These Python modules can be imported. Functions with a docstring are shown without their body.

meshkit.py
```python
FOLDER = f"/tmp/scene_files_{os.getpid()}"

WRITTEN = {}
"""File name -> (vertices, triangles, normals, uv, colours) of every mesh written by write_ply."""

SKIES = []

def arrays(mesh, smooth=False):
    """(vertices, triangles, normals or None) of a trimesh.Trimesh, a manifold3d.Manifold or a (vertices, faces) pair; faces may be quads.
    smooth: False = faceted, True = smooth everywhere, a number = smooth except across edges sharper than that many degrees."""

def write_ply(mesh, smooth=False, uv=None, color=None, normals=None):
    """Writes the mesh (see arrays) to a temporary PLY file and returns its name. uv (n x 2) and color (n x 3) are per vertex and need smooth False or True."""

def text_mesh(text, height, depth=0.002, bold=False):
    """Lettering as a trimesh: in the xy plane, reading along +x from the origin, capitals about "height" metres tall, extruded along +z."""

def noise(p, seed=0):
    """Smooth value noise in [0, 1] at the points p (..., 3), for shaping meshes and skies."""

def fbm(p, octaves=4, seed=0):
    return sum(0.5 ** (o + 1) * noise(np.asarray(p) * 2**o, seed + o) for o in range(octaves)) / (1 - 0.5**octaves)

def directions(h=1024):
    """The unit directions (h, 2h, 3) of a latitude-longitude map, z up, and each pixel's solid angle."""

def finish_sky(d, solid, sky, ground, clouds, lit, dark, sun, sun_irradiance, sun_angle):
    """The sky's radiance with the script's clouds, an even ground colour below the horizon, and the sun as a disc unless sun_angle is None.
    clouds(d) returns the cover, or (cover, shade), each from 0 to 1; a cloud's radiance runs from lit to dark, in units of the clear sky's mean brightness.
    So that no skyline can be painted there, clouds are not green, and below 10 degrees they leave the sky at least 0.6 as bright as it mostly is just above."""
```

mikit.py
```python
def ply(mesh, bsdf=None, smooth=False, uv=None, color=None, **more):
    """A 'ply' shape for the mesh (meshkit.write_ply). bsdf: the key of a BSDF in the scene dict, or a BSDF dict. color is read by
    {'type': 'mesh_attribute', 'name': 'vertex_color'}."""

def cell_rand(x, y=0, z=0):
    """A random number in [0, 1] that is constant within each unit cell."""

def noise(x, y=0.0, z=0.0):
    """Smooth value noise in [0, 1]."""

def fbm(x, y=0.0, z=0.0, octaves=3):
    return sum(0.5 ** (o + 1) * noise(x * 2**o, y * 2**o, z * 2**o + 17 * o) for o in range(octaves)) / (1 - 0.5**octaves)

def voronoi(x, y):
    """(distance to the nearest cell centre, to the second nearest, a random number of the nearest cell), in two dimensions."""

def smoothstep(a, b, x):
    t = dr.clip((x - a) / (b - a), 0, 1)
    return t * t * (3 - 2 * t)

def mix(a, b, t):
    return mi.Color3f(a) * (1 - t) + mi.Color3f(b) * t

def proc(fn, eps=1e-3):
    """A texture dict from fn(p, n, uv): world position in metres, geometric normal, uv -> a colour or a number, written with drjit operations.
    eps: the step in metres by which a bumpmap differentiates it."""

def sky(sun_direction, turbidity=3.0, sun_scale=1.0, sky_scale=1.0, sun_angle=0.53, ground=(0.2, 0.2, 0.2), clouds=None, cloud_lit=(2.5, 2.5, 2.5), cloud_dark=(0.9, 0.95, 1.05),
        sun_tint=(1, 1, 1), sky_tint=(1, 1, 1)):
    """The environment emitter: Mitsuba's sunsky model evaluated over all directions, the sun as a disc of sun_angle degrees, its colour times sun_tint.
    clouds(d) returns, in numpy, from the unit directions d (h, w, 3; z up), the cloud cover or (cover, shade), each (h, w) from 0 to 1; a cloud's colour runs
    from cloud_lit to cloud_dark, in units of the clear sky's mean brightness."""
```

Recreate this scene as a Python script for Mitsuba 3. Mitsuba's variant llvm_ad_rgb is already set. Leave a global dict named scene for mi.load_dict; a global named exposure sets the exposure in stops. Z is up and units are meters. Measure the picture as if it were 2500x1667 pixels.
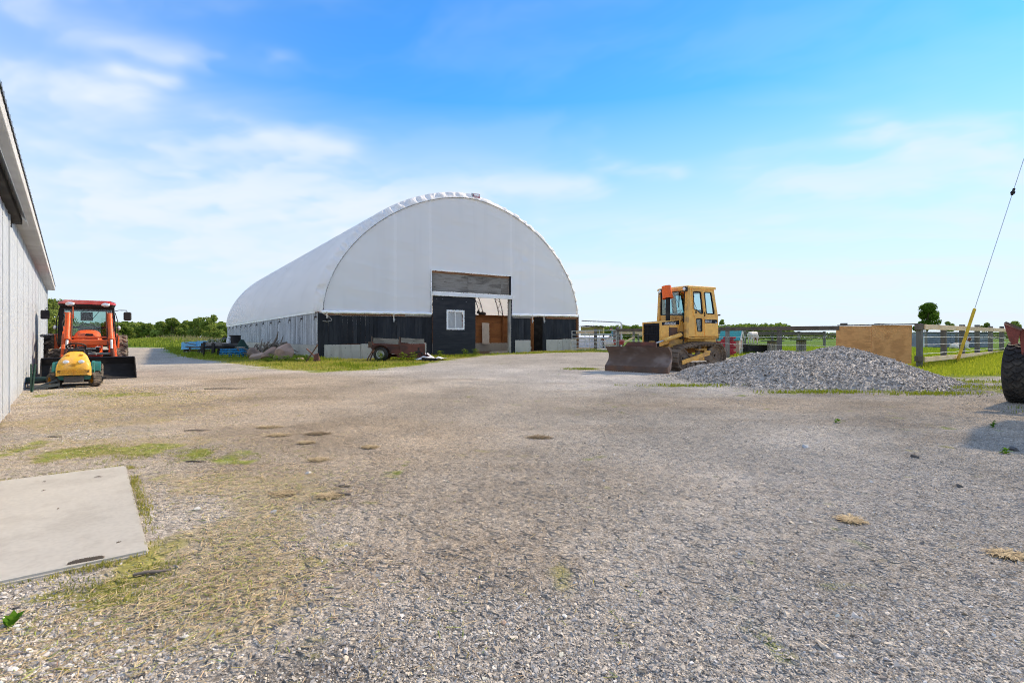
import math, random
import numpy as np, trimesh, shapely
import shapely.geometry as sg
import manifold3d as m3
import drjit as dr
import mitsuba as mi
import mikit, meshkit
from mikit import noise, fbm, voronoi, smoothstep, mix, cell_rand

# ------------------------------------------------------------------ camera, sky, exposure
T4 = mi.ScalarTransform4f
scene, labels = {"type": "scene"}, {}
scene["camera"] = {"type": "perspective", "fov": 88.64, "fov_axis": "x", "near_clip": 0.05, "far_clip": 6000.0,
                   "principal_point_offset_y": 0.0051,
                   "to_world": T4().look_at(origin=[0, 0, 1.15], target=[0, 10, 1.15], up=[0, 0, 1])}
exposure = 2.36
SUN_AZ, SUN_EL = math.radians(55), math.radians(37)
SUN = [math.sin(SUN_AZ) * math.cos(SUN_EL), math.cos(SUN_AZ) * math.cos(SUN_EL), math.sin(SUN_EL)]


# streaks of thin cloud: from azimuth, elevation to azimuth, elevation, half width (degrees), density
WISPS = [(-44.3, 11.5, -14.0, 12.5, 3.0, 0.6), (-44.3, 8.0, 0.0, 8.5, 2.0, 0.4), (-30.0, 20.5, -18.0, 19.5, 1.0, 0.5), (-44.3, 24.3, -24.0, 25.2, 1.5, 0.5), (-44.3, 20.7, -36.3, 21.4, 2.0, 0.75), (-36.8, 22.9, -33.0, 22.8, 0.7, 0.9), (-44.3, 17.8, -21.6, 18.8, 2.6, 0.45), (-43.1, 14.5, -8.3, 14.1, 3.2, 0.5), (-3.6, 16.0, 7.8, 15.9, 1.4, 0.5), (34.4, 18.8, 37.8, 17.0, 1.3, 0.7), (25.1, 16.2, 44.3, 12.0, 2.6, 0.45), (9.6, 18.4, 17.3, 17.4, 1.0, 0.4), (3.5, 12.9, 27.4, 11.3, 1.0, 0.45), (41.7, 16.8, 44.3, 14.8, 1.5, 0.5)]


def clouds(d):
    el = np.degrees(np.arcsin(np.clip(d[..., 2], 0, 1)))
    az = np.degrees(np.arctan2(d[..., 0], d[..., 1]))
    k = 1.0 / (d[..., 2] + 0.12)
    q = np.stack([d[..., 0] * k, d[..., 1] * k, 0 * k], -1)
    warp = meshkit.fbm(q * 0.8 + 5.0, 3, 3) - 0.5
    warp2 = meshkit.fbm(q * 3.1 + 1.0, 4, 7) - 0.5
    a = np.radians(-24)
    s = np.stack([q[..., 0] * math.cos(a) + q[..., 1] * math.sin(a), -q[..., 0] * math.sin(a) + q[..., 1] * math.cos(a), 0 * k], -1)
    s = s + warp[..., None] * 0.6 + warp2[..., None] * 0.16
    streak = meshkit.fbm(s * [0.5, 2.4, 1], 6, 11)
    fine = meshkit.fbm(s * [2.2, 7.5, 1] + warp2[..., None] * 1.1, 6, 41)
    puff = meshkit.fbm(q * [1.1, 2.0, 1] + warp[..., None] * 1.0 + warp2[..., None] * 0.4, 6, 23)
    ss = lambda a, b, x: np.clip((x - a) / (b - a), 0, 1) ** 2 * (3 - 2 * np.clip((x - a) / (b - a), 0, 1))
    clear = ss(100, 30, np.abs(az - 24)) * ss(3, 17, el) * ss(75, 48, el)         # thinner over the view; fuller cloud elsewhere is added to whiten fill light
    fill_veil = 1 - clear
    cover = 0.93 * np.clip(1 - el / 24.0, 0, 1) ** 0.85
    cover = cover + (1 - cover) * (0.75 * ss(0.47, 0.70, streak) * (0.10 + 0.90 * fill_veil))
    cover = cover + (1 - cover) * (0.70 * ss(0.46, 0.66, 0.7 * puff + 0.3 * fine) * (0.12 + 0.88 * fill_veil))
    cover = cover + (1 - cover) * 0.50 * fill_veil ** 1.3
    for a0, e0, a1, e1, wd, st in WISPS:
        dx, dy = a1 - a0, e1 - e0
        fray = 5.0 * warp + 3.0 * warp2
        t = np.clip(((az - a0) * dx + (el - e0) * dy) / (dx * dx + dy * dy), 0, 1)
        r = np.hypot((az - a0 - t * dx) * 0.6, el - e0 - t * dy + fray * 0.45) / (wd * (0.45 + 1.1 * puff))
        cover = cover + (1 - cover) * min(1.0, st * 1.25) * np.exp(-r ** 2 * 1.1) * (0.12 + 1.0 * ss(0.36, 0.66, 0.55 * puff + 0.35 * fine + 0.10 * streak + 0.5 * warp2))
    return np.clip(cover, 0, 1), np.zeros_like(cover)


scene["sky"] = mikit.sky(SUN, turbidity=1.6, sun_scale=0.80, sun_angle=1.6, clouds=clouds, cloud_lit=(1.74, 1.91, 2.08), cloud_dark=(1.2, 1.3, 1.4),
                         sky_tint=(0.44, 1.10, 1.62), sun_tint=(1.0, 0.98, 0.95), ground=(0.2, 0.2, 0.19))

# ------------------------------------------------------------------ helpers
rng = np.random.default_rng(7)
PAL, PALD = {}, []
used = {}


def pal(name, c, dirt=None, amount=0.0, scale=3.0):
    if name not in PAL:
        PAL[name] = len(PALD)
        PALD.append([*c, *(dirt or c), amount, scale])
    return name


def numbered(key):
    n = used.get(key, 0)
    used[key] = n + 1
    return key if n == 0 else f"{key}_{n:03d}"


def rotz(a):
    c, s = math.cos(a), math.sin(a)
    m = np.eye(4)
    m[:2, :2] = [[c, -s], [s, c]]
    return m


def trans(x, y, z):
    m = np.eye(4)
    m[:3, 3] = [x, y, z]
    return m


def frame(o, ex, ey):
    """A frame at o whose x axis is ex and whose y axis is ey (both in the ground plane unless given with z)."""
    ex = np.array([*ex, 0.0][:3], float)
    ey = np.array([*ey, 0.0][:3], float)
    ex /= np.linalg.norm(ex)
    ez = np.cross(ex, ey)
    ez /= np.linalg.norm(ez)
    m = np.eye(4)
    m[:3, 0], m[:3, 1], m[:3, 2], m[:3, 3] = ex, np.cross(ez, ex), ez, [*o, 0.0][:3]
    return m


def euler(rx=0, ry=0, rz=0):
    return trimesh.transformations.euler_matrix(rx, ry, rz)


class MB:
    """Collects pieces into one mesh."""

    def __init__(self):
        self.v, self.f, self.n = [], [], 0

    def raw(self, v, f, m=None):
        v, f = np.asarray(v, float), np.asarray(f, int)
        if f.shape[1] == 4:
            f = np.vstack([f[:, [0, 1, 2]], f[:, [0, 2, 3]]])
        if m is not None:
            v = v @ m[:3, :3].T + m[:3, 3]
            if np.linalg.det(m[:3, :3]) < 0:
                f = f[:, ::-1]
        self.v.append(v)
        self.f.append(f + self.n)
        self.n += len(v)
        return self

    def mesh(self, t, m=None):
        if hasattr(t, "to_mesh"):
            q = t.to_mesh()
            return self.raw(q.vert_properties[:, :3], q.tri_verts, m)
        return self.raw(t.vertices, t.faces, m)

    def box(self, c, s, m=None, ch=0.0):
        c, s = np.array(c, float), np.array(s, float) / 2
        if ch:
            pts = []
            for k in range(3):
                for sx in (-1, 1):
                    for sy in (-1, 1):
                        for sz in (-1, 1):
                            q = s - ch
                            q = q.copy()
                            q[k] = s[k]
                            pts.append(q * [sx, sy, sz])
            h = trimesh.convex.convex_hull(np.array(pts) + c)
            return self.mesh(h, m)
        v = np.array([[x, y, z] for x in (-1, 1) for y in (-1, 1) for z in (-1, 1)], float) * s + c
        f = [[0, 1, 3], [0, 3, 2], [4, 6, 7], [4, 7, 5], [0, 4, 5], [0, 5, 1], [2, 3, 7], [2, 7, 6], [0, 2, 6], [0, 6, 4], [1, 5, 7], [1, 7, 3]]
        return self.raw(v, f, m)

    def beam(self, p0, p1, w, h, up=(0, 0, 1), ch=0.0):
        """A bar from p0 to p1, w wide across and h along up."""
        p0, p1 = np.array(p0, float), np.array(p1, float)
        d = p1 - p0
        L = np.linalg.norm(d)
        d /= L
        up = np.array(up, float)
        if abs(d @ up) > 0.99:
            up = np.array([0, 1.0, 0])
        s = np.cross(d, up)
        s /= np.linalg.norm(s)
        m = np.eye(4)
        m[:3, 0], m[:3, 1], m[:3, 2], m[:3, 3] = d, -s, np.cross(s, d), (p0 + p1) / 2
        return self.box((0, 0, 0), (L, w, h), m, ch)

    def cyl(self, p0, p1, r0, r1=None, n=14, cap=True):
        r1 = r0 if r1 is None else r1
        p0, p1 = np.array(p0, float), np.array(p1, float)
        d = (p1 - p0) / np.linalg.norm(p1 - p0)
        a = np.cross(d, [0, 0, 1] if abs(d[2]) < 0.9 else [1, 0, 0])
        a /= np.linalg.norm(a)
        b = np.cross(d, a)
        t = np.arange(n) * 2 * np.pi / n
        ring = np.cos(t)[:, None] * a + np.sin(t)[:, None] * b
        v = [p0 + ring * r0, p1 + ring * r1]
        i = np.arange(n)
        j = (i + 1) % n
        f = [np.stack([i, j, j + n], 1), np.stack([i, j + n, i + n], 1)]
        if cap:
            v += [[p0], [p1]]
            f += [np.stack([j, i, i * 0 + 2 * n], 1), np.stack([i + n, j + n, i * 0 + 2 * n + 1], 1)]
        return self.raw(np.vstack(v), np.vstack(f))

    def tube(self, pts, r, n=8):
        pts = np.array(pts, float)
        r = np.broadcast_to(r, len(pts))
        d = np.gradient(pts, axis=0)
        d /= np.linalg.norm(d, axis=1, keepdims=True) + 1e-12
        a = np.cross(d[0], [0, 0, 1] if abs(d[0][2]) < 0.9 else [1, 0, 0])
        t = np.arange(n) * 2 * np.pi / n
        v = []
        for k in range(len(pts)):
            a = a - d[k] * (a @ d[k])
            a /= np.linalg.norm(a) + 1e-12
            b = np.cross(d[k], a)
            v.append(pts[k] + (np.cos(t)[:, None] * a + np.sin(t)[:, None] * b) * r[k])
        i = np.arange(n)
        j = (i + 1) % n
        f = []
        for k in range(len(pts) - 1):
            o = k * n
            f += [np.stack([i + o, j + o, j + o + n], 1), np.stack([i + o, j + o + n, i + o + n], 1)]
        e = len(pts) * n
        v += [pts[:1], pts[-1:]]
        f += [np.stack([j, i, i * 0 + e], 1), np.stack([i + e - n, j + e - n, i * 0 + e + 1], 1)]
        return self.raw(np.vstack(v), np.vstack(f))

    def ext(self, poly, depth, m=None):
        """A shapely polygon (or point list) in xy, extruded along z by depth, then placed by m."""
        if not hasattr(poly, "geom_type"):
            poly = sg.Polygon(poly)
        for g in getattr(poly, "geoms", [poly]):
            self.mesh(trimesh.creation.extrude_polygon(g, depth, engine="earcut"), m)
        return self

    def lathe(self, prof, n=24, m=None):
        """prof: (radius, height) pairs turned round z."""
        prof = np.array(prof, float)
        t = np.arange(n) * 2 * np.pi / n
        v = np.stack([prof[:, 0][:, None] * np.cos(t), prof[:, 0][:, None] * np.sin(t), np.repeat(prof[:, 1][:, None], n, 1)], -1).reshape(-1, 3)
        i = np.arange(n)
        j = (i + 1) % n
        f = []
        for k in range(len(prof) - 1):
            o = k * n
            f += [np.stack([i + o, j + o, j + o + n], 1), np.stack([i + o, j + o + n, i + o + n], 1)]
        return self.raw(v, np.vstack(f), m)

    def hull(self, pts, m=None):
        return self.mesh(trimesh.convex.convex_hull(np.array(pts, float)), m)

    def ball(self, c, r, sub=2):
        s = trimesh.creation.icosphere(sub)
        s.vertices = s.vertices * np.array(r) + np.array(c)
        return self.mesh(s)

    def get(self):
        return np.vstack(self.v), np.vstack(self.f)


def capsule_body(bones, res=0.03, passes=10):
    """One continuous surface: hulls of the spheres at the two ends of each bone (p0, r0, p1, r1), joined, refined and smoothed."""
    man = None
    for p0, r0, p1, r1 in bones:
        a = m3.Manifold.sphere(1.0, 16).scale([r0] * 3 if np.isscalar(r0) else list(r0)).translate(list(map(float, p0)))
        b = m3.Manifold.sphere(1.0, 16).scale([r1] * 3 if np.isscalar(r1) else list(r1)).translate(list(map(float, p1)))
        h = m3.Manifold.batch_hull([a, b])
        man = h if man is None else man + h
    q = man.refine_to_length(res).to_mesh()
    t = trimesh.Trimesh(q.vert_properties[:, :3], q.tri_verts)
    trimesh.smoothing.filter_taubin(t, iterations=passes)
    return t


def emit(key, mesh, mat, color=None, smooth=False, m=None, rnd=None, vcol=None):
    v, f = mesh.get() if isinstance(mesh, MB) else (np.array(mesh.vertices), np.array(mesh.faces)) if hasattr(mesh, "vertices") else mesh
    v = np.asarray(v, float)
    if m is not None:
        v = v @ m[:3, :3].T + m[:3, 3]
        if np.linalg.det(m[:3, :3]) < 0:
            f = np.asarray(f)[:, ::-1]
    t = trimesh.Trimesh(v, f, process=False)
    flat = smooth is False
    if not flat and smooth is not True:
        t.merge_vertices(digits_vertex=5)
        t = trimesh.graph.smooth_shade(t, angle=math.radians(smooth), facet_minarea=None)
    kw = {}
    if color is not None:
        r = rng.random() if rnd is None else rnd
        kw["uv"] = np.tile([PAL[color], r], (len(t.vertices), 1))
    if vcol is not None:
        kw["color"] = vcol
    scene[key] = mikit.ply(t, mat, smooth=not flat, **kw)


class Thing:
    def __init__(self, base, label, cat, m=None, group=None, kind=None):
        self.key = numbered(base)
        self.m = np.eye(4) if m is None else m
        labels[self.key] = {"label": label, "category": cat}
        if group:
            labels[self.key]["group"] = group
        if kind:
            labels[self.key]["kind"] = kind

    def part(self, name, mesh, mat, color=None, smooth=False, parent=None, label=None, rnd=None, vcol=None, stuff=False):
        key = numbered(f"{parent or self.key}__{name}")
        emit(key, mesh, mat, color, smooth, self.m, rnd, vcol)
        if label or stuff:
            labels[key] = {}
            if label:
                labels[key]["label"] = label
            if stuff:
                labels[key]["kind"] = "stuff"
        return key


def single(base, label, cat, mesh, mat, color=None, smooth=False, m=None, group=None, kind=None, rnd=None, vcol=None):
    key = numbered(base)
    emit(key, mesh, mat, color, smooth, m, rnd, vcol)
    labels[key] = {"label": label}
    if cat:
        labels[key]["category"] = cat
    if group:
        labels[key]["group"] = group
    if kind:
        labels[key]["kind"] = kind
    return key


def sstep(a, b, x):
    t = np.clip((np.asarray(x, float) - a) / (b - a), 0, 1)
    return t * t * (3 - 2 * t)


def gz(x, y):
    """Height of the ground."""
    x, y = np.asarray(x, float), np.asarray(y, float)
    z = 0.25 * sstep(21, 36, y) * sstep(-9, 4, x)
    p = np.stack([x, y, 0 * x + 0 * y], -1)
    und = 0.10 * (meshkit.fbm(p / 5.0, 3, 5) - 0.5) * sstep(1.5, 6, np.hypot(x, y)) * (1 - 0.6 * sstep(20, 30, y))
    far = 0.5 * (meshkit.fbm(p / 60.0, 2, 9) - 0.5) * sstep(60, 160, np.hypot(x, y))
    return z + und * 0.5 + far


def at(px, py, d):
    """The point at distance d along the y axis that a sight line through the survey reading (px, py) meets."""
    return np.array([(px - 1250) / 1280 * d, d, 1.15 + (825 - py) / 1280 * d])


# ------------------------------------------------------------------ materials
def pget(uv):
    i = mi.UInt32(uv.x + 0.5)
    cols = np.array(PALD, np.float32).T
    g = [dr.gather(mi.Float, mi.Float(np.ascontiguousarray(c)), i) for c in cols]
    return mi.Color3f(g[0], g[1], g[2]), mi.Color3f(g[3], g[4], g[5]), g[6], g[7]


def paint_fn(p, n, uv):
    c, d, a, s = pget(uv)
    q = fbm(p.x * s, p.y * s, p.z * s, 3)
    t = smoothstep(0.40, 0.72, q) * a
    fine = noise(p.x * s * 4, p.y * s * 4, p.z * s * 4)
    return mix(c, d, t) * (0.92 + 0.14 * fine) * (0.86 + 0.28 * uv.y)


def wood_v_fn(p, n, uv):
    c, d, a, s = pget(uv)
    h = p.x * 0.8 + p.y * 0.6
    o = uv.y * 37.0
    s = s / 3.0
    g = fbm(p.x * 38 * s + o, p.y * 38 * s, p.z * 1.3 + o, 3)
    b = fbm(p.x * 3 + o, p.y * 3, p.z * 1.1, 3)
    t = dr.clip(smoothstep(0.38, 0.75, g) * 0.6 + smoothstep(0.45, 0.7, b) * 0.6, 0, 1) * a
    return mix(c, d, t) * (0.72 + 0.56 * uv.y) * (0.88 + 0.24 * g)


def wood_h_fn(p, n, uv):
    c, d, a, s = pget(uv)
    o = uv.y * 37.0
    h = p.x * 0.75 + p.y * 0.66
    g = fbm(h * 1.4 + o, p.z * 42, (p.x - p.y) * 3 + o, 3)
    b = fbm(h * 1.2 + o, p.z * 5, (p.x - p.y) * 2, 3)
    k = smoothstep(0.80, 0.9, noise(h * 4.5 + o, p.z * 9, 3.7))
    t = dr.clip(smoothstep(0.38, 0.75, g) * 0.6 + smoothstep(0.45, 0.7, b) * 0.6 + k, 0, 1) * a
    return mix(c, d, t) * (0.78 + 0.44 * uv.y) * (0.88 + 0.24 * g)


def two(b):
    return {"type": "twosided", "bsdf": b}


scene["matte"] = two({"type": "principled", "base_color": mikit.proc(paint_fn), "roughness": 0.75, "specular": 0.3})
scene["gloss"] = two({"type": "principled", "base_color": mikit.proc(paint_fn), "roughness": 0.46, "specular": 0.45})
scene["steel"] = two({"type": "principled", "base_color": mikit.proc(paint_fn), "roughness": 0.38, "metallic": 0.75})
scene["wood_upright"] = two({"type": "principled", "base_color": mikit.proc(wood_v_fn), "roughness": 0.85, "specular": 0.2})
scene["wood_level"] = two({"type": "principled", "base_color": mikit.proc(wood_h_fn), "roughness": 0.85, "specular": 0.2})
scene["pebble"] = two({"type": "diffuse", "reflectance": {"type": "mesh_attribute", "name": "vertex_color"}})
scene["leaf"] = {"type": "principledthin", "base_color": {"type": "mesh_attribute", "name": "vertex_color"}, "roughness": 0.6, "diff_trans": 0.75, "eta": 1.3}
scene["coat"] = two({"type": "principled", "base_color": {"type": "mesh_attribute", "name": "vertex_color"}, "roughness": 0.8, "specular": 0.2})
scene["window_glass"] = {"type": "thindielectric", "int_ior": 1.5}
scene["lamp_glass"] = two({"type": "principled", "base_color": {"type": "rgb", "value": [0.75, 0.77, 0.78]}, "roughness": 0.12, "metallic": 0.55})
scene["tinted_pane"] = {"type": "thindielectric", "int_ior": 1.5, "specular_transmittance": {"type": "rgb", "value": [0.66, 0.82, 0.84]}}
scene["tinted_glass"] = {"type": "thindielectric", "int_ior": 1.5, "specular_transmittance": {"type": "rgb", "value": [0.55, 0.72, 0.68]}}


def fabric_fn(p, n, uv):
    seam = fbm(p.x * 0.35, p.y * 0.35, p.z * 0.5, 3)
    lx, ly = (p.x + 9.92) * 0.828 + (p.y - 26.8) * 0.5606, (p.x + 9.92) * -0.5606 + (p.y - 26.8) * 0.828
    near = dr.abs(lx - 4.15)
    for x in (6.28, 11.92, 13.75):
        near = dr.minimum(near, dr.abs(lx - x))
    lap = dr.select((near < 0.085) & (dr.abs(ly) < 0.2), mi.Float(0.05), mi.Float(0.0))      # welded overlaps of the gable's widths
    streak = smoothstep(0.52, 0.75, fbm(lx * 3.0, p.z * 0.22, ly * 0.6, 3)) * 0.03
    return mi.Color3f(0.93, 0.94, 0.955) * (0.93 + 0.09 * seam + lap - streak)


scene["fabric"] = {"type": "principledthin", "base_color": mikit.proc(fabric_fn), "roughness": 0.5, "diff_trans": 0.55, "eta": 1.35}
scene["film"] = {"type": "principledthin", "base_color": {"type": "rgb", "value": [0.42, 0.46, 0.50]}, "roughness": 0.3, "diff_trans": 0.7, "eta": 1.4}


def conc_fn(p, n, uv):
    c, d, a, s = pget(uv)
    q = fbm(p.x * 1.3, p.y * 1.3, p.z * 1.3, 4)
    f = noise(p.x * 60, p.y * 60, p.z * 60)
    st = fbm(p.x * 7 + 3, p.y * 7, p.z * 0.8, 3)
    pit = smoothstep(0.90, 0.95, noise(p.x * 22, p.y * 22, p.z * 22))
    return mix(c, d, dr.clip(smoothstep(0.5, 0.75, st) * 0.7 + pit, 0, 1) * a) * (0.86 + 0.22 * q) * (0.93 + 0.12 * f)


scene["cement"] = two({"type": "diffuse", "reflectance": mikit.proc(conc_fn)})

pal("guard_grey", (0.13, 0.13, 0.13), (0.2, 0.19, 0.17), 0.6, 12)
pal("shed_trim", (0.40, 0.42, 0.44), (0.3, 0.31, 0.32), 0.5, 1)
pal("black", (0.018, 0.018, 0.020), (0.06, 0.055, 0.05), 0.5, 4)
pal("black_paint", (0.020, 0.023, 0.030), (0.046, 0.048, 0.052), 0.6, 1.0)
pal("rubber", (0.022, 0.022, 0.023), (0.075, 0.068, 0.058), 0.6, 6)
pal("muddy_rubber", (0.05, 0.045, 0.04), (0.26, 0.22, 0.17), 0.95, 8)
pal("grey_barn_board", (0.38, 0.40, 0.43), (0.20, 0.215, 0.24), 0.8, 0.5)
pal("bleached_wood", (0.30, 0.285, 0.26), (0.12, 0.11, 0.10), 0.8)
pal("fence_grey", (0.155, 0.150, 0.145), (0.09, 0.085, 0.08), 0.8)
pal("rail_brown", (0.16, 0.135, 0.115), (0.085, 0.075, 0.068), 0.8)
pal("new_lumber", (0.62, 0.49, 0.34), (0.42, 0.29, 0.17), 0.6)
pal("plywood", (0.64, 0.345, 0.15), (0.38, 0.18, 0.075), 0.7)
pal("header_wood", (0.26, 0.245, 0.225), (0.10, 0.09, 0.08), 0.95)
pal("stained_wood", (0.25, 0.13, 0.07), (0.12, 0.06, 0.035), 0.8)
pal("inner_board", (0.36, 0.16, 0.065), (0.22, 0.09, 0.04), 0.7)
pal("concrete", (0.50, 0.485, 0.445), (0.30, 0.28, 0.25), 0.7)
pal("slab_concrete", (0.46, 0.445, 0.405), (0.36, 0.34, 0.30), 0.5)
pal("white_paint", (0.74, 0.76, 0.78), (0.5, 0.5, 0.48), 0.3, 2)
pal("white_fabric", (0.80, 0.83, 0.86), (0.7, 0.72, 0.74), 0.3, 1)
pal("galvanized", (0.55, 0.57, 0.58), (0.36, 0.37, 0.38), 0.6, 3)
pal("dozer_yellow", (0.84, 0.465, 0.105), (0.52, 0.31, 0.11), 0.35, 3.0)
pal("dozer_yellow_dirty", (0.70, 0.39, 0.09), (0.36, 0.21, 0.085), 0.8, 5.0)
pal("amber", (0.45, 0.215, 0.02), (0.30, 0.15, 0.03), 0.5, 4)
pal("bucket_orange", (0.86, 0.13, 0.008), (0.7, 0.11, 0.01), 0.25, 5)
pal("tractor_orange", (0.70, 0.095, 0.012), (0.44, 0.14, 0.065), 0.55, 3)
pal("tractor_red", (0.34, 0.030, 0.022), (0.45, 0.22, 0.2), 0.5, 3)
pal("mower_yellow", (0.80, 0.42, 0.03), (0.55, 0.34, 0.12), 0.6, 6)
pal("mower_green", (0.012, 0.15, 0.13), (0.05, 0.12, 0.10), 0.5, 6)
pal("rusty_steel", (0.105, 0.075, 0.062), (0.17, 0.085, 0.05), 0.8, 2.6)
pal("blade_steel", (0.125, 0.088, 0.072), (0.30, 0.26, 0.25), 0.6, 2.4)
pal("track_steel", (0.15, 0.115, 0.09), (0.22, 0.18, 0.14), 0.8, 7)
pal("rust_red", (0.155, 0.058, 0.042), (0.07, 0.04, 0.034), 0.9, 3)
pal("machine_red", (0.22, 0.062, 0.050), (0.12, 0.05, 0.04), 0.7, 4)
pal("trailer_blue", (0.16, 0.44, 0.68), (0.10, 0.32, 0.55), 0.5, 2)
pal("sheet_blue", (0.03, 0.26, 0.60), (0.02, 0.18, 0.42), 0.5, 2)
pal("teal_roof", (0.06, 0.33, 0.33), (0.10, 0.28, 0.27), 0.4, 4)
pal("tan_plastic", (0.50, 0.41, 0.33), (0.38, 0.3, 0.24), 0.4, 4)
pal("pale_plastic", (0.66, 0.60, 0.53), (0.5, 0.45, 0.4), 0.4, 4)
pal("red_plastic", (0.34, 0.03, 0.045), (0.22, 0.03, 0.04), 0.5, 6)
pal("olive", (0.19, 0.19, 0.065), (0.12, 0.13, 0.05), 0.5, 1.5)
pal("guard_yellow", (0.72, 0.48, 0.01), (0.45, 0.30, 0.02), 0.6, 4)
pal("dark_green", (0.015, 0.05, 0.04), (0.03, 0.05, 0.04), 0.5, 5)
pal("rock_pink", (0.36, 0.245, 0.19), (0.16, 0.12, 0.10), 0.8, 2.5)
pal("rock_grey", (0.42, 0.31, 0.245), (0.36, 0.30, 0.26), 0.7, 3)
pal("bark", (0.11, 0.085, 0.065), (0.06, 0.05, 0.04), 0.8, 3)
pal("dead_wood", (0.22, 0.19, 0.165), (0.10, 0.085, 0.07), 0.9, 5)
pal("pipe_grey", (0.30, 0.32, 0.34), (0.2, 0.21, 0.22), 0.4, 2)
pal("tarp_grey", (0.60, 0.62, 0.66), (0.45, 0.47, 0.5), 0.5, 4)
pal("corrugated", (0.17, 0.20, 0.25), (0.27, 0.31, 0.37), 0.7, 1.2)
pal("white_metal", (0.66, 0.70, 0.76), (0.40, 0.46, 0.54), 0.6, 1.5)
pal("seat_grey", (0.10, 0.11, 0.12), (0.07, 0.07, 0.07), 0.3, 5)
pal("cab_grey", (0.07, 0.085, 0.09), (0.05, 0.05, 0.05), 0.3, 5)
pal("chrome", (0.62, 0.62, 0.62), (0.5, 0.5, 0.5), 0.3, 5)
pal("decal_black", (0.012, 0.013, 0.02))
pal("decal_white", (0.75, 0.75, 0.73))
pal("red_print", (0.40, 0.05, 0.08))
pal("soil", (0.17, 0.125, 0.09), (0.09, 0.065, 0.05), 0.8, 9)
pal("hose", (0.25, 0.25, 0.24))
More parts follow.
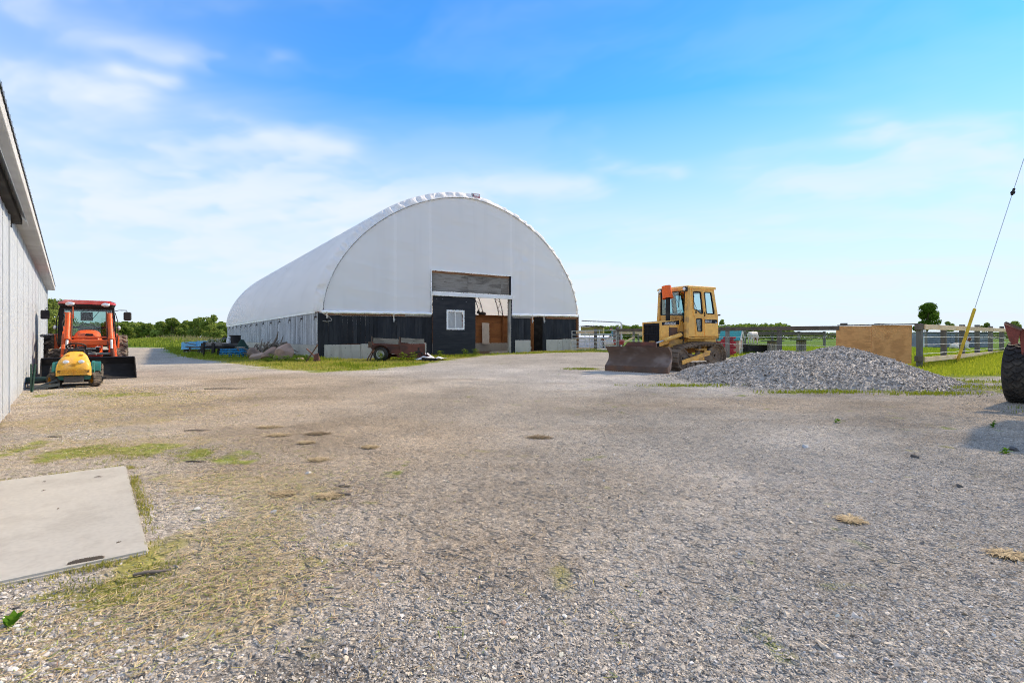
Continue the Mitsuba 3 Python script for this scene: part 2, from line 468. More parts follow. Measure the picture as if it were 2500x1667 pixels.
# ------------------------------------------------------------------ ground
APRON = [(-37, 56), (-27, 41.5), (-19.4, 31.2), (-15.2, 26.6), (-12.9, 23.9), (-10.6, 21.6), (-8.3, 19.2), (-6.3, 18.0), (-5.0, 18.7), (-4.15, 21.4), (-3.45, 25.6), (-2.5, 29.6), (-1.3, 31.6), (4.6, 34.2), (7.3, 33.6), (9.5, 38), (4.5, 37.5), (-9.0, 27.8), (-33, 63)]
RIGHT = [(9.2, 19.0), (10.3, 16.6), (11.4, 15.7), (13.2, 15.2), (17, 15.6), (22, 15.4), (60, 16), (60, 70), (16, 70), (8.2, 36), (15.0, 20.6), (10, 26)]
FIELD = [(8.6, 37), (12, 70), (-5, 90), (-18, 75), (-40, 61), (-52, 66), (-47, 78), (-64, 84), (-90, 60), (-900, 500), (-3000, 6000), (3000, 6000), (3000, 20), (40, 20), (16, 21)]
TAN = [(-4.6, 9.5, 4.2, 4.5, 1.0), (-1.2, 5.4, 1.6, 1.7, 0.75), (4.8, 9.2, 4.2, 1.3, 0.75), (-7.5, 15.0, 4.0, 3.0, 0.9), (-0.3, 3.0, 0.8, 0.7, 0.5), (1.0, 4.2, 0.9, 0.8, 0.35), (-2.6, 6.4, 1.2, 0.9, 0.8), (7.4, 7.4, 1.6, 1.2, 0.4)]
STRAW = [(-1.25, 2.35, 0.42, 0.40, 1.0), (-1.55, 3.1, 0.38, 0.8, 0.85), (-2.15, 4.2, 0.8, 0.55, 0.7), (-1.9, 1.9, 0.5, 0.35, 0.8), (-4.2, 5.4, 1.6, 0.8, 0.8), (-5.4, 7.4, 1.6, 1.2, 0.6), (-6.8, 9.6, 2.2, 1.3, 0.7), (-8.8, 11.2, 1.6, 0.8, 0.7), (6.0, 2.6, 0.25, 0.12, 0.7)]
GREEN = [(-4.7, 5.3, 1.5, 0.42, 0.95), (-3.2, 5.05, 0.8, 0.24, 0.8), (-1.75, 2.60, 0.10, 0.35, 0.7), (-2.0, 2.40, 0.5, 0.10, 0.8), (-8.6, 10.7, 1.7, 0.5, 0.8), (9.4, 8.4, 1.1, 0.35, 0.8), (10.6, 12.0, 1.8, 0.5, 0.9), (12.0, 13.8, 2.6, 0.7, 0.9), (6.6, 11.1, 1.2, 0.22, 0.8), (4.2, 12.6, 0.9, 0.25, 0.55), (8.6, 10.7, 0.8, 0.25, 0.6), (2.6, 19.2, 0.6, 0.4, 0.6), (3.0, 33.8, 1.6, 0.8, 0.8), (0.8, 32.4, 1.0, 0.35, 0.6)]
DARK = [(-0.55, 1.85, 0.36, 0.24, 0.9), (1.6, 2.6, 0.7, 0.4, 0.25), (2.6, 3.4, 0.9, 0.5, 0.3)]
GREY = [(2.6, 4.0, 2.2, 1.8, 0.8), (0.6, 2.0, 1.6, 0.7, 0.6), (-2.5, 18.0, 6.0, 3.5, 0.9), (5.0, 14.0, 4.5, 3.0, 0.9), (-12, 27, 5, 7, 0.9), (-10.2, 11.5, 0.7, 1.5, 0.8)]
PALE = [(-2.4, 1.75, 0.9, 0.45, 1.0), (-5.2, 6.2, 1.1, 0.6, 0.7), (0.0, 27.5, 1.3, 0.5, 0.8)]


def blobs(x, y, L, ex):
    w = 0.0
    for cx, cy, rx, ry, s in L:
        w = w + s * ex(-((x - cx) / rx) ** 2 - ((y - cy) / ry) ** 2)
    return w


def poly_sd(x, y, P):
    """Signed distance to the polygon, negative inside (drjit)."""
    d, s = mi.Float(1e9), mi.Float(1.0)
    for i in range(len(P)):
        (ax, ay), (bx, by) = P[i], P[i - 1]
        ex, ey = bx - ax, by - ay
        wx, wy = x - ax, y - ay
        t = dr.clip((wx * ex + wy * ey) / (ex * ex + ey * ey), 0, 1)
        d = dr.minimum(d, dr.square(wx - ex * t) + dr.square(wy - ey * t))
        c1, c2, c3 = y >= ay, y < by, ex * wy > ey * wx
        s = dr.select((c1 & c2 & c3) | (~c1 & ~c2 & ~c3), -s, s)
    return s * dr.sqrt(d)


def ground_fn(p, n, uv):
    x, y = p.x, p.y
    dist = dr.sqrt(x * x + y * y)
    wob = fbm(x * 0.9, y * 0.9, 0.0, 4) - 0.5
    wob2 = fbm(x * 4.1, y * 4.1, 2.0, 3) - 0.5
    big = fbm(x * 0.33 + 9, y * 0.33, 1.0, 3)
    xx, yy = x + wob * 1.3 * dr.minimum(dist * 0.12, 1.5), y + wob * 1.3 * dr.minimum(dist * 0.12, 1.5)
    tan = dr.clip(blobs(xx, yy, TAN, dr.exp), 0, 1)
    straw = dr.clip(blobs(xx, yy, STRAW, dr.exp), 0, 1)
    green = dr.clip(blobs(xx, yy, GREEN, dr.exp), 0, 1)
    dark = dr.clip(blobs(xx, yy, DARK, dr.exp), 0, 1)
    grey = dr.clip(blobs(xx, yy, GREY, dr.exp), 0, 1)
    pale = dr.clip(blobs(xx, yy, PALE, dr.exp), 0, 1)
    # stones pressed into the surface, three sizes
    a1, b1, r1 = voronoi(x * 95, y * 95)
    a2, b2, r2 = voronoi(x * 46 + 7, y * 46)
    a3, b3, r3 = voronoi(x * 19 + 3, y * 19)
    f1 = smoothstep(14, 5, dist)
    f2 = smoothstep(30, 10, dist)
    tone = 1.0 + f1 * 0.62 * (r1 - 0.5) + f2 * 0.55 * (r2 - 0.5) + 0.34 * (r3 - 0.5) * smoothstep(60, 20, dist)
    crev = 1 - 0.55 * f1 * smoothstep(0.16, 0.0, b1 - a1) * 0.7 - 0.35 * f2 * smoothstep(0.14, 0.0, b2 - a2)
    patch = 0.80 + 0.42 * fbm(x * 1.7, y * 1.7, 4.0, 4) + 0.34 * (big - 0.5)
    col = mix([0.405, 0.375, 0.332], [0.425, 0.405, 0.380], grey)
    col = mix(col, [0.405, 0.332, 0.25], dr.clip(tan * 0.95 + (wob2 + wob) * 0.35 * tan, 0, 1))
    brown = smoothstep(0.55, 0.72, fbm(x * 0.8 + 20, y * 1.5, 6.0, 4)) * 0.32 * (1 - grey * 0.7)
    col = mix(col, [0.26, 0.21, 0.16], brown)
    col = mix(col, [0.36, 0.35, 0.33], pale * 0.8)
    # the wheel tracks of the yard, slightly smoother and paler
    tr = dr.sin((x * 0.8 - y * 0.28 + wob * 1.6) * 2.1)
    col = col * (1 + 0.10 * tr * smoothstep(3, 7, dist) * smoothstep(26, 16, dist))
    col = mix(col, [0.10, 0.092, 0.085], dark * 0.75)
    col = col * tone * crev * patch
    st = smoothstep(0.42, 0.62, straw + wob2 * 0.75 + wob * 0.5)
    fib = noise(x * 26 + wob * 14, y * 110, 1.0) * 0.5 + noise(x * 100, y * 30 + wob * 14, 5.0) * 0.5
    col = mix(col, mi.Color3f(0.43, 0.355, 0.215) * (0.45 + 0.9 * fib), st * 0.50)
    # grass
    g1 = smoothstep(0.55, -0.35, poly_sd(x, y, APRON) + wob * 2.2 + wob2 * 0.7)
    g2 = smoothstep(0.9, -0.9, poly_sd(x, y, RIGHT) + wob * 2.6 + wob2 * 1.0)
    g3 = smoothstep(1.2, -1.2, poly_sd(x, y, FIELD) + wob * 3.0)
    g = dr.clip(g1 + g2 + g3 + smoothstep(0.45, 0.85, green + wob2 * 1.7 + wob * 0.6) * 0.85, 0, 1)
    dry = smoothstep(0.46, 0.68, fbm(x * 0.55 + 3, y * 0.55, 8.0, 4))
    gb = fbm(x * 13, y * 13, 3.0, 3)
    near = mix([0.19, 0.24, 0.03], [0.34, 0.30, 0.08], dry * 0.65)
    farc = mix([0.11, 0.21, 0.04], [0.16, 0.25, 0.055], fbm(x * 0.05, y * 0.12, 0.0, 3))
    gcol = mix(near, farc, smoothstep(26, 60, dist)) * (0.55 + 0.9 * gb)
    return mix(col, gcol, g * 0.93)


def ground_bump(p, n, uv):
    x, y = p.x, p.y
    dist = dr.sqrt(x * x + y * y)
    a1, b1, _ = voronoi(x * 95, y * 95)
    a2, b2, r2 = voronoi(x * 46 + 7, y * 46)
    a3, b3, r3 = voronoi(x * 19 + 3, y * 19)
    return (0.0032 * dr.sqrt(dr.maximum(0, b1 - a1)) * smoothstep(10, 3, dist) + 0.007 * r2 * smoothstep(0.0, 0.35, b2 - a2) * smoothstep(22, 7, dist)
            + 0.020 * smoothstep(0.5, 0.9, r3) * smoothstep(0.0, 0.4, b3 - a3) + 0.03 * fbm(x * 3.3, y * 3.3, 0.0, 4) + 0.02 * noise(x * 24, y * 24))


scene["earth"] = {"type": "bumpmap", "arbitrary": {**mikit.proc(ground_bump, eps=0.004)}, "scale": 1.0,
                  "bsdf": {"type": "diffuse", "reflectance": mikit.proc(ground_fn)}}


def axis(a, b, n, lo, hi):
    t = np.linspace(-1, 1, 2 * n + 1)
    s = a * np.sinh(b * t)
    return s[(s > lo) & (s < hi)]


gx = axis(1.6, 8.0, 190, -2600, 2600)
gy = axis(1.6, 8.0, 190, -60, 2600)
X, Y = np.meshgrid(gx, gy)
Z = gz(X, Y)
nx, ny = X.shape[1], X.shape[0]
idx = np.arange(nx * ny).reshape(ny, nx)
quads = np.stack([idx[:-1, :-1], idx[:-1, 1:], idx[1:, 1:], idx[1:, :-1]], -1).reshape(-1, 4)
gv = np.stack([X, Y, Z], -1).reshape(-1, 3)
gm = MB().raw(gv, quads)
emit("ground", gm, "earth", smooth=True)
labels["ground"] = {"label": "gravel and dirt farm yard running into grass and green fields", "kind": "structure"}

# concrete pad by the shed
SL = [(-1.932, 2.792), (-3.437, 4.665), (-4.92, 3.48), (-3.42, 1.576)]
slab = sg.Polygon(SL)
b = MB()
ring = np.array(slab.exterior.coords)[:-1]
inner = np.array(slab.buffer(-0.015, join_style=2).exterior.coords)[:-1]
b.ext(slab, 0.14, trans(0, 0, -0.132))
b2 = trimesh.creation.extrude_polygon(slab.buffer(-0.012, join_style=2), 0.012, engine="earcut")
b.mesh(b2, trans(0, 0, 0.008))
single("concrete_pad", "pale concrete pad with square corner beside the metal shed", None, b, "cement", "slab_concrete", kind="structure", rnd=0.55)

# ------------------------------------------------------------------ loose stones
def stone_protos(n, rs):
    out = []
    for _ in range(n):
        p = rs.normal(size=(9, 3))
        p /= np.linalg.norm(p, axis=1, keepdims=True)
        p *= rs.uniform(0.75, 1.05, (9, 1)) * [1.0, rs.uniform(0.65, 0.95), rs.uniform(0.4, 0.65)]
        h = trimesh.convex.convex_hull(p)
        out.append((np.array(h.vertices), np.array(h.faces)))
    return out


def scatter(protos, pos, size, col, rs, sink=0.25):
    """One mesh of stones: a prototype each, turned about z and tilted a little, with a colour each."""
    V, F, C, o = [], [], [], 0
    k = rs.integers(0, len(protos), len(pos))
    for q in range(len(protos)):
        sel = np.nonzero(k == q)[0]
        if not len(sel):
            continue
        v, f = protos[q]
        a = rs.uniform(0, 2 * np.pi, len(sel))
        tx, ty = rs.normal(0, 0.35, (2, len(sel)))
        c, s = np.cos(a), np.sin(a)
        w = v[None] * size[sel, None, None]
        x = w[..., 0] * c[:, None] - w[..., 1] * s[:, None]
        y = w[..., 0] * s[:, None] + w[..., 1] * c[:, None]
        z = w[..., 2] + x * tx[:, None] + y * ty[:, None] + (size[sel] * (0.5 - sink))[:, None]
        w = np.stack([x, y, z], -1) + pos[sel][:, None]
        V.append(w.reshape(-1, 3))
        F.append((f[None] + (np.arange(len(sel)) * len(v))[:, None, None]).reshape(-1, 3) + o)
        C.append(np.repeat(col[sel], len(v), 0))
        o += len(sel) * len(v)
    return np.vstack(V), np.vstack(F), np.vstack(C)


rs = np.random.default_rng(11)
N = 190000
inv = rs.uniform(1 / 15.0, 1 / 1.5, N)
yy = 1 / inv
xx = rs.uniform(-1.12, 1.12, N) * yy
tanw = np.clip(blobs(xx, yy, TAN, np.exp), 0, 1)
straw = np.clip(blobs(xx, yy, STRAW, np.exp), 0, 1)
green = np.clip(blobs(xx, yy, GREEN, np.exp), 0, 1)
grey = np.clip(blobs(xx, yy, GREY, np.exp), 0, 1)
pale = np.clip(blobs(xx, yy, PALE, np.exp), 0, 1)
clump = meshkit.fbm(np.stack([xx * 1.1, yy * 1.1, 0 * xx], -1), 3, 31)
keep = rs.random(N) < np.clip(0.50 + 0.55 * grey + 0.7 * pale - 0.55 * tanw - 0.35 * straw + 1.6 * (clump - 0.5), 0.06, 1)
inside = shapely.contains_xy(slab.buffer(0.03), xx, yy)
gr = shapely.contains_xy(sg.Polygon(RIGHT), xx, yy) | ((xx * 0.764 + yy * 0.645) < -0.70)
keep &= ~inside & ~gr
xx, yy, pale, grey, tanw = xx[keep], yy[keep], pale[keep], grey[keep], tanw[keep]
N = len(xx)
size = np.clip(rs.lognormal(math.log(0.0045), 0.45, N), 0.0022, 0.022) * (1 + 0.9 * pale + 0.15 * grey)
size = np.maximum(size, 0.0009 * yy)
bigone = rs.random(N) < 0.003
size = np.where(bigone, size * 1.7 + 0.005, size)
base = np.clip(rs.normal(0.45, 0.085, N), 0.18, 0.66) * (1 + 0.30 * pale)
tint = rs.normal(0, 1, N)
col = np.stack([base * (1.04 + 0.04 * tint), base * (0.965 + 0.01 * tint), base * (0.865 - 0.04 * tint)], -1)
col[rs.random(N) < 0.10] *= [0.50, 0.50, 0.54]
w = rs.random(N) < 0.05 + 0.15 * pale
col[w] = np.clip(col[w] * 1.45, 0, 0.62)
# farther off only the grit that still reads as separate grains
M2 = 60000
y2 = 1 / rs.uniform(1 / 14.0, 1 / 4.5, M2)
x2 = rs.uniform(-1.05, 1.05, M2) * y2
t2, g2 = np.clip(blobs(x2, y2, TAN, np.exp), 0, 1), np.clip(blobs(x2, y2, GREY, np.exp), 0, 1)
k2 = (rs.random(M2) < np.clip(0.45 + 0.5 * g2 - 0.35 * t2, 0.1, 1)) & ~shapely.contains_xy(slab.buffer(0.03), x2, y2) & ~shapely.contains_xy(sg.Polygon(RIGHT), x2, y2) & ~shapely.contains_xy(sg.Polygon(APRON), x2, y2) & ((x2 * 0.764 + y2 * 0.645) > -0.70)
x2, y2 = x2[k2], y2[k2]
b2_ = np.clip(np.where(rs.random(len(x2)) < 0.35, rs.normal(0.22, 0.05, len(x2)), rs.normal(0.48, 0.09, len(x2))), 0.1, 0.7)
xx, yy, size, col = np.append(xx, x2), np.append(yy, y2), np.append(size, 0.00120 * y2 * rs.uniform(0.6, 1.4, len(x2)) * np.clip((15 - y2) / 6, 0.25, 1)), np.vstack([col, np.stack([b2_ * 1.04, b2_ * 0.97, b2_ * 0.87], -1)])
V, F, C = scatter(stone_protos(24, rs), np.stack([xx, yy, gz(xx, yy)], -1), size, np.clip(col, 0.02, 0.7), rs, sink=0.44)
emit("loose_gravel", (V, F), "pebble", smooth=False, vcol=C)
labels["loose_gravel"] = {"label": "loose crushed limestone scattered over the yard in the foreground", "kind": "stuff", "category": "gravel"}


# ------------------------------------------------------------------ grass blades
def blades(xy, n_each, h, w, rs, spread, c0, c1, lean=0.5, z0=None):
    """Tufts at xy: n_each bent blades each, two triangles + tip; colours vary from c0 to c1 per tuft."""
    m = len(xy)
    k = m * n_each
    base = np.repeat(np.column_stack([xy, gz(xy[:, 0], xy[:, 1]) if z0 is None else z0]), n_each, 0)
    base[:, :2] += rs.normal(0, 1, (k, 2)) * np.repeat(np.broadcast_to(spread, m), n_each)[:, None]
    hh = np.repeat(np.broadcast_to(h, m), n_each) * rs.uniform(0.5, 1.15, k)
    ww = np.repeat(np.broadcast_to(w, m), n_each) * rs.uniform(0.7, 1.3, k)
    a = rs.uniform(0, 2 * np.pi, k)
    dx, dy = np.cos(a), np.sin(a)
    le = rs.uniform(0.1, 1.0, k) * lean
    side = np.stack([-dy, dx, 0 * dx], -1) * ww[:, None] / 2
    dirv = np.stack([dx, dy, 0 * dx], -1)
    mid = base + dirv * (le * hh * 0.35)[:, None] + np.stack([0 * hh, 0 * hh, hh * 0.6], -1)
    tip = base + dirv * (le * hh)[:, None] + np.stack([0 * hh, 0 * hh, hh * (1 - 0.25 * le)], -1)
    v = np.stack([base - side, base + side, mid + side * 0.75, mid - side * 0.75, tip], 1).reshape(-1, 3)
    f = np.array([[0, 1, 2], [0, 2, 3], [3, 2, 4]])
    F = (f[None] + (np.arange(k) * 5)[:, None, None]).reshape(-1, 3)
    t = np.clip(np.repeat(rs.random(m), n_each) * 0.8 + rs.random(k) * 0.35, 0, 1)[:, None]
    c = np.array(c0) * (1 - t) + np.array(c1) * t
    return v, F, np.repeat(c, 5, 0)


def merge(parts):
    V, F, C, o = [], [], [], 0
    for v, f, c in parts:
        V.append(v); F.append(f + o); C.append(c)
        o += len(v)
    return np.vstack(V), np.vstack(F), np.vstack(C)


def in_poly(P, n, rs, box=None):
    P = sg.Polygon(P)
    x0, y0, x1, y1 = box or P.bounds
    x, y = rs.uniform(x0, x1, n), rs.uniform(y0, y1, n)
    k = shapely.contains_xy(P, x, y)
    return np.stack([x[k], y[k]], -1)


BARN_O, BARN_W, BARN_U = np.array([-9.92, 26.8]), np.array([0.828, 0.5606]), np.array([-0.5606, 0.828])
barn_area = sg.Polygon([BARN_O + BARN_W * a + BARN_U * q for a, q in ((-0.05, -0.06), (17.8, -0.06), (17.8, 42), (-0.05, 42))])
G0, G1, GD = (0.14, 0.20, 0.02), (0.28, 0.33, 0.04), (0.46, 0.40, 0.12)
rg = np.random.default_rng(21)
parts = []
xy = in_poly(APRON, 30000, rg, (-20, 17.5, 8, 40))
xy = xy[~shapely.contains_xy(barn_area, xy[:, 0], xy[:, 1])]
edge = shapely.distance(shapely.points(xy), sg.Polygon(APRON).exterior)
wall = shapely.distance(shapely.points(xy), barn_area)
lush = np.clip(edge / 1.6, 0.12, 1) * (0.55 + 0.45 * np.clip(1.8 - wall, 0, 1)) * (0.4 + 1.2 * meshkit.fbm(np.stack([xy[:, 0], xy[:, 1], 0 * xy[:, 0]], -1) * 0.7, 3, 3))
keep = rg.random(len(xy)) < 0.9
xy, lush = xy[keep], lush[keep]
dryt = meshkit.fbm(np.stack([xy[:, 0], xy[:, 1], 0 * xy[:, 0]], -1) * 0.5, 3, 13) - 0.25 * lush
s = dryt > 0.36
parts.append(blades(xy[~s], 4, 0.20 * lush[~s] + 0.05, 0.022, rg, 0.09, G0, G1))
parts.append(blades(xy[s], 4, 0.15 * lush[s] + 0.04, 0.022, rg, 0.09, G1, GD))
xy = in_poly(APRON, 4000, rg, (-37, 28, -14, 63))
xy = xy[~shapely.contains_xy(barn_area, xy[:, 0], xy[:, 1])]
parts.append(blades(xy, 5, 0.32, 0.05, rg, 0.2, G0, G1))
V, F, C = merge(parts)
emit("grass", (V, F), "leaf", vcol=C)
labels["grass"] = {"label": "uneven strip of grass and weeds along the foot of the fabric barn", "kind": "stuff", "category": "grass"}

parts = []
xy = in_poly(RIGHT, 30000, rg, (9, 14.5, 34, 36))
edge = shapely.distance(shapely.points(xy), sg.Polygon(RIGHT).exterior)
k = meshkit.fbm(np.stack([xy[:, 0] * 0.8, xy[:, 1] * 0.8, 0 * xy[:, 0]], -1), 3, 5)
keep = rg.random(len(xy)) < np.clip((edge - 0.1) / 1.6, 0.06, 1) * (0.5 + k)
xy = xy[keep]
parts.append(blades(xy, 4, 0.09 + 0.10 * rg.random(len(xy)), 0.022, rg, 0.10, (0.24, 0.32, 0.02), (0.42, 0.46, 0.05)))
# taller grass under the right fence and inside the pen
t = rg.random(2600)
fx = np.stack([15.7 + 15.2 * t, 20.2 + 12.8 * t], -1) + rg.normal(0, 0.12, (2600, 2))
parts.append(blades(fx, 4, 0.22, 0.02, rg, 0.06, G0, G1))
pen = in_poly([(15.9, 20.6), (32, 33.5), (34, 46), (20, 46), (9, 37)], 9000, rg)
parts.append(blades(pen, 4, 0.24, 0.03, rg, 0.15, (0.16, 0.28, 0.02), (0.30, 0.40, 0.045)))
for cx, cy, rx, ry, s in GREEN[5:]:
    q = np.stack([rg.normal(cx, rx * 0.6, int(260 * s)), rg.normal(cy, ry * 0.6, int(260 * s))], -1)
    parts.append(blades(q, 4, 0.075, 0.012, rg, 0.05, G0, (0.24, 0.28, 0.03)))
V, F, C = merge(parts)
emit("grass_001", (V, F), "leaf", vcol=C)
labels["grass_001"] = {"label": "bright green grass around the wooden fence, gravel heap and pen", "kind": "stuff", "category": "grass"}

# short grass and straw by the pad
parts = []
for cx, cy, rx, ry, s in GREEN[:5]:
    m = int(620 * s * (rx * ry / 0.3) ** 0.5)
    q = np.stack([rg.normal(cx, rx * 0.62, m), rg.normal(cy, ry * 0.62, m)], -1)
    q = q[~shapely.contains_xy(slab, q[:, 0], q[:, 1]) & (meshkit.fbm(np.stack([q[:, 0] * 3.5, q[:, 1] * 3.5, 0 * q[:, 0]], -1), 3, 8) > 0.47)]
    parts.append(blades(q, 4, 0.022, 0.0040, rg, 0.025, (0.17, 0.22, 0.03), (0.38, 0.35, 0.12), 1.2))
# fringe along the pad's edges
for (a, b_) in ((SL[0], SL[1]), (SL[3], SL[0]), (SL[1], SL[2])):
    t = rg.random(420)
    t = t[meshkit.fbm(np.stack([t * 9, 0 * t + a[0], 0 * t], -1), 3, 3) > rg.uniform(0.3, 0.65, len(t))]
    n_ = np.array([b_[1] - a[1], -(b_[0] - a[0])]); n_ /= np.linalg.norm(n_)
    q = np.outer(1 - t, a) + np.outer(t, b_) + n_ * np.abs(rg.normal(0, 0.03, len(t)))[:, None] + n_ * 0.01
    parts.append(blades(q, 4, 0.028, 0.0040, rg, 0.015, (0.20, 0.24, 0.03), (0.42, 0.38, 0.11), 1.2))
V, F, C = merge(parts)
emit("grass_002", (V, F), "leaf", vcol=C)
labels["grass_002"] = {"label": "thin short grass growing round the edges of the concrete pad", "kind": "stuff", "category": "grass"}

S, SC = [], []
xs, ys, aa, ll = [], [], [], []
for cx, cy, rx, ry, s in STRAW:
    m = int(1900 * s * min(1.5, (rx * ry / 0.2) ** 0.5))
    xs.append(rg.normal(cx, rx * 0.58, m)); ys.append(rg.normal(cy, ry * 0.66, m))
xs, ys = np.concatenate(xs), np.concatenate(ys)
more = 700
iv = rg.uniform(1 / 12, 1 / 1.6, more)
xs, ys = np.append(xs, rg.uniform(-1, 0.25, more) / iv), np.append(ys, 1 / iv)
k = ~shapely.contains_xy(slab.buffer(0.02), xs, ys) & ((xs * 0.764 + ys * 0.645) > -0.7)
xs, ys = xs[k], ys[k]
m = len(xs)
an = rg.uniform(0, np.pi, m)
L = rg.uniform(0.008, 0.032, m)
wd = np.maximum(rg.uniform(0.0010, 0.0020, m), 0.0003 * ys)
d = np.stack([np.cos(an), np.sin(an), rg.normal(0, 0.12, m)], -1)
sd = np.stack([-np.sin(an), np.cos(an), 0 * an], -1)
c = np.stack([xs, ys, gz(xs, ys) + 0.005 + rg.random(m) * 0.008], -1)
v = np.stack([c - d * L[:, None] - sd * wd[:, None], c - d * L[:, None] + sd * wd[:, None], c + d * L[:, None] + sd * wd[:, None], c + d * L[:, None] - sd * wd[:, None],
              c + np.stack([0 * xs, 0 * xs, wd * 1.2], -1)], 1).reshape(-1, 3)
f = np.array([[0, 1, 4], [1, 2, 4], [2, 3, 4], [3, 0, 4]])
F = (f[None] + (np.arange(m) * 5)[:, None, None]).reshape(-1, 3)
cc = np.where(rg.random((m, 1)) < 0.22, [[0.32, 0.33, 0.10]], [[0.50, 0.40, 0.24]]) * rg.uniform(0.5, 1.2, (m, 1)) + rg.normal(0, 0.02, (m, 3))
emit("straw", (v, F), "coat", vcol=np.repeat(np.clip(cc, 0.02, 0.8), 5, 0))
labels["straw"] = {"label": "dry straw and hay stalks strewn over the gravel near the pad", "kind": "stuff", "category": "straw"}
# ------------------------------------------------------------------ the fabric barn
BM = frame(BARN_O, BARN_W, BARN_U)
barn = Thing("fabric_barn", "white arched fabric barn on a low black board and concrete wall", "barn", BM)
CX, BW, BL = 8.85, 17.7, 41.5
zt = lambda x: 0.20 * x / BW                          # the floor rises to the right


def arch(a, b, zb, m=121, t0=0.0, t1=np.pi, n=1.8):
    t = np.linspace(t0, t1, m)
    c, s = np.cos(t), np.sin(t)
    x = CX - a * np.sign(c) * np.abs(c) ** (2 / n)
    z = zb + b * np.abs(s) ** (2 / n)
    return x, z + 0.10 * (x - CX) / CX


def arch_even(a, b, zb, m):
    x, z = arch(a, b, zb, 1501)
    q = np.concatenate([[0], np.cumsum(np.hypot(np.diff(x), np.diff(z)))])
    s = np.linspace(0, q[-1], m)
    return np.interp(s, q, x), np.interp(s, q, z), s


def grid_mesh(P):
    """P (r, c, 3) -> mesh."""
    r, c = P.shape[:2]
    i = np.arange(r * c).reshape(r, c)
    return MB().raw(P.reshape(-1, 3), np.stack([i[:-1, :-1], i[:-1, 1:], i[1:, 1:], i[1:, :-1]], -1).reshape(-1, 4))


ax, az, as_ = arch_even(9.0, 7.36, 2.68, 90)
ys_ = np.linspace(0.55, BL, 130)
P = np.zeros((len(ys_), len(ax), 3))
for i, y in enumerate(ys_):
    sag = 0.025 * math.sin((y - 0.2) / 3.22 * np.pi) ** 2
    k = 1 - sag / 9.0 * np.clip(np.sin(np.linspace(0, np.pi, len(ax))) * 3, 0, 1)
    P[i, :, 0], P[i, :, 1], P[i, :, 2] = CX + (ax - CX) * k, y, 2.6 + (az - 2.6) * k
roof = barn.part("roof_cover", grid_mesh(P), "fabric", smooth=True, label="smooth white stretched cover over the arches")
# the pleated edge drawn round the front arch
m_ = 900
ox, oz, s_ = arch_even(9.0, 7.36, 2.68, m_)
ix, iz, _ = arch_even(8.60, 6.98, 2.62, m_)
nv = 16
P = np.zeros((nv, m_, 3))
q = np.stack([s_ * 2.9, 0 * s_, 0 * s_], -1)
for j in range(nv):
    v = j / (nv - 1)
    turn = v * np.pi / 2
    fr = 1 - (1 - v) ** 1.8
    x = ox + (ix - ox) * (v ** 1.5)
    z = oz + (iz - oz) * (v ** 1.5)
    y = 0.62 * (1 - np.sin(turn) ** 0.8) - 0.05
    pl = meshkit.noise(np.stack([s_ * 4.6 + 1.2 * v, 0 * s_ + v * 0.6, 0 * s_], -1), 3) - 0.5
    pl2 = meshkit.noise(np.stack([s_ * 2.1 - 0.8 * v, 0 * s_ + v * 0.8, 0 * s_ + 5], -1), 8) - 0.5
    amp = 0.40 * np.sin(np.pi * (0.05 + v * 0.90)) ** 1.5
    P[j, :, 0] = x
    P[j, :, 1] = y + np.clip(pl + 0.7 * pl2 + 0.22, 0, 1) * amp
    P[j, :, 2] = z
barn.part("edge_pleat", grid_mesh(P[:, :, :][::-1]), "fabric", smooth=True, label="gathered white edge of the cover round the front arch")
b = MB().tube(np.stack([ix, 0 * ix - 0.035, iz - 0.01], -1)[::6], 0.013, 6)
barn.part("edge_line", b, "matte", "black")  # thin dark line along the inner edge of the gathered cover
# logo patch on the gathered edge near the peak
lx, lz = 9.20, 9.88
b = MB()
b.box((lx, -0.155, lz - 0.10), (0.62, 0.012, 0.26))
pt = barn.part("logo_patch", b, "matte", "white_fabric")
b = MB()
for sx, sz, w_, h_ in ((0.08, 0.115, 0.42, 0.014), (0.08, -0.115, 0.42, 0.014), (-0.13, 0, 0.016, 0.23), (0.29, 0, 0.016, 0.23)):
    b.box((lx + sx, -0.166, lz - 0.10 + sz), (w_, 0.006, h_))
t = meshkit.text_mesh("HOUSE", 0.085, 0.006, True)
b.mesh(t, trans(lx - 0.12, -0.163, lz - 0.19) @ euler(math.pi / 2, 0, 0))
barn.part("print", b, "matte", "red_print", parent=pt)
b = MB()
for k, h_ in ((-0.25, 0.2), (-0.21, 0.2), (-0.165, 0.14)):
    b.box((lx + k, -0.166, lz - 0.10), (0.022, 0.006, h_))
barn.part("print", b, "matte", "decal_black", parent=pt)


# gable sheets
def gable(x0, x1, zlow, n, name, label=None):
    xs = np.linspace(x0, x1, n)
    gxx, gzz = arch(8.63, 7.0, 2.62, 2001)
    top = np.interp(xs, gxx, gzz)
    low = np.array([zlow(x) for x in xs])
    rows = 90
    P = np.zeros((rows, n, 3))
    for j in range(rows):
        v = j / (rows - 1)
        z = low + (top - low) * v
        d = meshkit.fbm(np.stack([xs * 0.5, z * 2.2 + xs * 0.35, 0 * xs], -1), 4, 4) - 0.5
        e = meshkit.fbm(np.stack([xs * 1.6 + z * 1.1, z * 1.3 - xs * 0.8, 0 * xs + 3], -1), 3, 6) - 0.5
        near = np.exp(-((xs - 12.6) / 1.1) ** 2 - ((z - 5.8) / 2.0) ** 2) + 0.5 * np.exp(-((xs - 6.4) / 0.9) ** 2 - ((z - 7.5) / 1.6) ** 2)
        P[j, :, 0], P[j, :, 1], P[j, :, 2] = xs, 0.02 - 0.08 * d - 0.20 * e * near, z
    return barn.part(name, grid_mesh(P), "fabric", smooth=True, label=label)


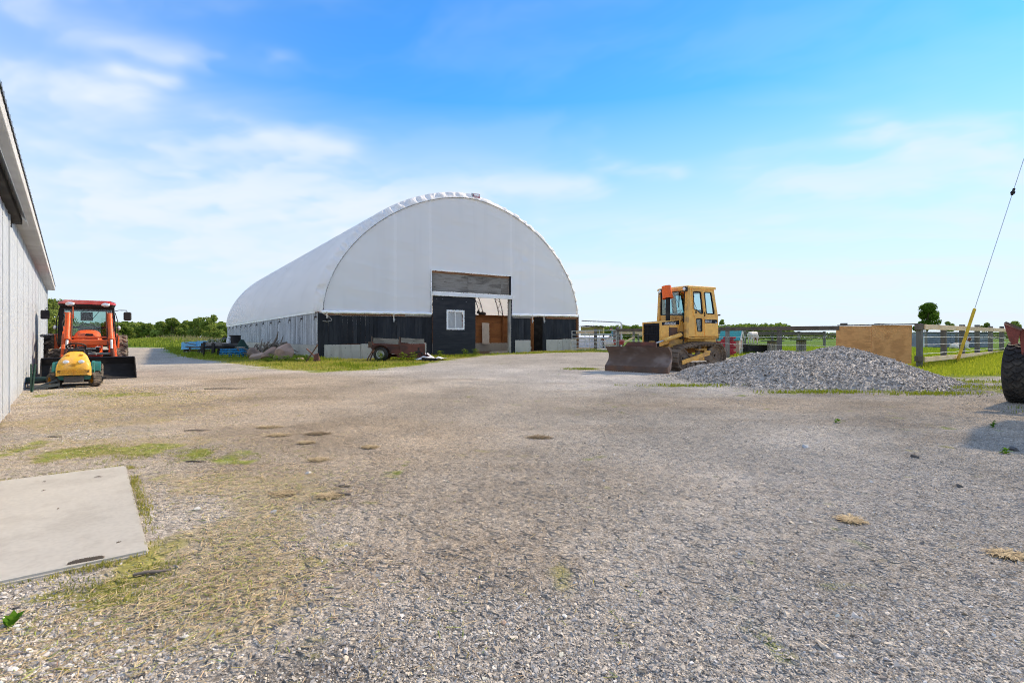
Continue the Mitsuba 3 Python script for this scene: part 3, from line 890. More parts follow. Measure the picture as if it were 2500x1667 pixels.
hem = lambda x: 2.49 + 0.21 * x / BW
gab = gable(0.28, 6.33, hem, 70, "gable_sheet", "smooth white gable fabric left of the door")
gable(6.33, 11.87, lambda x: 5.10, 60, "gable_sheet", "white gable fabric over the door, faintly creased")
gable(11.87, 17.42, hem, 70, "gable_sheet", "white gable fabric right of the door with slanting creases")
for x0, x1 in ((0.18, 6.33), (11.9, 17.5)):
    b = MB().tube([(x0 + (x1 - x0) * k / 16, -0.05 + 0.01 * math.sin(k * 1.7), hem(x0 + (x1 - x0) * k / 16) - 0.01 + 0.012 * math.sin(k * 2.3)) for k in range(17)], 0.075, 8)
    barn.part("hem", b, "matte", "white_fabric", smooth=60, rnd=0.9)
# eave hems along the sides
for x in (-0.06, 17.76):
    b = MB().box((x, BL / 2 + 0.25, 2.56 + (0.2 if x > 1 else 0)), (0.05, BL - 0.3, 0.24), ch=0.015)
    barn.part("eave_hem", b, "matte", "white_fabric", rnd=0.95)
    b = MB().tube([(x - 0.03 if x < 1 else x + 0.03, 0.3 + k * (BL - 0.6) / 14, 2.71 + (0.2 if x > 1 else 0)) for k in range(15)], 0.035, 6)
    barn.part("eave_hem", b, "matte", "white_fabric", smooth=60, rnd=0.7)

# side walls: boards one by one to twenty metres, then joined
def boards(x, y0, y1, wide, z0, z1, out, mat, color, sep=0.008):
    y = y0
    while y < y1 - 0.05:
        w_ = min(wide * rng.uniform(0.8, 1.25), y1 - y)
        t = rng.uniform(0.022, 0.034)
        yield MB().box((x + out * t / 2, y + w_ / 2, (z0 + z1) / 2 + rng.uniform(-0.006, 0.006)), (t, w_ - sep, z1 - z0)), mat, color
        y += w_


for b, mat, c in boards(0.0, 0.02, 20.0, 0.27, 0.79, 2.44, -1, "wood_upright", "grey_barn_board"):
    barn.part("board", b, mat, c)
far = MB()
for b, mat, c in boards(0.0, 20.0, BL, 0.27, 0.79, 2.44, -1, "wood_upright", "grey_barn_board"):
    far.raw(*b.get())
barn.part("far_boards", far, "wood_upright", "grey_barn_board", stuff=True, rnd=0.5)
y = 0.0
k = 0
fb = MB()
while y < BL:
    w_ = 1.22
    b = MB().box((0.05, y + w_ / 2, 0.24), (0.16, w_ - 0.012, 1.08), ch=0.006)
    if y < 20:
        barn.part("concrete_panel", b, "cement", "concrete", rnd=0.35)
    else:
        fb.raw(*b.get())
    y += w_
barn.part("far_concrete", fb, "cement", "concrete", stuff=True, rnd=0.35)
b = MB().box((0.06, BL / 2, 1.5), (0.05, BL - 0.1, 2.0))
b.box((17.62, BL / 2, 1.3), (0.1, BL - 0.1, 3.0)).box((CX, BL - 0.05, 1.3), (17.5, 0.1, 3.0))
barn.part("backing_wall", b, "wood_upright", "stained_wood", rnd=0.4)
P = np.zeros((2, 61, 3))
bx_, bz_ = arch(8.95, 7.3, 2.68, 61)
P[0, :, 0], P[0, :, 1], P[0, :, 2] = bx_, BL, 2.5
P[1, :, 0], P[1, :, 1], P[1, :, 2] = bx_, BL, bz_
barn.part("rear_sheet", grid_mesh(P), "fabric", smooth=True)
b = MB().box((CX, BL / 2, 0.0), (17.4, BL - 0.2, 0.30))
barn.part("floor", b, "cement", "soil", rnd=0.9)
# ratchets under the eave
for y in [0.16] + [3.3 + 3.22 * k for k in range(12)]:
    b = MB().box((-0.085, y, 2.24), (0.09, 0.16, 0.06)).box((-0.06, y, 2.36), (0.02, 0.03, 0.2)).cyl((-0.1, y - 0.1, 2.22), (-0.1, y + 0.1, 2.22), 0.035, n=8).beam((-0.1, y + 0.05, 2.22), (-0.16, y + 0.02, 2.05), 0.02, 0.02)
    barn.part("ratchet", b, "matte", "black")

# front wall
def plank_run(x0, x1, z0, z1, wide=0.27):
    x = x0
    while x < x1 - 0.04:
        w_ = min(wide * rng.uniform(0.7, 1.2), x1 - x)
        if x1 - x - w_ < 0.09:
            w_ = x1 - x
        t = rng.uniform(0.020, 0.050)
        b = MB().box((x + w_ / 2, 0.03 - t / 2, (z0(x) + z1(x)) / 2), (w_ - 0.010, t, z1(x) - z0(x)))
        barn.part("black_board", b, "wood_upright", "black_paint")
        x += w_


flr = lambda x: 0.03 + 0.24 * x / BW
ctop = lambda x: 0.80 + 0.30 * x / BW
btop = lambda x: 2.32 + 0.14 * x / BW
plank_run(0.30, 6.32, ctop, btop)
plank_run(12.02, 13.46, ctop, btop)
plank_run(14.72, 17.36, ctop, btop)
for x0, x1 in ((0.30, 2.6), (2.61, 4.7), (4.71, 6.32), (12.0, 13.46), (14.72, 17.4)):
    b = MB().beam((x0, -0.015, btop(x0) + 0.075), (x1, -0.015, btop(x1) + 0.075), 0.09, 0.14)
    barn.part("ledger_board", b, "wood_level", "stained_wood" if x0 in (0.30, 2.61, 14.72) else "bleached_wood")
for x0, x1, y in ((0.30, 2.2, 0.02), (2.21, 4.1, 0.02), (4.11, 6.02, 0.02), (12.2, 13.44, 0.02), (14.72, 16.1, 0.02), (16.11, 17.4, 0.02)):
    b = MB().box(((x0 + x1) / 2, 0.03, (ctop(x0) + flr(x0)) / 2 - 0.15), (x1 - x0 - 0.01, 0.12, ctop(x0) - flr(x0) + 0.3), ch=0.006)
    pn = barn.part("concrete_panel", b, "cement", "concrete", rnd=0.75)
    h_ = MB()
    for xx_ in np.arange(x0 + 0.35, x1 - 0.1, 0.75):
        for zz_ in (0.25, 0.6):
            h_.box((xx_, -0.031, flr(x0) + zz_), (0.03, 0.004, 0.03))
    barn.part("tie_hole", h_, "matte", "black", parent=pn)
for x0, x1 in ((0.0, 0.29), (6.04, 6.32), (11.92, 12.18), (14.44, 14.70)):
    b = MB().box(((x0 + x1) / 2, 0.0, (flr(x0) + (2.44 if x0 < 1 or x0 > 11 else ctop(x0))) / 2 - 0.1), (x1 - x0 - 0.01, 0.11, (2.44 if x0 < 1 or x0 > 11 else ctop(x0)) - flr(x0) + 0.2), ch=0.006)
    barn.part("corner_board", b, "wood_upright", "black_paint", rnd=0.3)
# door jamb
b = MB().box((11.76, -0.02, 1.85), (0.17, 0.16, 3.5), ch=0.008)
barn.part("door_jamb", b, "wood_upright", "bleached_wood", rnd=0.75)
b = MB().box((11.885, -0.01, 1.85), (0.07, 0.15, 3.5))
barn.part("door_jamb", b, "wood_upright", "black_paint")
b = MB().box((6.335, 0.05, 2.6), (0.05, 0.2, 5.0))
barn.part("door_jamb", b, "matte", "black_paint")
# header: weathered sheets between the white edges
for x0, x1 in ((6.37, 8.78), (8.79, 11.2), (11.21, 11.78)):
    b = MB().box(((x0 + x1) / 2, 0.11, 4.42), (x1 - x0 - 0.006, 0.03, 1.30))
    barn.part("header_sheet", b, "wood_level", "header_wood", rnd=0.5 + 0.2 * rng.random())
b = MB().box((9.1, 0.085, 5.0), (5.4, 0.06, 0.10))
barn.part("header_sheet", b, "wood_level", "stained_wood")
b = MB().box((11.83, 0.03, 4.43), (0.05, 0.2, 1.3))
barn.part("header_reveal", b, "matte", "black_paint")
b = MB().box((9.1, -0.055, 5.10), (5.62, 0.05, 0.055)).box((6.315, -0.055, 3.8), (0.05, 0.05, 2.6)).box((11.885, -0.06, 4.45), (0.035, 0.04, 1.26))
barn.part("sheet_edge", b, "matte", "white_fabric", rnd=0.8)
for x0, x1 in ((6.35, 9.15), (9.16, 11.92)):
    b = MB().box(((x0 + x1) / 2, -0.16, 3.72), (x1 - x0 - 0.004, 0.16, 0.25), ch=0.01)
    barn.part("track_cover", b, "matte", "white_paint", rnd=0.8)
# sliding door
dm = MB()
door_poly = sg.box(6.36, 0.20, 9.20, 3.60).difference(sg.box(7.30, 1.72, 8.36, 2.72))
XZ = np.eye(4); XZ[:3, :3] = np.array([[1, 0, 0], [0, 0, -1], [0, 1, 0]])      # xy polygon -> xz, extruded to -y
dm.ext(door_poly, 0.05, trans(0, -0.10, 0) @ XZ)
sd = barn.part("sliding_door", dm, "wood_level", "black_paint", label="big black sliding door leaf with a white window", rnd=0.75)
for x0, x1, z0, z1 in ((7.24, 8.42, 2.70, 2.80), (7.24, 8.42, 1.64, 1.74), (7.24, 7.34, 1.74, 2.70), (8.32, 8.42, 1.74, 2.70), (7.80, 7.85, 1.74, 2.70)):
    b = MB().box(((x0 + x1) / 2, -0.165 if z1 - z0 < 0.2 or x0 < 7.3 or x0 > 8.3 else -0.13, (z0 + z1) / 2), (x1 - x0, 0.035, z1 - z0))
    barn.part("window_frame", b, "matte", "white_paint", parent=sd, rnd=0.8)
b = MB().box((7.83, -0.118, 2.22), (1.0, 0.005, 0.98))
barn.part("pane", grid_mesh(np.array([[[7.33, -0.12, 1.73], [8.33, -0.12, 1.73]], [[7.33, -0.12, 2.71], [8.33, -0.12, 2.71]]])), "window_glass", parent=sd)
fx_, fz_ = np.meshgrid(np.linspace(7.34, 8.32, 30), np.linspace(1.74, 2.70, 30))
cur = meshkit.fbm(np.stack([fx_ * 3 + fz_ * 2, fz_ * 1.2, 0 * fx_], -1), 3, 2)
drop = np.where(fz_ > 2.62 - (fx_ - 7.34) * 0.2, np.nan, 0)
barn.part("plastic_film", grid_mesh(np.stack([fx_, -0.06 + 0.22 * (cur - 0.5) * (0.4 + fx_ * 0 + np.clip((fz_ - 1.8), 0, 1)), fz_], -1)), "film", smooth=True, parent=sd)
b = MB()
for x, z in ((6.62, 3.42), (6.98, 3.42), (8.55, 3.3)):
    b.cyl((x, -0.15, z), (x, -0.165, z), 0.018, n=8)
barn.part("bolt", b, "steel", "galvanized", parent=sd)
# hanging straps with ratchets on the gable
for x in (0.42, 4.02, 13.52, 14.48):
    z = hem(x) + 0.02
    b = MB().box((x, -0.10, z - 0.17), (0.055, 0.05, 0.36), ch=0.01)
    st_ = barn.part("strap", b, "matte", "pale_plastic", rnd=0.7)
    b = MB().cyl((x - 0.04, -0.12, z - 0.40), (x + 0.05, -0.12, z - 0.40), 0.05, n=10).box((x, -0.11, z - 0.47), (0.06, 0.04, 0.1))
    barn.part("ratchet", b, "steel", "galvanized" if x > 1 else "black", parent=st_)
t_ = np.linspace(0, 1, 14)
b = MB().tube(np.stack([0.2 + 0.75 * np.sin(t_ * np.pi) * 0.6, -0.12 + 0 * t_, 2.42 - 0.75 * t_ + 0.35 * t_ ** 3], -1), 0.012, 5)
barn.part("cord", b, "matte", "pale_plastic")
# inside: partition, trusses, things seen through the doors
for z0, z1 in ((0.76, 1.24), (1.25, 1.75), (1.76, 2.28), (2.29, 2.84)):
    for x0, x1 in ((7.5, 12.6), (12.61, 15.35), (15.36, 17.5)):
        b = MB().box(((x0 + x1) / 2, 6.5 + 0.01 * rng.random(), (z0 + z1) / 2), (x1 - x0 - 0.01, 0.05, z1 - z0 - 0.008))
        barn.part("partition_board", b, "wood_level", "inner_board")
b = MB().box((12.5, 6.42, 0.42), (10.0, 0.22, 0.70))
barn.part("partition_footing", b, "cement", "concrete", rnd=0.05)
b = MB().box((15.45, 6.38, 1.5), (0.12, 0.10, 2.8)).box((13.0, 6.40, 2.86), (9.0, 0.2, 0.05))
barn.part("partition_post", b, "wood_upright", "inner_board", rnd=0.2)
b = MB().box((15.2, 2.5, 1.35), (0.7, 0.06, 2.6))
barn.part("side_partition", b, "wood_level", "inner_board", rnd=0.6)
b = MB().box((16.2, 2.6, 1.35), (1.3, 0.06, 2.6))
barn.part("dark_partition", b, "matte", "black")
for k in range(7):
    y = 3.3 + 3.22 * k
    tx_, tz_ = arch(8.80, 7.14, 2.62, 41)
    ux_, uz_ = arch(8.40, 6.76, 2.60, 41)
    b = MB().tube(np.stack([tx_, 0 * tx_ + y, tz_], -1), 0.035, 6).tube(np.stack([ux_, 0 * ux_ + y, uz_], -1), 0.035, 6)
    for i in range(40):
        p, q_ = ((tx_[i], y, tz_[i]), (ux_[i + 1], y, uz_[i + 1])) if i % 2 else ((ux_[i], y, uz_[i]), (tx_[i + 1], y, tz_[i + 1]))
        b.beam(p, q_, 0.025, 0.025)
    barn.part("truss", b, "matte", "black")

board = single("white_board", "white board leaning on the wooden partition inside the big barn doorway", "board",
               MB().box((0, 0, 0.75), (0.62, 0.04, 1.62)), "matte", "pale_plastic", m=BM @ trans(13.72, 6.1, 0.75) @ euler(-0.14, 0.07, 0))
b = MB().ball((0, 0, 0.13), (0.33, 0.2, 0.15)).ball((-0.34, 0, 0.22), (0.13, 0.12, 0.12)).hull([(-0.42, -0.05, 0.28), (-0.36, -0.05, 0.30), (-0.40, 0.03, 0.28), (-0.41, -0.03, 0.42)]).hull([(-0.34, -0.05, 0.30), (-0.26, -0.05, 0.28), (-0.30, 0.03, 0.28), (-0.28, -0.03, 0.41)])
single("black_bundle", "small black bundle lying on top of the partition inside the barn", "bundle", b, "matte", "black", smooth=True, m=BM @ trans(13.62, 6.45, 2.86))
for k, (x, y, s_) in enumerate(((14.0, 1.2, 1.0), (14.25, 1.9, 0.85))):
    b = MB().ball((0, 0, 0), (0.42 * s_, 0.28 * s_, 0.17 * s_))
    single("feed_sack", ["full pale sack lying just inside the narrow barn doorway", "smaller sack behind the first one in the narrow barn doorway"][k], "sack", b, "matte", "pale_plastic", smooth=True, m=BM @ trans(x, y, 0.48 + 0.1 * k) @ rotz(0.3 + k), rnd=0.2)
b = MB().box((0, 0, 0.12), (0.9, 0.6, 0.24)).box((0.1, 0, 0.32), (0.6, 0.45, 0.16)).box((-0.1, 0.05, 0.46), (0.3, 0.3, 0.12))
single("plank_stack", "low stack of dark wood under the sacks in the narrow doorway", "wood", b, "wood_level", "stained_wood", m=BM @ trans(14.1, 1.6, 0.13))

# ------------------------------------------------------------------ the metal shed on the left
SU, SN = np.array([-0.645, 0.764]), np.array([0.764, 0.645])
SW = np.array([-12.52, 13.63])
SF = SW + SU * 12.6
SM = np.eye(4)                        # x runs from the far corner towards the yard, y goes into the building
SM[:2, 0], SM[:2, 1], SM[:2, 3] = -SU, -SN, SF
shed = Thing("metal_shed", "long pale ribbed metal shed with open eave along the left edge", "shed", SM)
xof = lambda d, lat: float((np.array(d) - SF) @ -SU)
SLEN = 27.0


def steel_fn(p, n, uv):
    q = fbm(p.x * 0.7, p.y * 0.7, p.z * 0.25, 3)
    base = mi.Color3f(0.375, 0.42, 0.475) * (0.90 + 0.14 * q) * (0.985 + 0.03 * uv.y)
    # dark streaks up the wall by the tractor, and splash dirt along the foot
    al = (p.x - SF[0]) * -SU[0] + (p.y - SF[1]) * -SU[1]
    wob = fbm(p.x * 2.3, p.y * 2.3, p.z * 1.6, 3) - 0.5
    wall_streak = dr.exp(-dr.square((al - 9.2 + wob * 0.5) / 0.42)) * smoothstep(2.3, 1.2, p.z + wob) * 0.85
    wall_streak = wall_streak + dr.exp(-dr.square((al - 10.3 + wob * 0.6) / 0.30)) * smoothstep(1.5, 0.6, p.z + wob) * 0.45
    foot = smoothstep(0.35, 0.0, p.z + wob * 0.3) * 0.35
    return mix(mix(base, [0.075, 0.075, 0.08], dr.clip(wall_streak, 0, 0.9)), [0.30, 0.27, 0.23], foot)


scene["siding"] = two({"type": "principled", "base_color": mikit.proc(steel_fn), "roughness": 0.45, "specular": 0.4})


def ribbed(x0, x1, z0, z1, y, t=0.0):
    """A ribbed steel sheet from x0 to x1: a fold line with ribs, extruded up."""
    w_ = x1 - x0
    pts = []
    n_ = max(1, round(w_ / (0.45 if x0 > 13 else 0.9)))
    s_ = w_ / n_
    for k in range(n_):
        a = x0 + k * s_
        pts += [(a, 0.0), (a + s_ * 0.60, 0.0), (a + s_ * 0.60 + 0.035, -0.008), (a + s_ * 0.60 + 0.065, -0.008), (a + s_ * 0.60 + 0.10, 0.0)]
    pts.append((x1, 0.0))
    pts = np.array(pts)
    lo = np.column_stack([pts[:, 0], pts[:, 1] + y, np.full(len(pts), z0)])
    hi = np.column_stack([pts[:, 0], pts[:, 1] + y, np.full(len(pts), z1)])
    return grid_mesh(np.stack([lo, hi]))


for k in range(30):
    x0 = k * 0.9
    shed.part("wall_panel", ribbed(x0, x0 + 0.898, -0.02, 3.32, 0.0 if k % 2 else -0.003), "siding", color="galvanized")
b = MB().box((-0.03, 0.10, 1.65), (0.09, 0.28, 3.34), ch=0.01)
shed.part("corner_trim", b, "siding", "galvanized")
b = MB().box((SLEN / 2, 5.0, 1.6), (SLEN - 0.1, 9.9, 3.3))
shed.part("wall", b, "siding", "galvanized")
# sliding door leaf and its track
PD = np.array([-0.96, 1.0]) * 7.73
xd = float((PD - SF) @ -SU)
for k in range(4):
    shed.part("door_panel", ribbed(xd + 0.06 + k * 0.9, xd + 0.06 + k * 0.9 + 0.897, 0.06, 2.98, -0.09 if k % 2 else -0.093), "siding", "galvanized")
b = MB().box((xd + 0.03, -0.06, 1.52), (0.06, 0.10, 2.94), ch=0.008)
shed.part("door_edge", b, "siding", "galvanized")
PT = np.array([-0.9331, 1.0]) * 8.45
xt = float((PT - SF) @ -SU)
b = MB().box(((xt + SLEN) / 2, -0.13, 3.02), (SLEN - xt, 0.13, 0.10), ch=0.01).box(((xt + SLEN) / 2 + 0.1, -0.06, 2.93), (SLEN - xt - 0.2, 0.05, 0.10))
tk = shed.part("door_track", b, "matte", "black")
t_ = np.linspace(0, np.pi / 2, 8)
prof = [(-0.26 + 0.26 * (1 - math.cos(q)) * 1.0, 2.99 + 0.16 * math.sin(q)) for q in t_]
P = np.zeros((2, 8, 3))
for i, x in enumerate((xt - 0.25, SLEN)):
    P[i, :, 0] = x
    P[i, :, 1], P[i, :, 2] = [q[0] for q in prof], [q[1] for q in prof]
shed.part("track_hood", grid_mesh(P), "siding", "galvanized", smooth=True, parent=tk)
# eave: soffit, fascia, ribbed roof sheets
b = MB().box((SLEN / 2 - 0.15, -0.130, 3.305), (SLEN + 0.3, 0.27, 0.03))
shed.part("soffit", b, "matte", "shed_trim", rnd=0.3)
b = MB().box((SLEN / 2 - 0.15, -0.270, 3.37), (SLEN + 0.3, 0.03, 0.16), ch=0.006)
shed.part("fascia", b, "matte", "shed_trim", rnd=0.6)
b = MB().box((-0.315, 2.0, 3.62), (0.03, 4.6, 0.22), euler(0, 0, 0))
pal("roof_steel", (0.24, 0.25, 0.26), (0.16, 0.165, 0.17), 0.6, 2)
for k in range(30):
    x0 = -0.36 + k * 0.91
    pts = []
    n_ = 4
    s_ = 0.905 / n_
    for q in range(n_):
        a = x0 + q * s_
        pts += [(a, 0.0), (a + s_ * 0.55, 0.0), (a + s_ * 0.55 + 0.02, 0.03), (a + s_ * 0.55 + 0.05, 0.03), (a + s_ * 0.55 + 0.07, 0.0)]
    pts.append((x0 + 0.908, 0.0))
    pts = np.array(pts)
    rows = []
    for y, dz in ((-0.30, -0.03), (-0.30, 0.0), (5.0, 1.45)):
        rows.append(np.column_stack([pts[:, 0], np.full(len(pts), y), 3.47 + pts[:, 1] + dz + (0.002 if k % 2 else 0)]))
    shed.part("roof_sheet", grid_mesh(np.stack(rows)), "steel", "roof_steel", rnd=0.5)
# ------------------------------------------------------------------ machines
YZ = np.eye(4); YZ[:3, :3] = np.array([[0, 0, 1], [1, 0, 0], [0, 1, 0]])        # polygon (y, z), extruded along +x


def vehicle(o, h):
    """+y forward along h, +x to the vehicle's right."""
    return frame((*o, float(gz(*o))), (h[1], -h[0]), h)


def tyre(R, w, rim, lugs=18, style="ag", n=36):
    """(tyre, rim) meshes about the x axis, centred at the origin."""
    X = euler(0, math.pi / 2, 0)
    b, r = MB(), MB()
    base = R - (0.05 * R if lugs else 0)
    prof = [(rim, -w * 0.42), (rim + 0.3 * (R - rim), -w * 0.5), (rim + 0.75 * (R - rim), -w * 0.5), (base - (0.03 if style != "zig" else 0.012) * R, -w * (0.42 if style != "zig" else 0.46)), (base, -w * 0.25), (base, w * 0.25), (base - (0.03 if style != "zig" else 0.012) * R, w * (0.42 if style != "zig" else 0.46)), (rim + 0.75 * (R - rim), w * 0.5), (rim + 0.3 * (R - rim), w * 0.5), (rim, w * 0.42)]
    b.lathe(prof, n, X)
    for k in range(lugs):
        a = 2 * math.pi * k / lugs
        for s in (-1, 1):
            if style == "ag":
                m = euler(a + s * math.pi / lugs / 2, 0, 0) @ trans(s * w * 0.24, 0, base + 0.015 * R) @ euler(0, 0, s * 0.75)
                b.box((0, 0, 0), (w * 0.56, 0.11 * R, 0.09 * R), m)
            elif style == "bar":
                m = euler(a + (0.5 if s > 0 else 0) * 2 * math.pi / lugs, 0, 0) @ trans(s * w * 0.25, 0, base + 0.01 * R) @ euler(0, 0, s * 0.2)
                b.box((0, 0, 0), (w * 0.5, 0.13 * R, 0.07 * R), m)
            elif style == "zig":
                for q in (-1, 0, 1):
                    m = euler(a + (q % 2) * math.pi / lugs, 0, 0) @ trans(q * w * 0.28 + s * w * 0.07, 0, base + 0.012 * R) @ euler(0, 0, s * 0.8)
                    b.box((0, 0, 0), (w * 0.21, 0.075 * R, 0.05 * R), m)
    r.lathe([(0.0, -w * 0.1), (rim * 0.35, -w * 0.12), (rim * 0.4, -w * 0.02), (rim * 0.85, -w * 0.1), (rim * 0.92, -w * 0.40), (rim * 1.03, -w * 0.43), (rim * 1.03, w * 0.43), (rim * 0.92, w * 0.40), (rim * 0.85, w * 0.1), (rim * 0.4, w * 0.02), (rim * 0.35, w * 0.12), (0, w * 0.1)], 24, X)
    return b, r


def moved(mb, m):
    v, f = mb.get()
    return MB().raw(v, f, m)


def wheel(t, name, pos, R, w, rim, color, rim_color, lugs=18, style="ag", steer=0.0, tyre_color="muddy_rubber"):
    ty, ri = tyre(R, w, rim, lugs, style)
    m = trans(*pos) @ euler(0, 0, steer)
    k = t.part(name, moved(ty, m), "matte", tyre_color, smooth=35, label=None)
    t.part("rim", moved(ri, m), "gloss", rim_color, smooth=40, parent=k)
    return k


# ---- orange loader tractor
TO = np.array([-11.78, 14.64]) - np.array([0.645, -0.764]) * 1.30
tr = Thing("loader_tractor", "orange cab tractor with front loader and wide black bucket", "tractor", vehicle(TO, (0.645, -0.764)))
for s in (-1, 1):
    wheel(tr, "rear_wheel", (s * 0.90, -1.95, 0.62), 0.62, 0.30, 0.32, None, "tractor_orange", 19)
    wheel(tr, "front_wheel", (s * 0.76, 0.0, 0.42), 0.42, 0.30, 0.22, None, "tractor_orange", 15)
# hood: rounded sections swept back
sec = []
for y, hw, zt_, zb in ((0.62, 0.20, 0.98, 0.62), (0.58, 0.27, 1.16, 0.60), (0.40, 0.31, 1.28, 0.60), (-0.2, 0.34, 1.36, 0.62), (-0.85, 0.36, 1.40, 0.62)):
    t_ = np.linspace(0, np.pi, 13)
    cx_ = hw * np.sign(np.cos(t_)) * np.abs(np.cos(t_)) ** 0.5
    cz_ = zb + (zt_ - zb) * np.abs(np.sin(t_)) ** 0.45
    sec.append(np.column_stack([cx_, np.full(13, y), cz_]))
hood = grid_mesh(np.stack(sec))
hood.hull(sec[0])
tr.part("hood", hood, "gloss", "tractor_orange", smooth=50)
b = MB().box((0, 0.635, 0.80), (0.46, 0.03, 0.15), ch=0.01)
gr_ = tr.part("grille", b, "matte", "black")
b = MB().box((0, 0.655, 0.845), (0.30, 0.012, 0.02))
tr.part("grille_bar", b, "steel", "chrome", parent=gr_)
for s in (-1, 1):
    b = MB().box((s * 0.20, 0.66, 0.89), (0.12, 0.02, 0.035), ch=0.006)
    tr.part("headlight", b, "lamp_glass")
b = MB().ball((0, 0.55, 1.235), (0.10, 0.05, 0.03)).box((0, 0.52, 1.26), (0.16, 0.03, 0.03))
tr.part("hood_latch", b, "matte", "black", smooth=True)
b = MB().box((0, 0.62, 0.67), (0.62, 0.10, 0.10), ch=0.015).box((0, 0.3, 0.52), (0.5, 0.9, 0.14), ch=0.02).box((0, 0, 0.42), (1.2, 0.14, 0.14), ch=0.02)
tr.part("front_frame", b, "gloss", "tractor_red")
b = MB().box((0, -1.3, 0.65), (0.55, 2.0, 0.5), ch=0.04).box((0, -1.95, 0.62), (1.5, 0.28, 0.28), ch=0.03)
tr.part("chassis", b, "matte", "black")
# cab
b = MB()
for s in (-1, 1):
    b.beam((s * 0.68, -0.98, 0.95), (s * 0.62, -1.02, 2.10), 0.085, 0.10, ch=0.01)
    b.beam((s * 0.70, -1.75, 0.95), (s * 0.66, -1.78, 2.10), 0.07, 0.08)
    b.beam((s * 0.62, -2.55, 1.10), (s * 0.60, -2.50, 2.10), 0.09, 0.09)
    b.beam((s * 0.69, -0.98, 1.0), (s * 0.63, -2.55, 1.15), 0.06, 0.10)
b.beam((-0.6, -2.52, 1.5), (0.6, -2.52, 1.5), 0.05, 0.06).box((0, -1.0, 1.16), (1.3, 0.10, 0.14)).box((0, -1.75, 0.92), (1.3, 1.6, 0.08))
b.beam((-0.62, -1.02, 2.10), (0.62, -1.02, 2.10), 0.10, 0.12).beam((-0.62, -2.52, 2.10), (0.62, -2.52, 2.10), 0.10, 0.12)
b.hull([(x, y, z) for x in (-0.16, 0.16) for y, z in ((-2.44, 1.72), (-2.47, 2.02))] + [(x, -2.40, 1.72) for x in (-0.16, 0.16)])
cab = tr.part("cab_frame", b, "matte", "black")
ro = MB()
pts = []
for sx in (-1, 1):
    for x, y, z in ((0.70, -0.95, 2.20), (0.72, -1.2, 2.22), (0.72, -2.5, 2.22), (0.62, -0.80, 2.19), (0.60, -2.65, 2.20), (0.55, -0.95, 2.32), (0.58, -2.5, 2.33), (0.4, -0.85, 2.31), (0.70, -1.3, 2.29)):
        pts.append((sx * x, y, z))
ro.hull(pts)
tr.part("cab_roof", ro, "gloss", "tractor_red", smooth=30, rnd=0.95)
b = MB().hull([(s * x, y, z) for s in (-1, 1) for x, y, z in ((0.70, -0.96, 2.20), (0.60, -0.82, 2.195), (0.66, -0.96, 2.10), (0.58, -0.86, 2.11), (0.6, -1.6, 2.12), (0.7, -1.6, 2.2))])
vs = tr.part("visor", b, "matte", "black")
for s in (-1, 1):
    b = MB().lathe([(0, 0.0), (0.075, 0.0), (0.085, 0.02), (0.06, 0.05), (0, 0.06)], 16, trans(s * 0.43, -0.81, 2.185) @ euler(math.pi / 2, 0, 0) @ np.diag([1.3, 0.75, -1, 1]))
    tr.part("work_light", b, "lamp_glass", smooth=40, parent=vs)
tr.part("windshield", grid_mesh(np.array([[[-0.60, -0.985, 1.22], [0.60, -0.985, 1.22]], [[-0.57, -1.01, 2.06], [0.57, -1.01, 2.06]]])), "tinted_glass")
tr.part("rear_window", grid_mesh(np.array([[[-0.57, -2.54, 1.2], [0.57, -2.54, 1.2]], [[-0.55, -2.51, 2.06], [0.55, -2.51, 2.06]]])), "tinted_glass")
b = MB().box((0, -1.85, 1.12), (0.5, 0.5, 0.14), ch=0.04).hull([(x, y, z) for x in (-0.22, 0.22) for y, z in ((-2.05, 1.1), (-2.2, 1.12), (-2.28, 1.52), (-2.20, 1.54))])
tr.part("seat", b, "matte", "cab_grey", smooth=30)
b = MB().hull([(s * x, y, z) for s in (-1, 1) for x, y, z in ((0.26, -1.05, 1.30), (0.18, -1.10, 1.44), (0.20, -1.3, 1.44), (0.28, -1.3, 1.2))])
tr.part("dashboard", b, "matte", "black")
t_ = np.linspace(0, 2 * np.pi, 25)
b = MB().tube(np.stack([0.19 * np.cos(t_), -1.38 + 0.16 * np.sin(t_), 1.50 + 0.10 * np.sin(t_)], -1), 0.016, 6)
tr.part("steering_wheel", b, "matte", "black", smooth=60)
b = MB().beam((0.05, -0.96, 1.40), (-0.42, -0.97, 1.45), 0.012, 0.02).beam((-0.30, -1.1, 2.02), (-0.12, -1.15, 1.75), 0.015, 0.015).beam((0.42, -1.0, 2.0), (0.30, -1.0, 1.55), 0.015, 0.015)
tr.part("wiper", b, "matte", "black")
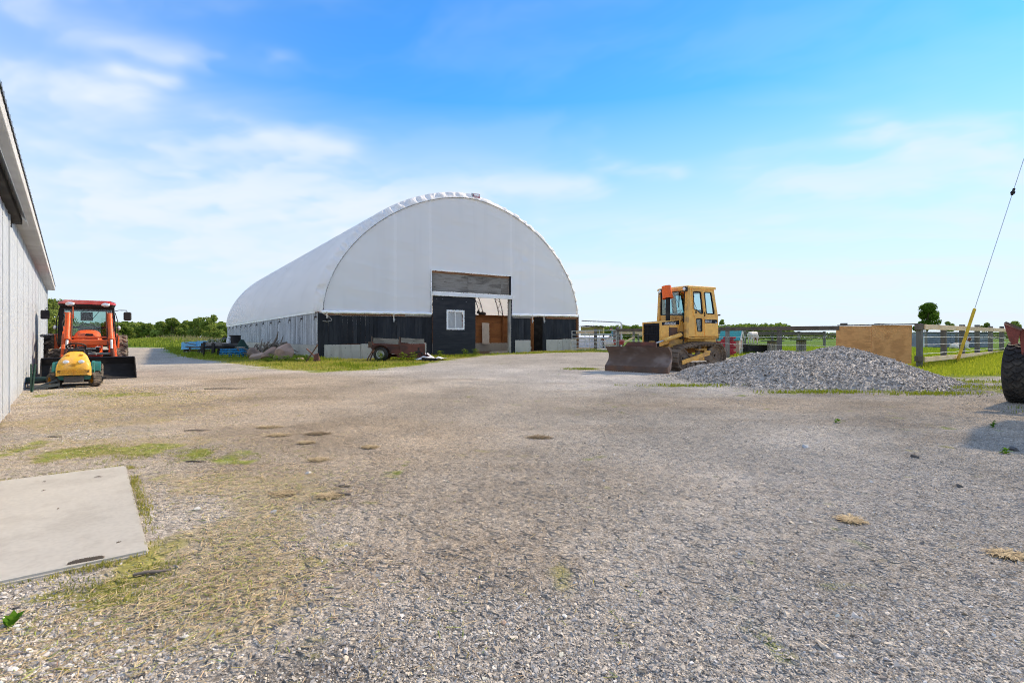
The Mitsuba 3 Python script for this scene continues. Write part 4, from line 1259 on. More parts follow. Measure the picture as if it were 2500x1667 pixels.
for s in (-1, 1):
    fp = sg.Polygon([(-1.35, 0.85), (-1.32, 1.12), (-1.5, 1.26), (-1.95, 1.30), (-2.4, 1.22), (-2.6, 1.0), (-2.45, 1.05), (-1.95, 1.18), (-1.55, 1.12), (-1.45, 0.85)])
    b = MB().ext(fp, 0.14, trans(0.66 if s > 0 else -0.80, 0, 0) @ YZ)
    b.box((s * 0.74, -1.30, 1.0), (0.12, 0.12, 0.46), ch=0.02)
    tr.part("fender", b, "gloss", "tractor_orange", smooth=30)
    b = MB().tube([(s * 0.66, -1.0, 2.0), (s * 0.78, -0.98, 2.04), (s * 0.98, -0.98, 2.04), (s * 0.99, -0.98, 1.98)], 0.012, 6)
    mr = tr.part("mirror_arm", b, "matte", "black")
    b = MB().box((s * 1.0, -0.98, 1.85), (0.21, 0.08, 0.27), ch=0.03)
    tr.part("mirror", b, "matte", "black", parent=mr)
    b = MB().ball((s * 0.77, -0.96, 1.47), (0.055, 0.05, 0.07))
    tr.part("marker_light", b, "lamp_glass", smooth=True)
    b = MB().tube([(s * 0.68, -0.98, 1.95), (s * 0.74, -0.93, 1.7), (s * 0.75, -0.9, 1.2), (s * 0.70, -0.85, 0.9)], 0.014, 6)
    tr.part("grab_rail", b, "matte", "black")
# loader
ld = MB()
for s in (-1, 1):
    ld.beam((s * 0.56, -0.75, 1.42), (s * 0.56, 0.15, 1.28), 0.075, 0.17, ch=0.012)
    ld.beam((s * 0.56, 0.10, 1.32), (s * 0.60, 0.92, 0.40), 0.075, 0.16, ch=0.012)
    ld.box((s * 0.55, -0.72, 1.05), (0.10, 0.24, 0.85), ch=0.015)
    ld.box((s * 0.58, 0.88, 0.46), (0.20, 0.12, 0.30), ch=0.02)
ld.box((0, 0.74, 1.02), (1.06, 0.14, 0.165), ch=0.02).box((0, 0.70, 1.17), (1.02, 0.06, 0.055), ch=0.015)
for s in (-1, 1):
    ld.beam((s * 0.54, 0.2, 1.22), (s * 0.53, 0.74, 1.04), 0.07, 0.15, ch=0.01)
lk = tr.part("loader_arms", ld, "gloss", "tractor_orange")
for s in (-1, 1):
    b = MB().cyl((s * 0.47, 0.40, 1.86), (s * 0.49, 0.80, 1.12), 0.066, n=16).cyl((s * 0.488, 0.78, 1.16), (s * 0.49, 0.81, 1.10), 0.075, n=16).box((s * 0.47, 0.40, 1.87), (0.16, 0.06, 0.04))
    cy = tr.part("tilt_cylinder", b, "gloss", "tractor_orange", smooth=40, parent=lk)
    b = MB().cyl((s * 0.49, 0.80, 1.12), (s * 0.50, 0.92, 0.82), 0.034, n=12)
    tr.part("piston_rod", b, "steel", "chrome", smooth=40, parent=lk)
    b = MB().cyl((s * 0.50, 0.91, 0.84), (s * 0.55, 0.98, 0.50), 0.05, n=10).tube([(s * 0.40, 0.40, 1.92), (s * 0.39, 0.55, 1.62), (s * 0.40, 0.72, 1.3), (s * 0.42, 0.86, 0.85)], 0.018, 6)
    tr.part("linkage", b, "matte", "rust_red", smooth=40, parent=lk)
    b = MB().tube([(s * 0.52, -0.1, 1.85), (s * 0.60, 0.02, 1.6), (s * 0.58, 0.2, 1.3), (s * 0.62, 0.5, 0.9)], 0.014, 6)
    tr.part("hose", b, "matte", "black", smooth=60, parent=lk)
b = MB().box((0.36, 0.42, 1.88), (0.035, 0.02, 0.34))
tr.part("level_gauge", b, "gloss", "tractor_orange", parent=lk)
# bucket, open to the front
bp = [(0.95, 0.55), (0.98, 0.58), (1.14, 0.57), (1.06, 0.50), (1.0, 0.40), (1.02, 0.20), (1.12, 0.06), (1.42, 0.025), (1.62, 0.015), (1.62, 0.0), (1.10, 0.0), (0.99, 0.10), (0.94, 0.30)]
b = MB().ext(bp, 2.05, trans(-1.025, 0, 0) @ YZ)
bk = tr.part("bucket", b, "matte", "black", smooth=25, label="wide black loader bucket resting on the ground", rnd=0.7)
for s in (-1, 1):
    sp = [(0.95, 0.57), (1.14, 0.57), (1.24, 0.46), (1.60, 0.06), (1.62, 0.0), (1.10, 0.0), (0.99, 0.10), (0.94, 0.30)]
    b = MB().ext(sp, 0.02, trans(s * 1.03 - 0.01, 0, 0) @ YZ)
    tr.part("side_plate", b, "matte", "black", parent=bk)
b = MB().box((0, 1.05, 0.595), (2.06, 0.20, 0.03), ch=0.006)
tr.part("top_bar", b, "matte", "decal_black", parent=bk)
b = MB().tube([(0.30, 0.75, 0.72), (0.05, 0.85, 0.78), (-0.12, 0.9, 0.74), (-0.15, 0.98, 0.66)], 0.013, 6).cyl((-0.55, 0.86, 0.70), (0.55, 0.86, 0.70), 0.035, n=10)
tr.part("hose", b, "matte", "hose", smooth=60, parent=bk)
# rubbish on the near fender
b = MB().ball((0, 0, 0), (0.14, 0.10, 0.06)).ball((0.15, 0.05, 0.0), (0.08, 0.07, 0.05))
single("pale_sacking", "crumpled pale sacking behind the tractor's left rear tyre", "sacking", b, "matte", "pale_plastic", smooth=True, m=vehicle(TO, (0.645, -0.764)) @ trans(0.92, -2.0, 1.22))

# ---- yellow and green lawn tractor
LO = np.array([-10.45, 12.55])
lh = np.array([0.60, -0.80])
lm = Thing("lawn_tractor", "small yellow and teal lawn tractor parked in front of the loader bucket", "lawn tractor", vehicle(LO, lh))
for s in (-1, 1):
    wheel(lm, "front_wheel", (s * 0.375, 0.40, 0.17), 0.17, 0.155, 0.085, None, "amber", 18, "bar", steer=0.40)
    wheel(lm, "rear_wheel", (s * 0.40, -0.75, 0.24), 0.24, 0.22, 0.12, None, "amber", 16, "ag")
sec = []
for y, hw, zt_, zb in ((0.66, 0.24, 0.46, 0.30), (0.64, 0.30, 0.58, 0.28), (0.56, 0.32, 0.66, 0.28), (0.40, 0.31, 0.72, 0.30), (0.15, 0.27, 0.80, 0.34), (-0.10, 0.22, 0.83, 0.40)):
    t_ = np.linspace(0, np.pi, 15)
    sec.append(np.column_stack([hw * np.sign(np.cos(t_)) * np.abs(np.cos(t_)) ** 0.55, np.full(15, y), zb + (zt_ - zb) * np.abs(np.sin(t_)) ** 0.5]))
hd = grid_mesh(np.stack(sec))
hd.hull(sec[0])
lk = lm.part("hood", hd, "gloss", "mower_yellow", smooth=60)
for s in (-1, 1):
    b = MB().ball((s * 0.135, 0.600, 0.595), (0.062, 0.055, 0.052))
    lm.part("headlight", b, "lamp_glass", smooth=True, parent=lk)
    b = MB().box((s * 0.25, 0.655, 0.40), (0.07, 0.02, 0.018)).box((s * 0.26, 0.65, 0.37), (0.05, 0.02, 0.014))
    lm.part("vent", b, "matte", "black", parent=lk)
    b = MB().box((s * 0.12, 0.22, 0.785), (0.07, 0.10, 0.012), euler(-0.12, 0, 0))
    lm.part("vent", b, "matte", "amber", parent=lk)
b = MB()
for z in (0.405, 0.355, 0.30):
    b.box((0, 0.672 - (0.405 - z) * 0.05, z), (0.50, 0.012, 0.008))
b.box((0, 0.676, 0.36), (0.008, 0.012, 0.15))
lm.part("seam_line", b, "matte", "amber", parent=lk)
b = MB()
for k in range(4):
    b.box((0, 0.645, 0.555 - 0.02 * k), (0.075, 0.02, 0.010))
lm.part("badge", b, "matte", "amber", parent=lk)
b = MB().ext([(-0.25, 0.30), (0.05, 0.26), (0.30, 0.26), (0.34, 0.40), (0.20, 0.56), (-0.05, 0.60), (-0.25, 0.52)], 0.045, trans(-0.36, 0, 0) @ YZ).ext([(-0.25, 0.30), (0.05, 0.26), (0.30, 0.26), (0.34, 0.40), (0.20, 0.56), (-0.05, 0.60), (-0.25, 0.52)], 0.045, trans(0.315, 0, 0) @ YZ)
b.box((0, 0.45, 0.235), (0.62, 0.14, 0.11), ch=0.012).box((0, -0.3, 0.30), (0.5, 1.2, 0.12), ch=0.02)
lm.part("side_panels", b, "gloss", "mower_green", smooth=30)
for s in (-1, 1):
    t_ = np.linspace(0.2, np.pi - 0.3, 9)
    P = np.stack([np.stack([np.full(9, s * 0.28), -0.75 - 0.34 * np.cos(t_), 0.24 + 0.32 * np.sin(t_)], -1), np.stack([np.full(9, s * 0.46), -0.75 - 0.34 * np.cos(t_), 0.24 + 0.32 * np.sin(t_)], -1), np.stack([np.full(9, s * 0.47), -0.75 - 0.34 * np.cos(t_), 0.20 + 0.32 * np.sin(t_)], -1)])
    lm.part("fender", grid_mesh(P), "gloss", "mower_green", smooth=40)
b = MB().box((0, 0.53, 0.20), (0.36, 0.04, 0.15), ch=0.01)
for k in range(5):
    b.box((0, 0.555, 0.145 + 0.028 * k), (0.34, 0.012, 0.012))
for k in range(7):
    b.box((-0.15 + 0.05 * k, 0.557, 0.20), (0.010, 0.010, 0.13))
lm.part("front_guard", b, "matte", "guard_grey")
b = MB().box((0, -0.25, 0.14), (0.95, 0.62, 0.10), ch=0.02).beam((-0.55, -0.3, 0.16), (0.9, -0.1, 0.12), 0.4, 0.05)
lm.part("mower_deck", b, "matte", "black")
b = MB().hull([(0.46, 0.0, 0.10), (0.46, -0.4, 0.10), (0.46, 0.0, 0.20), (0.46, -0.4, 0.22), (1.05, -0.05, 0.10), (1.05, -0.35, 0.10), (1.0, -0.1, 0.22), (1.0, -0.35, 0.24)])
lm.part("discharge_chute", b, "matte", "dark_green")
b = MB().hull([(s * x, y, z) for s in (-1, 1) for x, y, z in ((0.20, -0.15, 0.62), (0.15, -0.1, 0.86), (0.15, -0.25, 0.90), (0.22, -0.3, 0.6))])
lm.part("dashboard", b, "matte", "black")
t_ = np.linspace(0, 2 * np.pi, 33)
b = MB().tube(np.stack([0.185 * np.cos(t_), -0.30 + 0.15 * np.sin(t_), 0.935 + 0.085 * -np.sin(t_) * -1], -1), 0.018, 8).beam((-0.17, -0.3, 0.93), (0.17, -0.3, 0.93), 0.03, 0.02).beam((0, -0.3, 0.93), (0, -0.17, 0.99), 0.03, 0.02).cyl((0, -0.2, 0.78), (0, -0.3, 0.93), 0.03)
lm.part("steering_wheel", b, "matte", "black", smooth=60)
b = MB().box((0, -0.72, 0.58), (0.42, 0.40, 0.09), ch=0.03).hull([(x, y, z) for x in (-0.20, 0.20) for y, z in ((-0.88, 0.58), (-0.95, 0.60), (-1.0, 0.84), (-0.94, 0.85))])
lm.part("seat", b, "matte", "black", smooth=30)

# ---- yellow bulldozer
DO = np.array([6.43, 19.42])
dz = Thing("bulldozer", "yellow crawler bulldozer with glazed cab and rusty front blade", "bulldozer", vehicle(DO, (-0.88, -0.475)))
Yc, Yd = "dozer_yellow", "dozer_yellow_dirty"


def side_panel(poly, holes, l, t=0.04):
    """A panel in the (y, z) plane at lateral position l (towards the viewer positive), both cut and extruded."""
    p = sg.Polygon(poly)
    for h in holes:
        p = p.difference(h)
    return MB().ext(p, t, trans(-l, 0, 0) @ YZ)


def rounded(pts, r=0.05):
    return sg.Polygon(pts).buffer(-r).buffer(r)


W1 = rounded([(0.40, 2.80), (0.0, 2.80), (-0.11, 2.01), (0.02, 2.01), (0.20, 2.13), (0.355, 2.16)])
W2 = rounded([(-0.145, 2.80), (-0.53, 2.80), (-0.71, 2.01), (-0.27, 2.01)])
WL = rounded([(0.255, 1.84), (-0.05, 1.84), (-0.06, 1.37), (0.18, 1.37)])
CABO = [(0.62, 2.92), (-0.66, 2.92), (-0.88, 1.95), (-0.90, 1.16), (0.50, 1.12), (0.66, 1.15), (0.70, 1.9)]
for l in (0.715, -0.675):
    k = dz.part("cab_side", side_panel(CABO, [W1, W2, WL], l), "gloss", Yc, rnd=0.6)
    for w_ in (W1, W2, WL):
        rim_ = w_.buffer(0.004).difference(w_.buffer(-0.028))
        dz.part("window_seal", MB().ext(rim_, 0.056, trans(-l - 0.008, 0, 0) @ YZ), "matte", "black", parent=k)
        pts = np.array(w_.buffer(-0.01).exterior.coords)
        dz.part("pane", MB().ext(w_.buffer(-0.01), 0.004, trans(-l + 0.018, 0, 0) @ YZ), "tinted_pane", parent=k)
# door lines, handle and the lower side panel
b = side_panel([(0.31, 1.93), (-0.115, 1.93), (-0.13, 1.22), (0.25, 1.22)], [WL.buffer(0.03)], 0.735, 0.02)
b.ext(sg.Polygon([(0.47, 2.88), (-0.06, 2.88), (-0.19, 1.93), (0.38, 1.93)]).difference(W1.buffer(0.03)), 0.02, trans(-0.735, 0, 0) @ YZ)
dr_ = dz.part("door", b, "gloss", Yc, rnd=0.5)
b = MB().box((-0.745, -0.16, 2.0), (0.03, 0.03, 0.16)).box((-0.74, 0.27, 2.07), (0.02, 0.06, 0.09))
dz.part("door_handle", b, "matte", "black", parent=dr_)
b = side_panel([(-0.155, 1.91), (-0.82, 1.91), (-0.85, 1.22), (-0.165, 1.22)], [], 0.74, 0.025)
pn = dz.part("side_panel", b, "gloss", Yc, rnd=0.9)
b = MB().box((-0.7425, -0.49, 1.745), (0.006, 0.66, 0.135))
dz.part("stripe", b, "matte", "decal_black", parent=pn)
LET = np.eye(4); LET[:3, :3] = np.array([[0, 0, -1], [-1, 0, 0], [0, 1, 0]])     # text x -> -y, text y -> z, front face to -x


def lettering(text, h, y0, z0, l, squeeze=1.0):
    return moved(MB().mesh(meshkit.text_mesh(text, h, 0.006, True)), trans(-l, y0, z0) @ LET @ np.diag([squeeze, 1, 1, 1]))


dz.part("lettering", lettering("550G LT", 0.085, -0.17, 1.702, 0.7455, 0.72), "matte", "decal_white", parent=pn)
dz.part("lettering", lettering("DIESEL", 0.03, -0.70, 1.69, 0.7455, 0.8), "matte", "decal_white", parent=pn)
# posts, front frame and roof
b = MB()
for s in (-1, 1):
    b.beam((s * 0.685, 0.70, 1.15), (s * 0.66, 0.60, 2.92), 0.13, 0.12, ch=0.012)
b.beam((-0.66, 0.63, 2.88), (0.66, 0.63, 2.88), 0.10, 0.10, ch=0.01)
WF = rounded([(-0.585, 2.83), (0.585, 2.83), (0.66, 1.70), (0.52, 1.70), (0.38, 1.95), (-0.60, 1.99)], 0.04)
fr = sg.box(-0.62, 1.15, 0.62, 2.86).difference(WF).difference(sg.box(-0.46, 1.0, 0.44, 1.80))
dz.part("front_posts", b, "gloss", Yd, rnd=0.6)
b = MB().ext(fr.buffer(-0.001), 0.03, trans(0, 0.66, 0) @ np.diag([-1, 1, 1, 1]) @ XZ)
dz.part("front_panel", b, "gloss", Yd, rnd=0.4)
b = MB().ext(WF.buffer(0.003).difference(WF.buffer(-0.03)), 0.05, trans(0, 0.67, 0) @ np.diag([-1, 1, 1, 1]) @ XZ)
dz.part("window_seal", b, "matte", "black")
b = MB().ext(WF.buffer(-0.01), 0.004, trans(0, 0.645, 0) @ np.diag([-1, 1, 1, 1]) @ XZ)
dz.part("windshield", b, "tinted_pane")
b = MB().hull([(s * x, y, z) for s in (-1, 1) for x, y, z in ((0.76, 0.68, 2.90), (0.76, -0.72, 2.90), (0.76, 0.66, 2.975), (0.76, -0.72, 2.98), (0.70, 0.62, 3.0), (0.70, -0.66, 3.0))])
dz.part("cab_roof", b, "gloss", Yc, rnd=0.75)
for l in (-0.52, 0.66):
    b = MB().box((-l, 0.72, 2.87), (0.17, 0.10, 0.17), ch=0.02)
    k = dz.part("work_light", b, "matte", "black")
    b = MB().lathe([(0, 0.0), (0.06, 0.0), (0.066, 0.01), (0.05, 0.03), (0, 0.035)], 16, trans(-l, 0.768, 2.87) @ euler(-math.pi / 2, 0, 0))
    dz.part("lens", b, "lamp_glass", smooth=40, parent=k)
# rear frame, floor, seat, controls
b = MB()
for s in (-1, 1):
    b.beam((s * 0.68, -0.86, 1.15), (s * 0.66, -0.63, 2.92), 0.09, 0.09)
b.box((0, -0.62, 2.86), (1.3, 0.08, 0.1)).box((0, -0.86, 1.45), (1.34, 0.06, 0.62)).box((0, -0.1, 1.18), (1.34, 1.5, 0.10))
dz.part("rear_frame", b, "gloss", Yd, rnd=0.3)
b = MB().beam((-0.2, -0.68, 2.82), (-0.2, -0.82, 1.75), 0.16, 0.05).beam((0.36, -0.68, 2.82), (0.36, -0.82, 1.75), 0.06, 0.05).box((0, -0.80, 1.84), (1.3, 0.05, 0.24))
dz.part("rear_pillar", b, "matte", "cab_grey")
b = MB().box((0.02, -0.35, 1.55), (0.5, 0.48, 0.16), ch=0.04).hull([(x + 0.02, y, z) for x in (-0.23, 0.23) for y, z in ((-0.55, 1.55), (-0.66, 1.56), (-0.70, 2.16), (-0.62, 2.20))]).box((-0.33, -0.3, 1.85), (0.1, 0.35, 0.06)).box((0.37, -0.3, 1.85), (0.1, 0.35, 0.06))
dz.part("seat", b, "matte", "cab_grey", smooth=30)
b = MB().hull([(s * 0.5, y, z) for s in (-1, 1) for y, z in ((0.58, 1.5), (0.58, 2.02), (0.45, 2.06), (0.30, 1.98), (0.35, 1.5))]).tube([(0.05, 0.5, 2.05), (0.05, 0.4, 2.14), (-0.2, 0.4, 2.15), (-0.2, 0.5, 2.06)], 0.012, 6)
dz.part("dashboard", b, "matte", "cab_grey")
b = MB().beam((-0.30, 0.62, 2.80), (-0.28, 0.64, 2.25), 0.02, 0.03).beam((0.10, 0.55, 2.85), (-0.2, 0.6, 2.42), 0.012, 0.012).tube([(-0.6, 0.1, 2.2), (-0.5, 0.15, 2.5), (-0.52, 0.2, 2.62)], 0.012, 6).box((-0.5, 0.2, 2.64), (0.16, 0.03, 0.08))
dz.part("wiper", b, "matte", "black")
b = MB().box((0.785, -0.64, 2.72), (0.05, 0.06, 0.16)).cyl((-0.72, -0.90, 1.98), (-0.72, -0.98, 1.99), 0.03, n=8)
dz.part("marker_light", b, "matte", "black")
# hood
HP = [(0.72, 1.10), (1.66, 0.86), (1.66, 1.70), (1.60, 1.715), (0.72, 1.795)]
HS = sg.Polygon(HP)
for l in (0.45, -0.41):
    p = HS.difference(sg.box(0.87, 1.06, 1.29, 1.515)) if l > 0 else HS
    k = dz.part("hood_side", MB().ext(p, 0.04, trans(-l, 0, 0) @ YZ), "gloss", Yc, rnd=0.7)
    if l > 0:
        b = MB().box((-0.447, 1.08, 1.29), (0.012, 0.42, 0.455))
        for q in range(15):
            b.box((-0.4545, 1.08, 1.09 + 0.028 * q), (0.004, 0.40, 0.012))
        dz.part("screen_door", b, "matte", "rusty_steel", parent=k, label="brown dusty screen in the hood side")
        b = MB().box((-0.4525, 1.165, 1.655), (0.006, 0.91, 0.105), euler(0, 0, 0))
        st = dz.part("stripe", moved(MB().ext([(1.62, 1.585), (0.80, 1.625), (0.80, 1.775), (1.62, 1.695)], 0.006, trans(-0.4545, 0, 0) @ YZ), np.eye(4)), "matte", "decal_black", parent=k)
        dz.part("lettering", lettering("JOHN DEERE", 0.086, 1.52, 1.612, 0.4575, 0.76), "matte", "decal_white", parent=k)
        b = MB()
        for y, z in ((1.25, 1.55), (0.90, 1.57), (0.76, 1.39), (0.66, 1.39)):
            b.box((-0.452, y, z), (0.01, 0.03, 0.035))
        b.box((-0.4515, 0.845, 1.4), (0.004, 0.012, 0.7))
        dz.part("latch", b, "matte", "rusty_steel", parent=k)
b = MB().hull([(s * 0.45, y, z) for s in (-1, 1) for y, z in ((0.72, 1.795), (1.60, 1.715), (1.69, 1.70), (0.72, 1.77), (1.69, 1.66))])
dz.part("hood_top", b, "gloss", Yc, rnd=0.9)
b = MB()
for s in (-1, 1):
    b.box((s * 0.43, 1.68, 1.28), (0.05, 0.04, 0.86), ch=0.008)
b.box((0, 1.68, 1.685), (0.90, 0.04, 0.05), ch=0.008)
gk = dz.part("grille_frame", b, "gloss", Yc, rnd=0.5)
b = MB().box((0, 1.60, 1.25), (0.82, 0.04, 0.85))
dz.part("grille_back", b, "matte", "black", parent=gk)
b = MB().box((0, 1.668, 1.28), (0.82, 0.03, 0.03)).box((0, 1.665, 1.62), (0.80, 0.02, 0.06))
for k in range(13):
    b.box((-0.39 + 0.065 * k, 1.66, 1.25), (0.010, 0.012, 0.80))
for k in range(14):
    b.box((0, 1.655, 0.88 + 0.058 * k), (0.81, 0.010, 0.010))
dz.part("grille_mesh", b, "matte", "decal_black", parent=gk)
b = MB().box((0, 0.69, 1.86), (0.95, 0.12, 0.16), ch=0.02).cyl((-0.2, 0.78, 1.78), (-0.2, 0.78, 1.90), 0.05).cyl((0.15, 1.2, 1.74), (0.15, 1.2, 1.80), 0.03)
dz.part("cowl", b, "gloss", Yd)
b = MB().cyl((-0.16, 1.05, 1.76), (-0.16, 1.05, 2.66), 0.075, n=18)
dz.part("exhaust_stack", b, "matte", "black", smooth=40)
# frame and lower body between the tracks
b = MB().box((0, 0.2, 0.95), (1.0, 2.2, 0.36), ch=0.03).box((0, -0.55, 0.85), (1.35, 0.6, 0.5), ch=0.03).hull([(-0.74, 0.60, 1.20), (-0.74, -0.85, 1.20), (-0.60, 0.55, 1.02), (-0.60, -0.8, 1.02), (0.6, 0.55, 1.02), (0.6, -0.8, 1.02), (0.74, 0.6, 1.2), (0.74, -0.85, 1.2)])
dz.part("main_frame", b, "gloss", Yd, rnd=0.2)
b = MB().hull([(-0.50, 0.72, 1.75), (-0.62, 0.66, 1.2), (-0.45, 0.9, 1.15), (-0.45, 0.74, 1.7), (-0.5, 0.6, 1.7)])
dz.part("cowl_side", b, "gloss", "amber", rnd=0.6)
# tracks
FI, SP = (1.08, 0.44), (-0.50, 0.52)


def track_outline():
    pts = []
    for a in np.linspace(-math.pi / 2, math.pi / 2 - 0.1, 10):
        pts.append((FI[0] + 0.385 * math.cos(a), FI[1] + 0.385 * math.sin(a)))
    for t in np.linspace(0.15, 0.9, 6):
        pts.append((FI[0] + (SP[0] - FI[0]) * t, FI[1] + 0.385 + (SP[1] + 0.40 - FI[1] - 0.385) * t + 0.06 * math.sin(math.pi * t)))
    for a in np.linspace(math.pi / 2, math.pi * 1.25, 9):
        pts.append((SP[0] + 0.40 * math.cos(a), SP[1] + 0.40 * math.sin(a)))
    pts += [(-0.55, 0.07), (0.2, 0.05), (0.85, 0.05)]
    return np.array(pts)


for s in (-1, 1):
    P = track_outline()
    P = np.vstack([P, P[:1]])
    q = np.concatenate([[0], np.cumsum(np.hypot(*np.diff(P, axis=0).T))])
    n_ = 36
    u = (np.arange(n_) + 0.5) / n_ * q[-1]
    yv, zv = np.interp(u, q, P[:, 0]), np.interp(u, q, P[:, 1])
    y2, z2 = np.interp(u + 0.03, q, P[:, 0]), np.interp(u + 0.03, q, P[:, 1])
    x0 = s * 0.80
    tb = MB().box((x0, 0.3, 0.45), (0.18, 1.5, 0.22), ch=0.02)
    tk = dz.part("track_frame", tb, "matte", "track_steel", rnd=0.1)
    for y, z, a, c in zip(yv, zv, y2 - yv, z2 - zv):
        ang = math.atan2(c, a)
        m = trans(x0, y, z) @ euler(ang, 0, 0)
        b = MB().box((0, 0, -0.015), (0.50, 0.158, 0.03), m).box((0, -0.06, -0.05), (0.50, 0.025, 0.05), m).box((s * 0.05, 0, 0.035), (0.20, 0.12, 0.08), m)
        dz.part("track_shoe", b, "matte", "track_steel", parent=tk)
    for (cy, cz), R in ((FI, 0.33), (SP, 0.34)):
        b = MB()
        b.lathe([(0.05, -0.07), (0.10, -0.09), (0.13, -0.03), (R * 0.8, -0.03), (R * 0.85, -0.07), (R, -0.06), (R, 0.06), (R * 0.85, 0.07), (R * 0.8, 0.03), (0.13, 0.03), (0.10, 0.09), (0.05, 0.07)], 24, trans(x0 + s * 0.02, cy, cz) @ euler(0, math.pi / 2, 0))
        for k in range(6):
            a = k * math.pi / 3
            b.beam((x0 + s * 0.03, cy + 0.1 * math.cos(a), cz + 0.1 * math.sin(a)), (x0 + s * 0.03, cy + R * 0.82 * math.cos(a), cz + R * 0.82 * math.sin(a)), 0.03, 0.06, up=(1, 0, 0))
        dz.part("idler" if cy > 0 else "sprocket", b, "matte", "track_steel", parent=tk, smooth=40, rnd=0.9)
    b = MB()
    for y in (-0.15, 0.1, 0.35, 0.6, 0.82):
        b.cyl((x0 - 0.11, y, 0.20), (x0 + 0.11, y, 0.20), 0.10, n=14)
    b.cyl((x0 - 0.1, 0.25, 0.80), (x0 + 0.1, 0.25, 0.80), 0.07, n=12)
    b.box((x0, 0.25, 0.62), (0.14, 0.1, 0.34))
    dz.part("track_rollers", b, "matte", "track_steel", parent=tk, smooth=40)
    b = MB().beam((x0 + s * 0.17, 1.20, 0.30), (x0 + s * 0.17, -0.15, 0.62), 0.03, 0.15, up=(0, 0, 1), ch=0.006).box((x0 + s * 0.16, -0.05, 0.66), (0.03, 0.30, 0.07)).box((x0 + s * 0.14, 0.45, 0.40), (0.05, 0.7, 0.10), ch=0.01)
    dz.part("guard_plate", b, "gloss", Yd, parent=tk, rnd=0.8)
    b = MB()
    for k in range(14):
        b.ball((x0 + s * rng.uniform(-0.02, 0.10), rng.uniform(-0.3, 0.95), rng.uniform(0.40, 0.62)), (0.07, 0.11, 0.06), 1)
    dz.part("caked_mud", b, "matte", "soil", parent=tk, smooth=True)
    b = MB().box((x0 + s * 0.10, 0.20, 0.74), (0.16, 0.42, 0.03))
    dz.part("step", b, "gloss", Yd, parent=tk, rnd=0.9)
# blade, angled; placed by the machine's frame turned about the C-frame's pivot
mi_ = np.linalg.inv(dz.m)
loc = lambda x, y, z: (mi_ @ np.array([x, y, z, 1.0]))[:3]
R0, L0 = loc(5.03, 16.73, 0.0), loc(3.32, 18.37, 0.0)
e = (L0 - R0) / np.linalg.norm(L0 - R0)
nrm = np.array([e[1], -e[0], 0.0])
nrm = nrm if nrm[1] > 0 else -nrm
BMX = np.eye(4)
BMX[:3, 0], BMX[:3, 1], BMX[:3, 2], BMX[:3, 3] = e, nrm, [0, 0, 1], R0
if np.linalg.det(BMX[:3, :3]) < 0:
    BMX[:3, 0], BMX[:3, 3] = -e, L0
BWD = float(np.linalg.norm(L0 - R0))
t_ = np.linspace(0, 1, 15)
fy = 0.10 - 0.40 * np.sin(np.pi * t_) ** 1.0 * 0.62
fz = 0.20 + 0.66 * t_
front_ = list(zip(fy, fz))
back_ = [(y - 0.03, z) for y, z in front_[::-1]]
b = moved(MB().ext(front_ + back_, BWD, YZ), BMX)
bl = dz.part("blade", b, "matte", "blade_steel", smooth=25, label="curved rusty brown bulldozer blade angled across the machine", rnd=0.45)
b = MB()
for k in range(3):
    b.box((BWD * (k + 0.5) / 3, 0.095, 0.10), (BWD / 3 - 0.008, 0.035, 0.22))
dz.part("cutting_edge", moved(b, BMX), "matte", "rusty_steel", parent=bl, rnd=0.6)
for x in (0.008, BWD - 0.008):
    b = MB().ext([(0.11, 0.0), (0.12, 0.2)] + [(y + 0.012, z) for y, z in front_] + [(0.06, 0.88), (-0.12, 0.80), (-0.19, 0.5), (-0.10, 0.15), (0.05, 0.0)], 0.016, trans(x - 0.008, 0, 0) @ YZ)
    dz.part("end_plate", moved(b, BMX), "matte", "blade_steel", parent=bl, rnd=0.9)
side_x = -1 if abs((BMX @ np.array([0, 0, 0, 1]))[0] - R0[0]) < 0.01 else 1
xc = BWD * 0.45
b = MB().hull([(xc - 0.62, 0.02, 0.84), (xc + 0.62, 0.02, 0.84), (xc - 0.58, 0.0, 1.02), (xc + 0.46, 0.0, 1.02), (xc - 0.58, -0.03, 1.02), (xc + 0.46, -0.03, 1.02), (xc - 0.62, -0.02, 0.84), (xc + 0.62, -0.02, 0.84)])
dz.part("spill_guard", moved(b, BMX), "matte", "rust_red", parent=bl, rnd=0.3)
b = MB().beam((-0.35, 1.4, 0.5), (-0.45, 2.7, 0.40), 0.14, 0.18, ch=0.02).beam((0.45, 1.2, 0.5), (0.2, 2.85, 0.40), 0.14, 0.18, ch=0.02)
dz.part("push_arms", b, "gloss", Yd)
ct = np.array([-0.66, 2.28, 0.93])
b = MB().box(ct, (0.12, 0.2, 0.22), ch=0.02).cyl(ct + [-0.08, 0.02, 0], ct + [0.08, 0.02, 0], 0.07, n=12).box(ct + [0.0, 0.06, -0.15], (0.16, 0.1, 0.24), ch=0.02)
dz.part("lift_bracket", b, "gloss", "amber", rnd=0.8)
b = MB().cyl(ct, (-0.62, 1.65, 1.07), 0.032, n=12)
dz.part("piston_rod", b, "steel", "chrome", smooth=40)
b = MB().cyl((-0.62, 1.70, 1.06), (-0.58, 0.85, 1.26), 0.075, n=16).cyl((-0.62, 1.72, 1.055), (-0.62, 1.66, 1.07), 0.088, n=16)
dz.part("lift_cylinder", b, "gloss", Yc, smooth=40)
b = MB().box((-0.56, 0.80, 1.24), (0.10, 0.14, 0.26), ch=0.02).tube([(-0.56, 0.8, 1.3), (-0.6, 0.7, 1.15), (-0.58, 0.75, 0.95)], 0.02, 6)
dz.part("cylinder_mount", b, "matte", "black")
bm_ = dz.m @ trans(-0.16, 1.05, 2.56) @ euler(0, 0.17, 0)
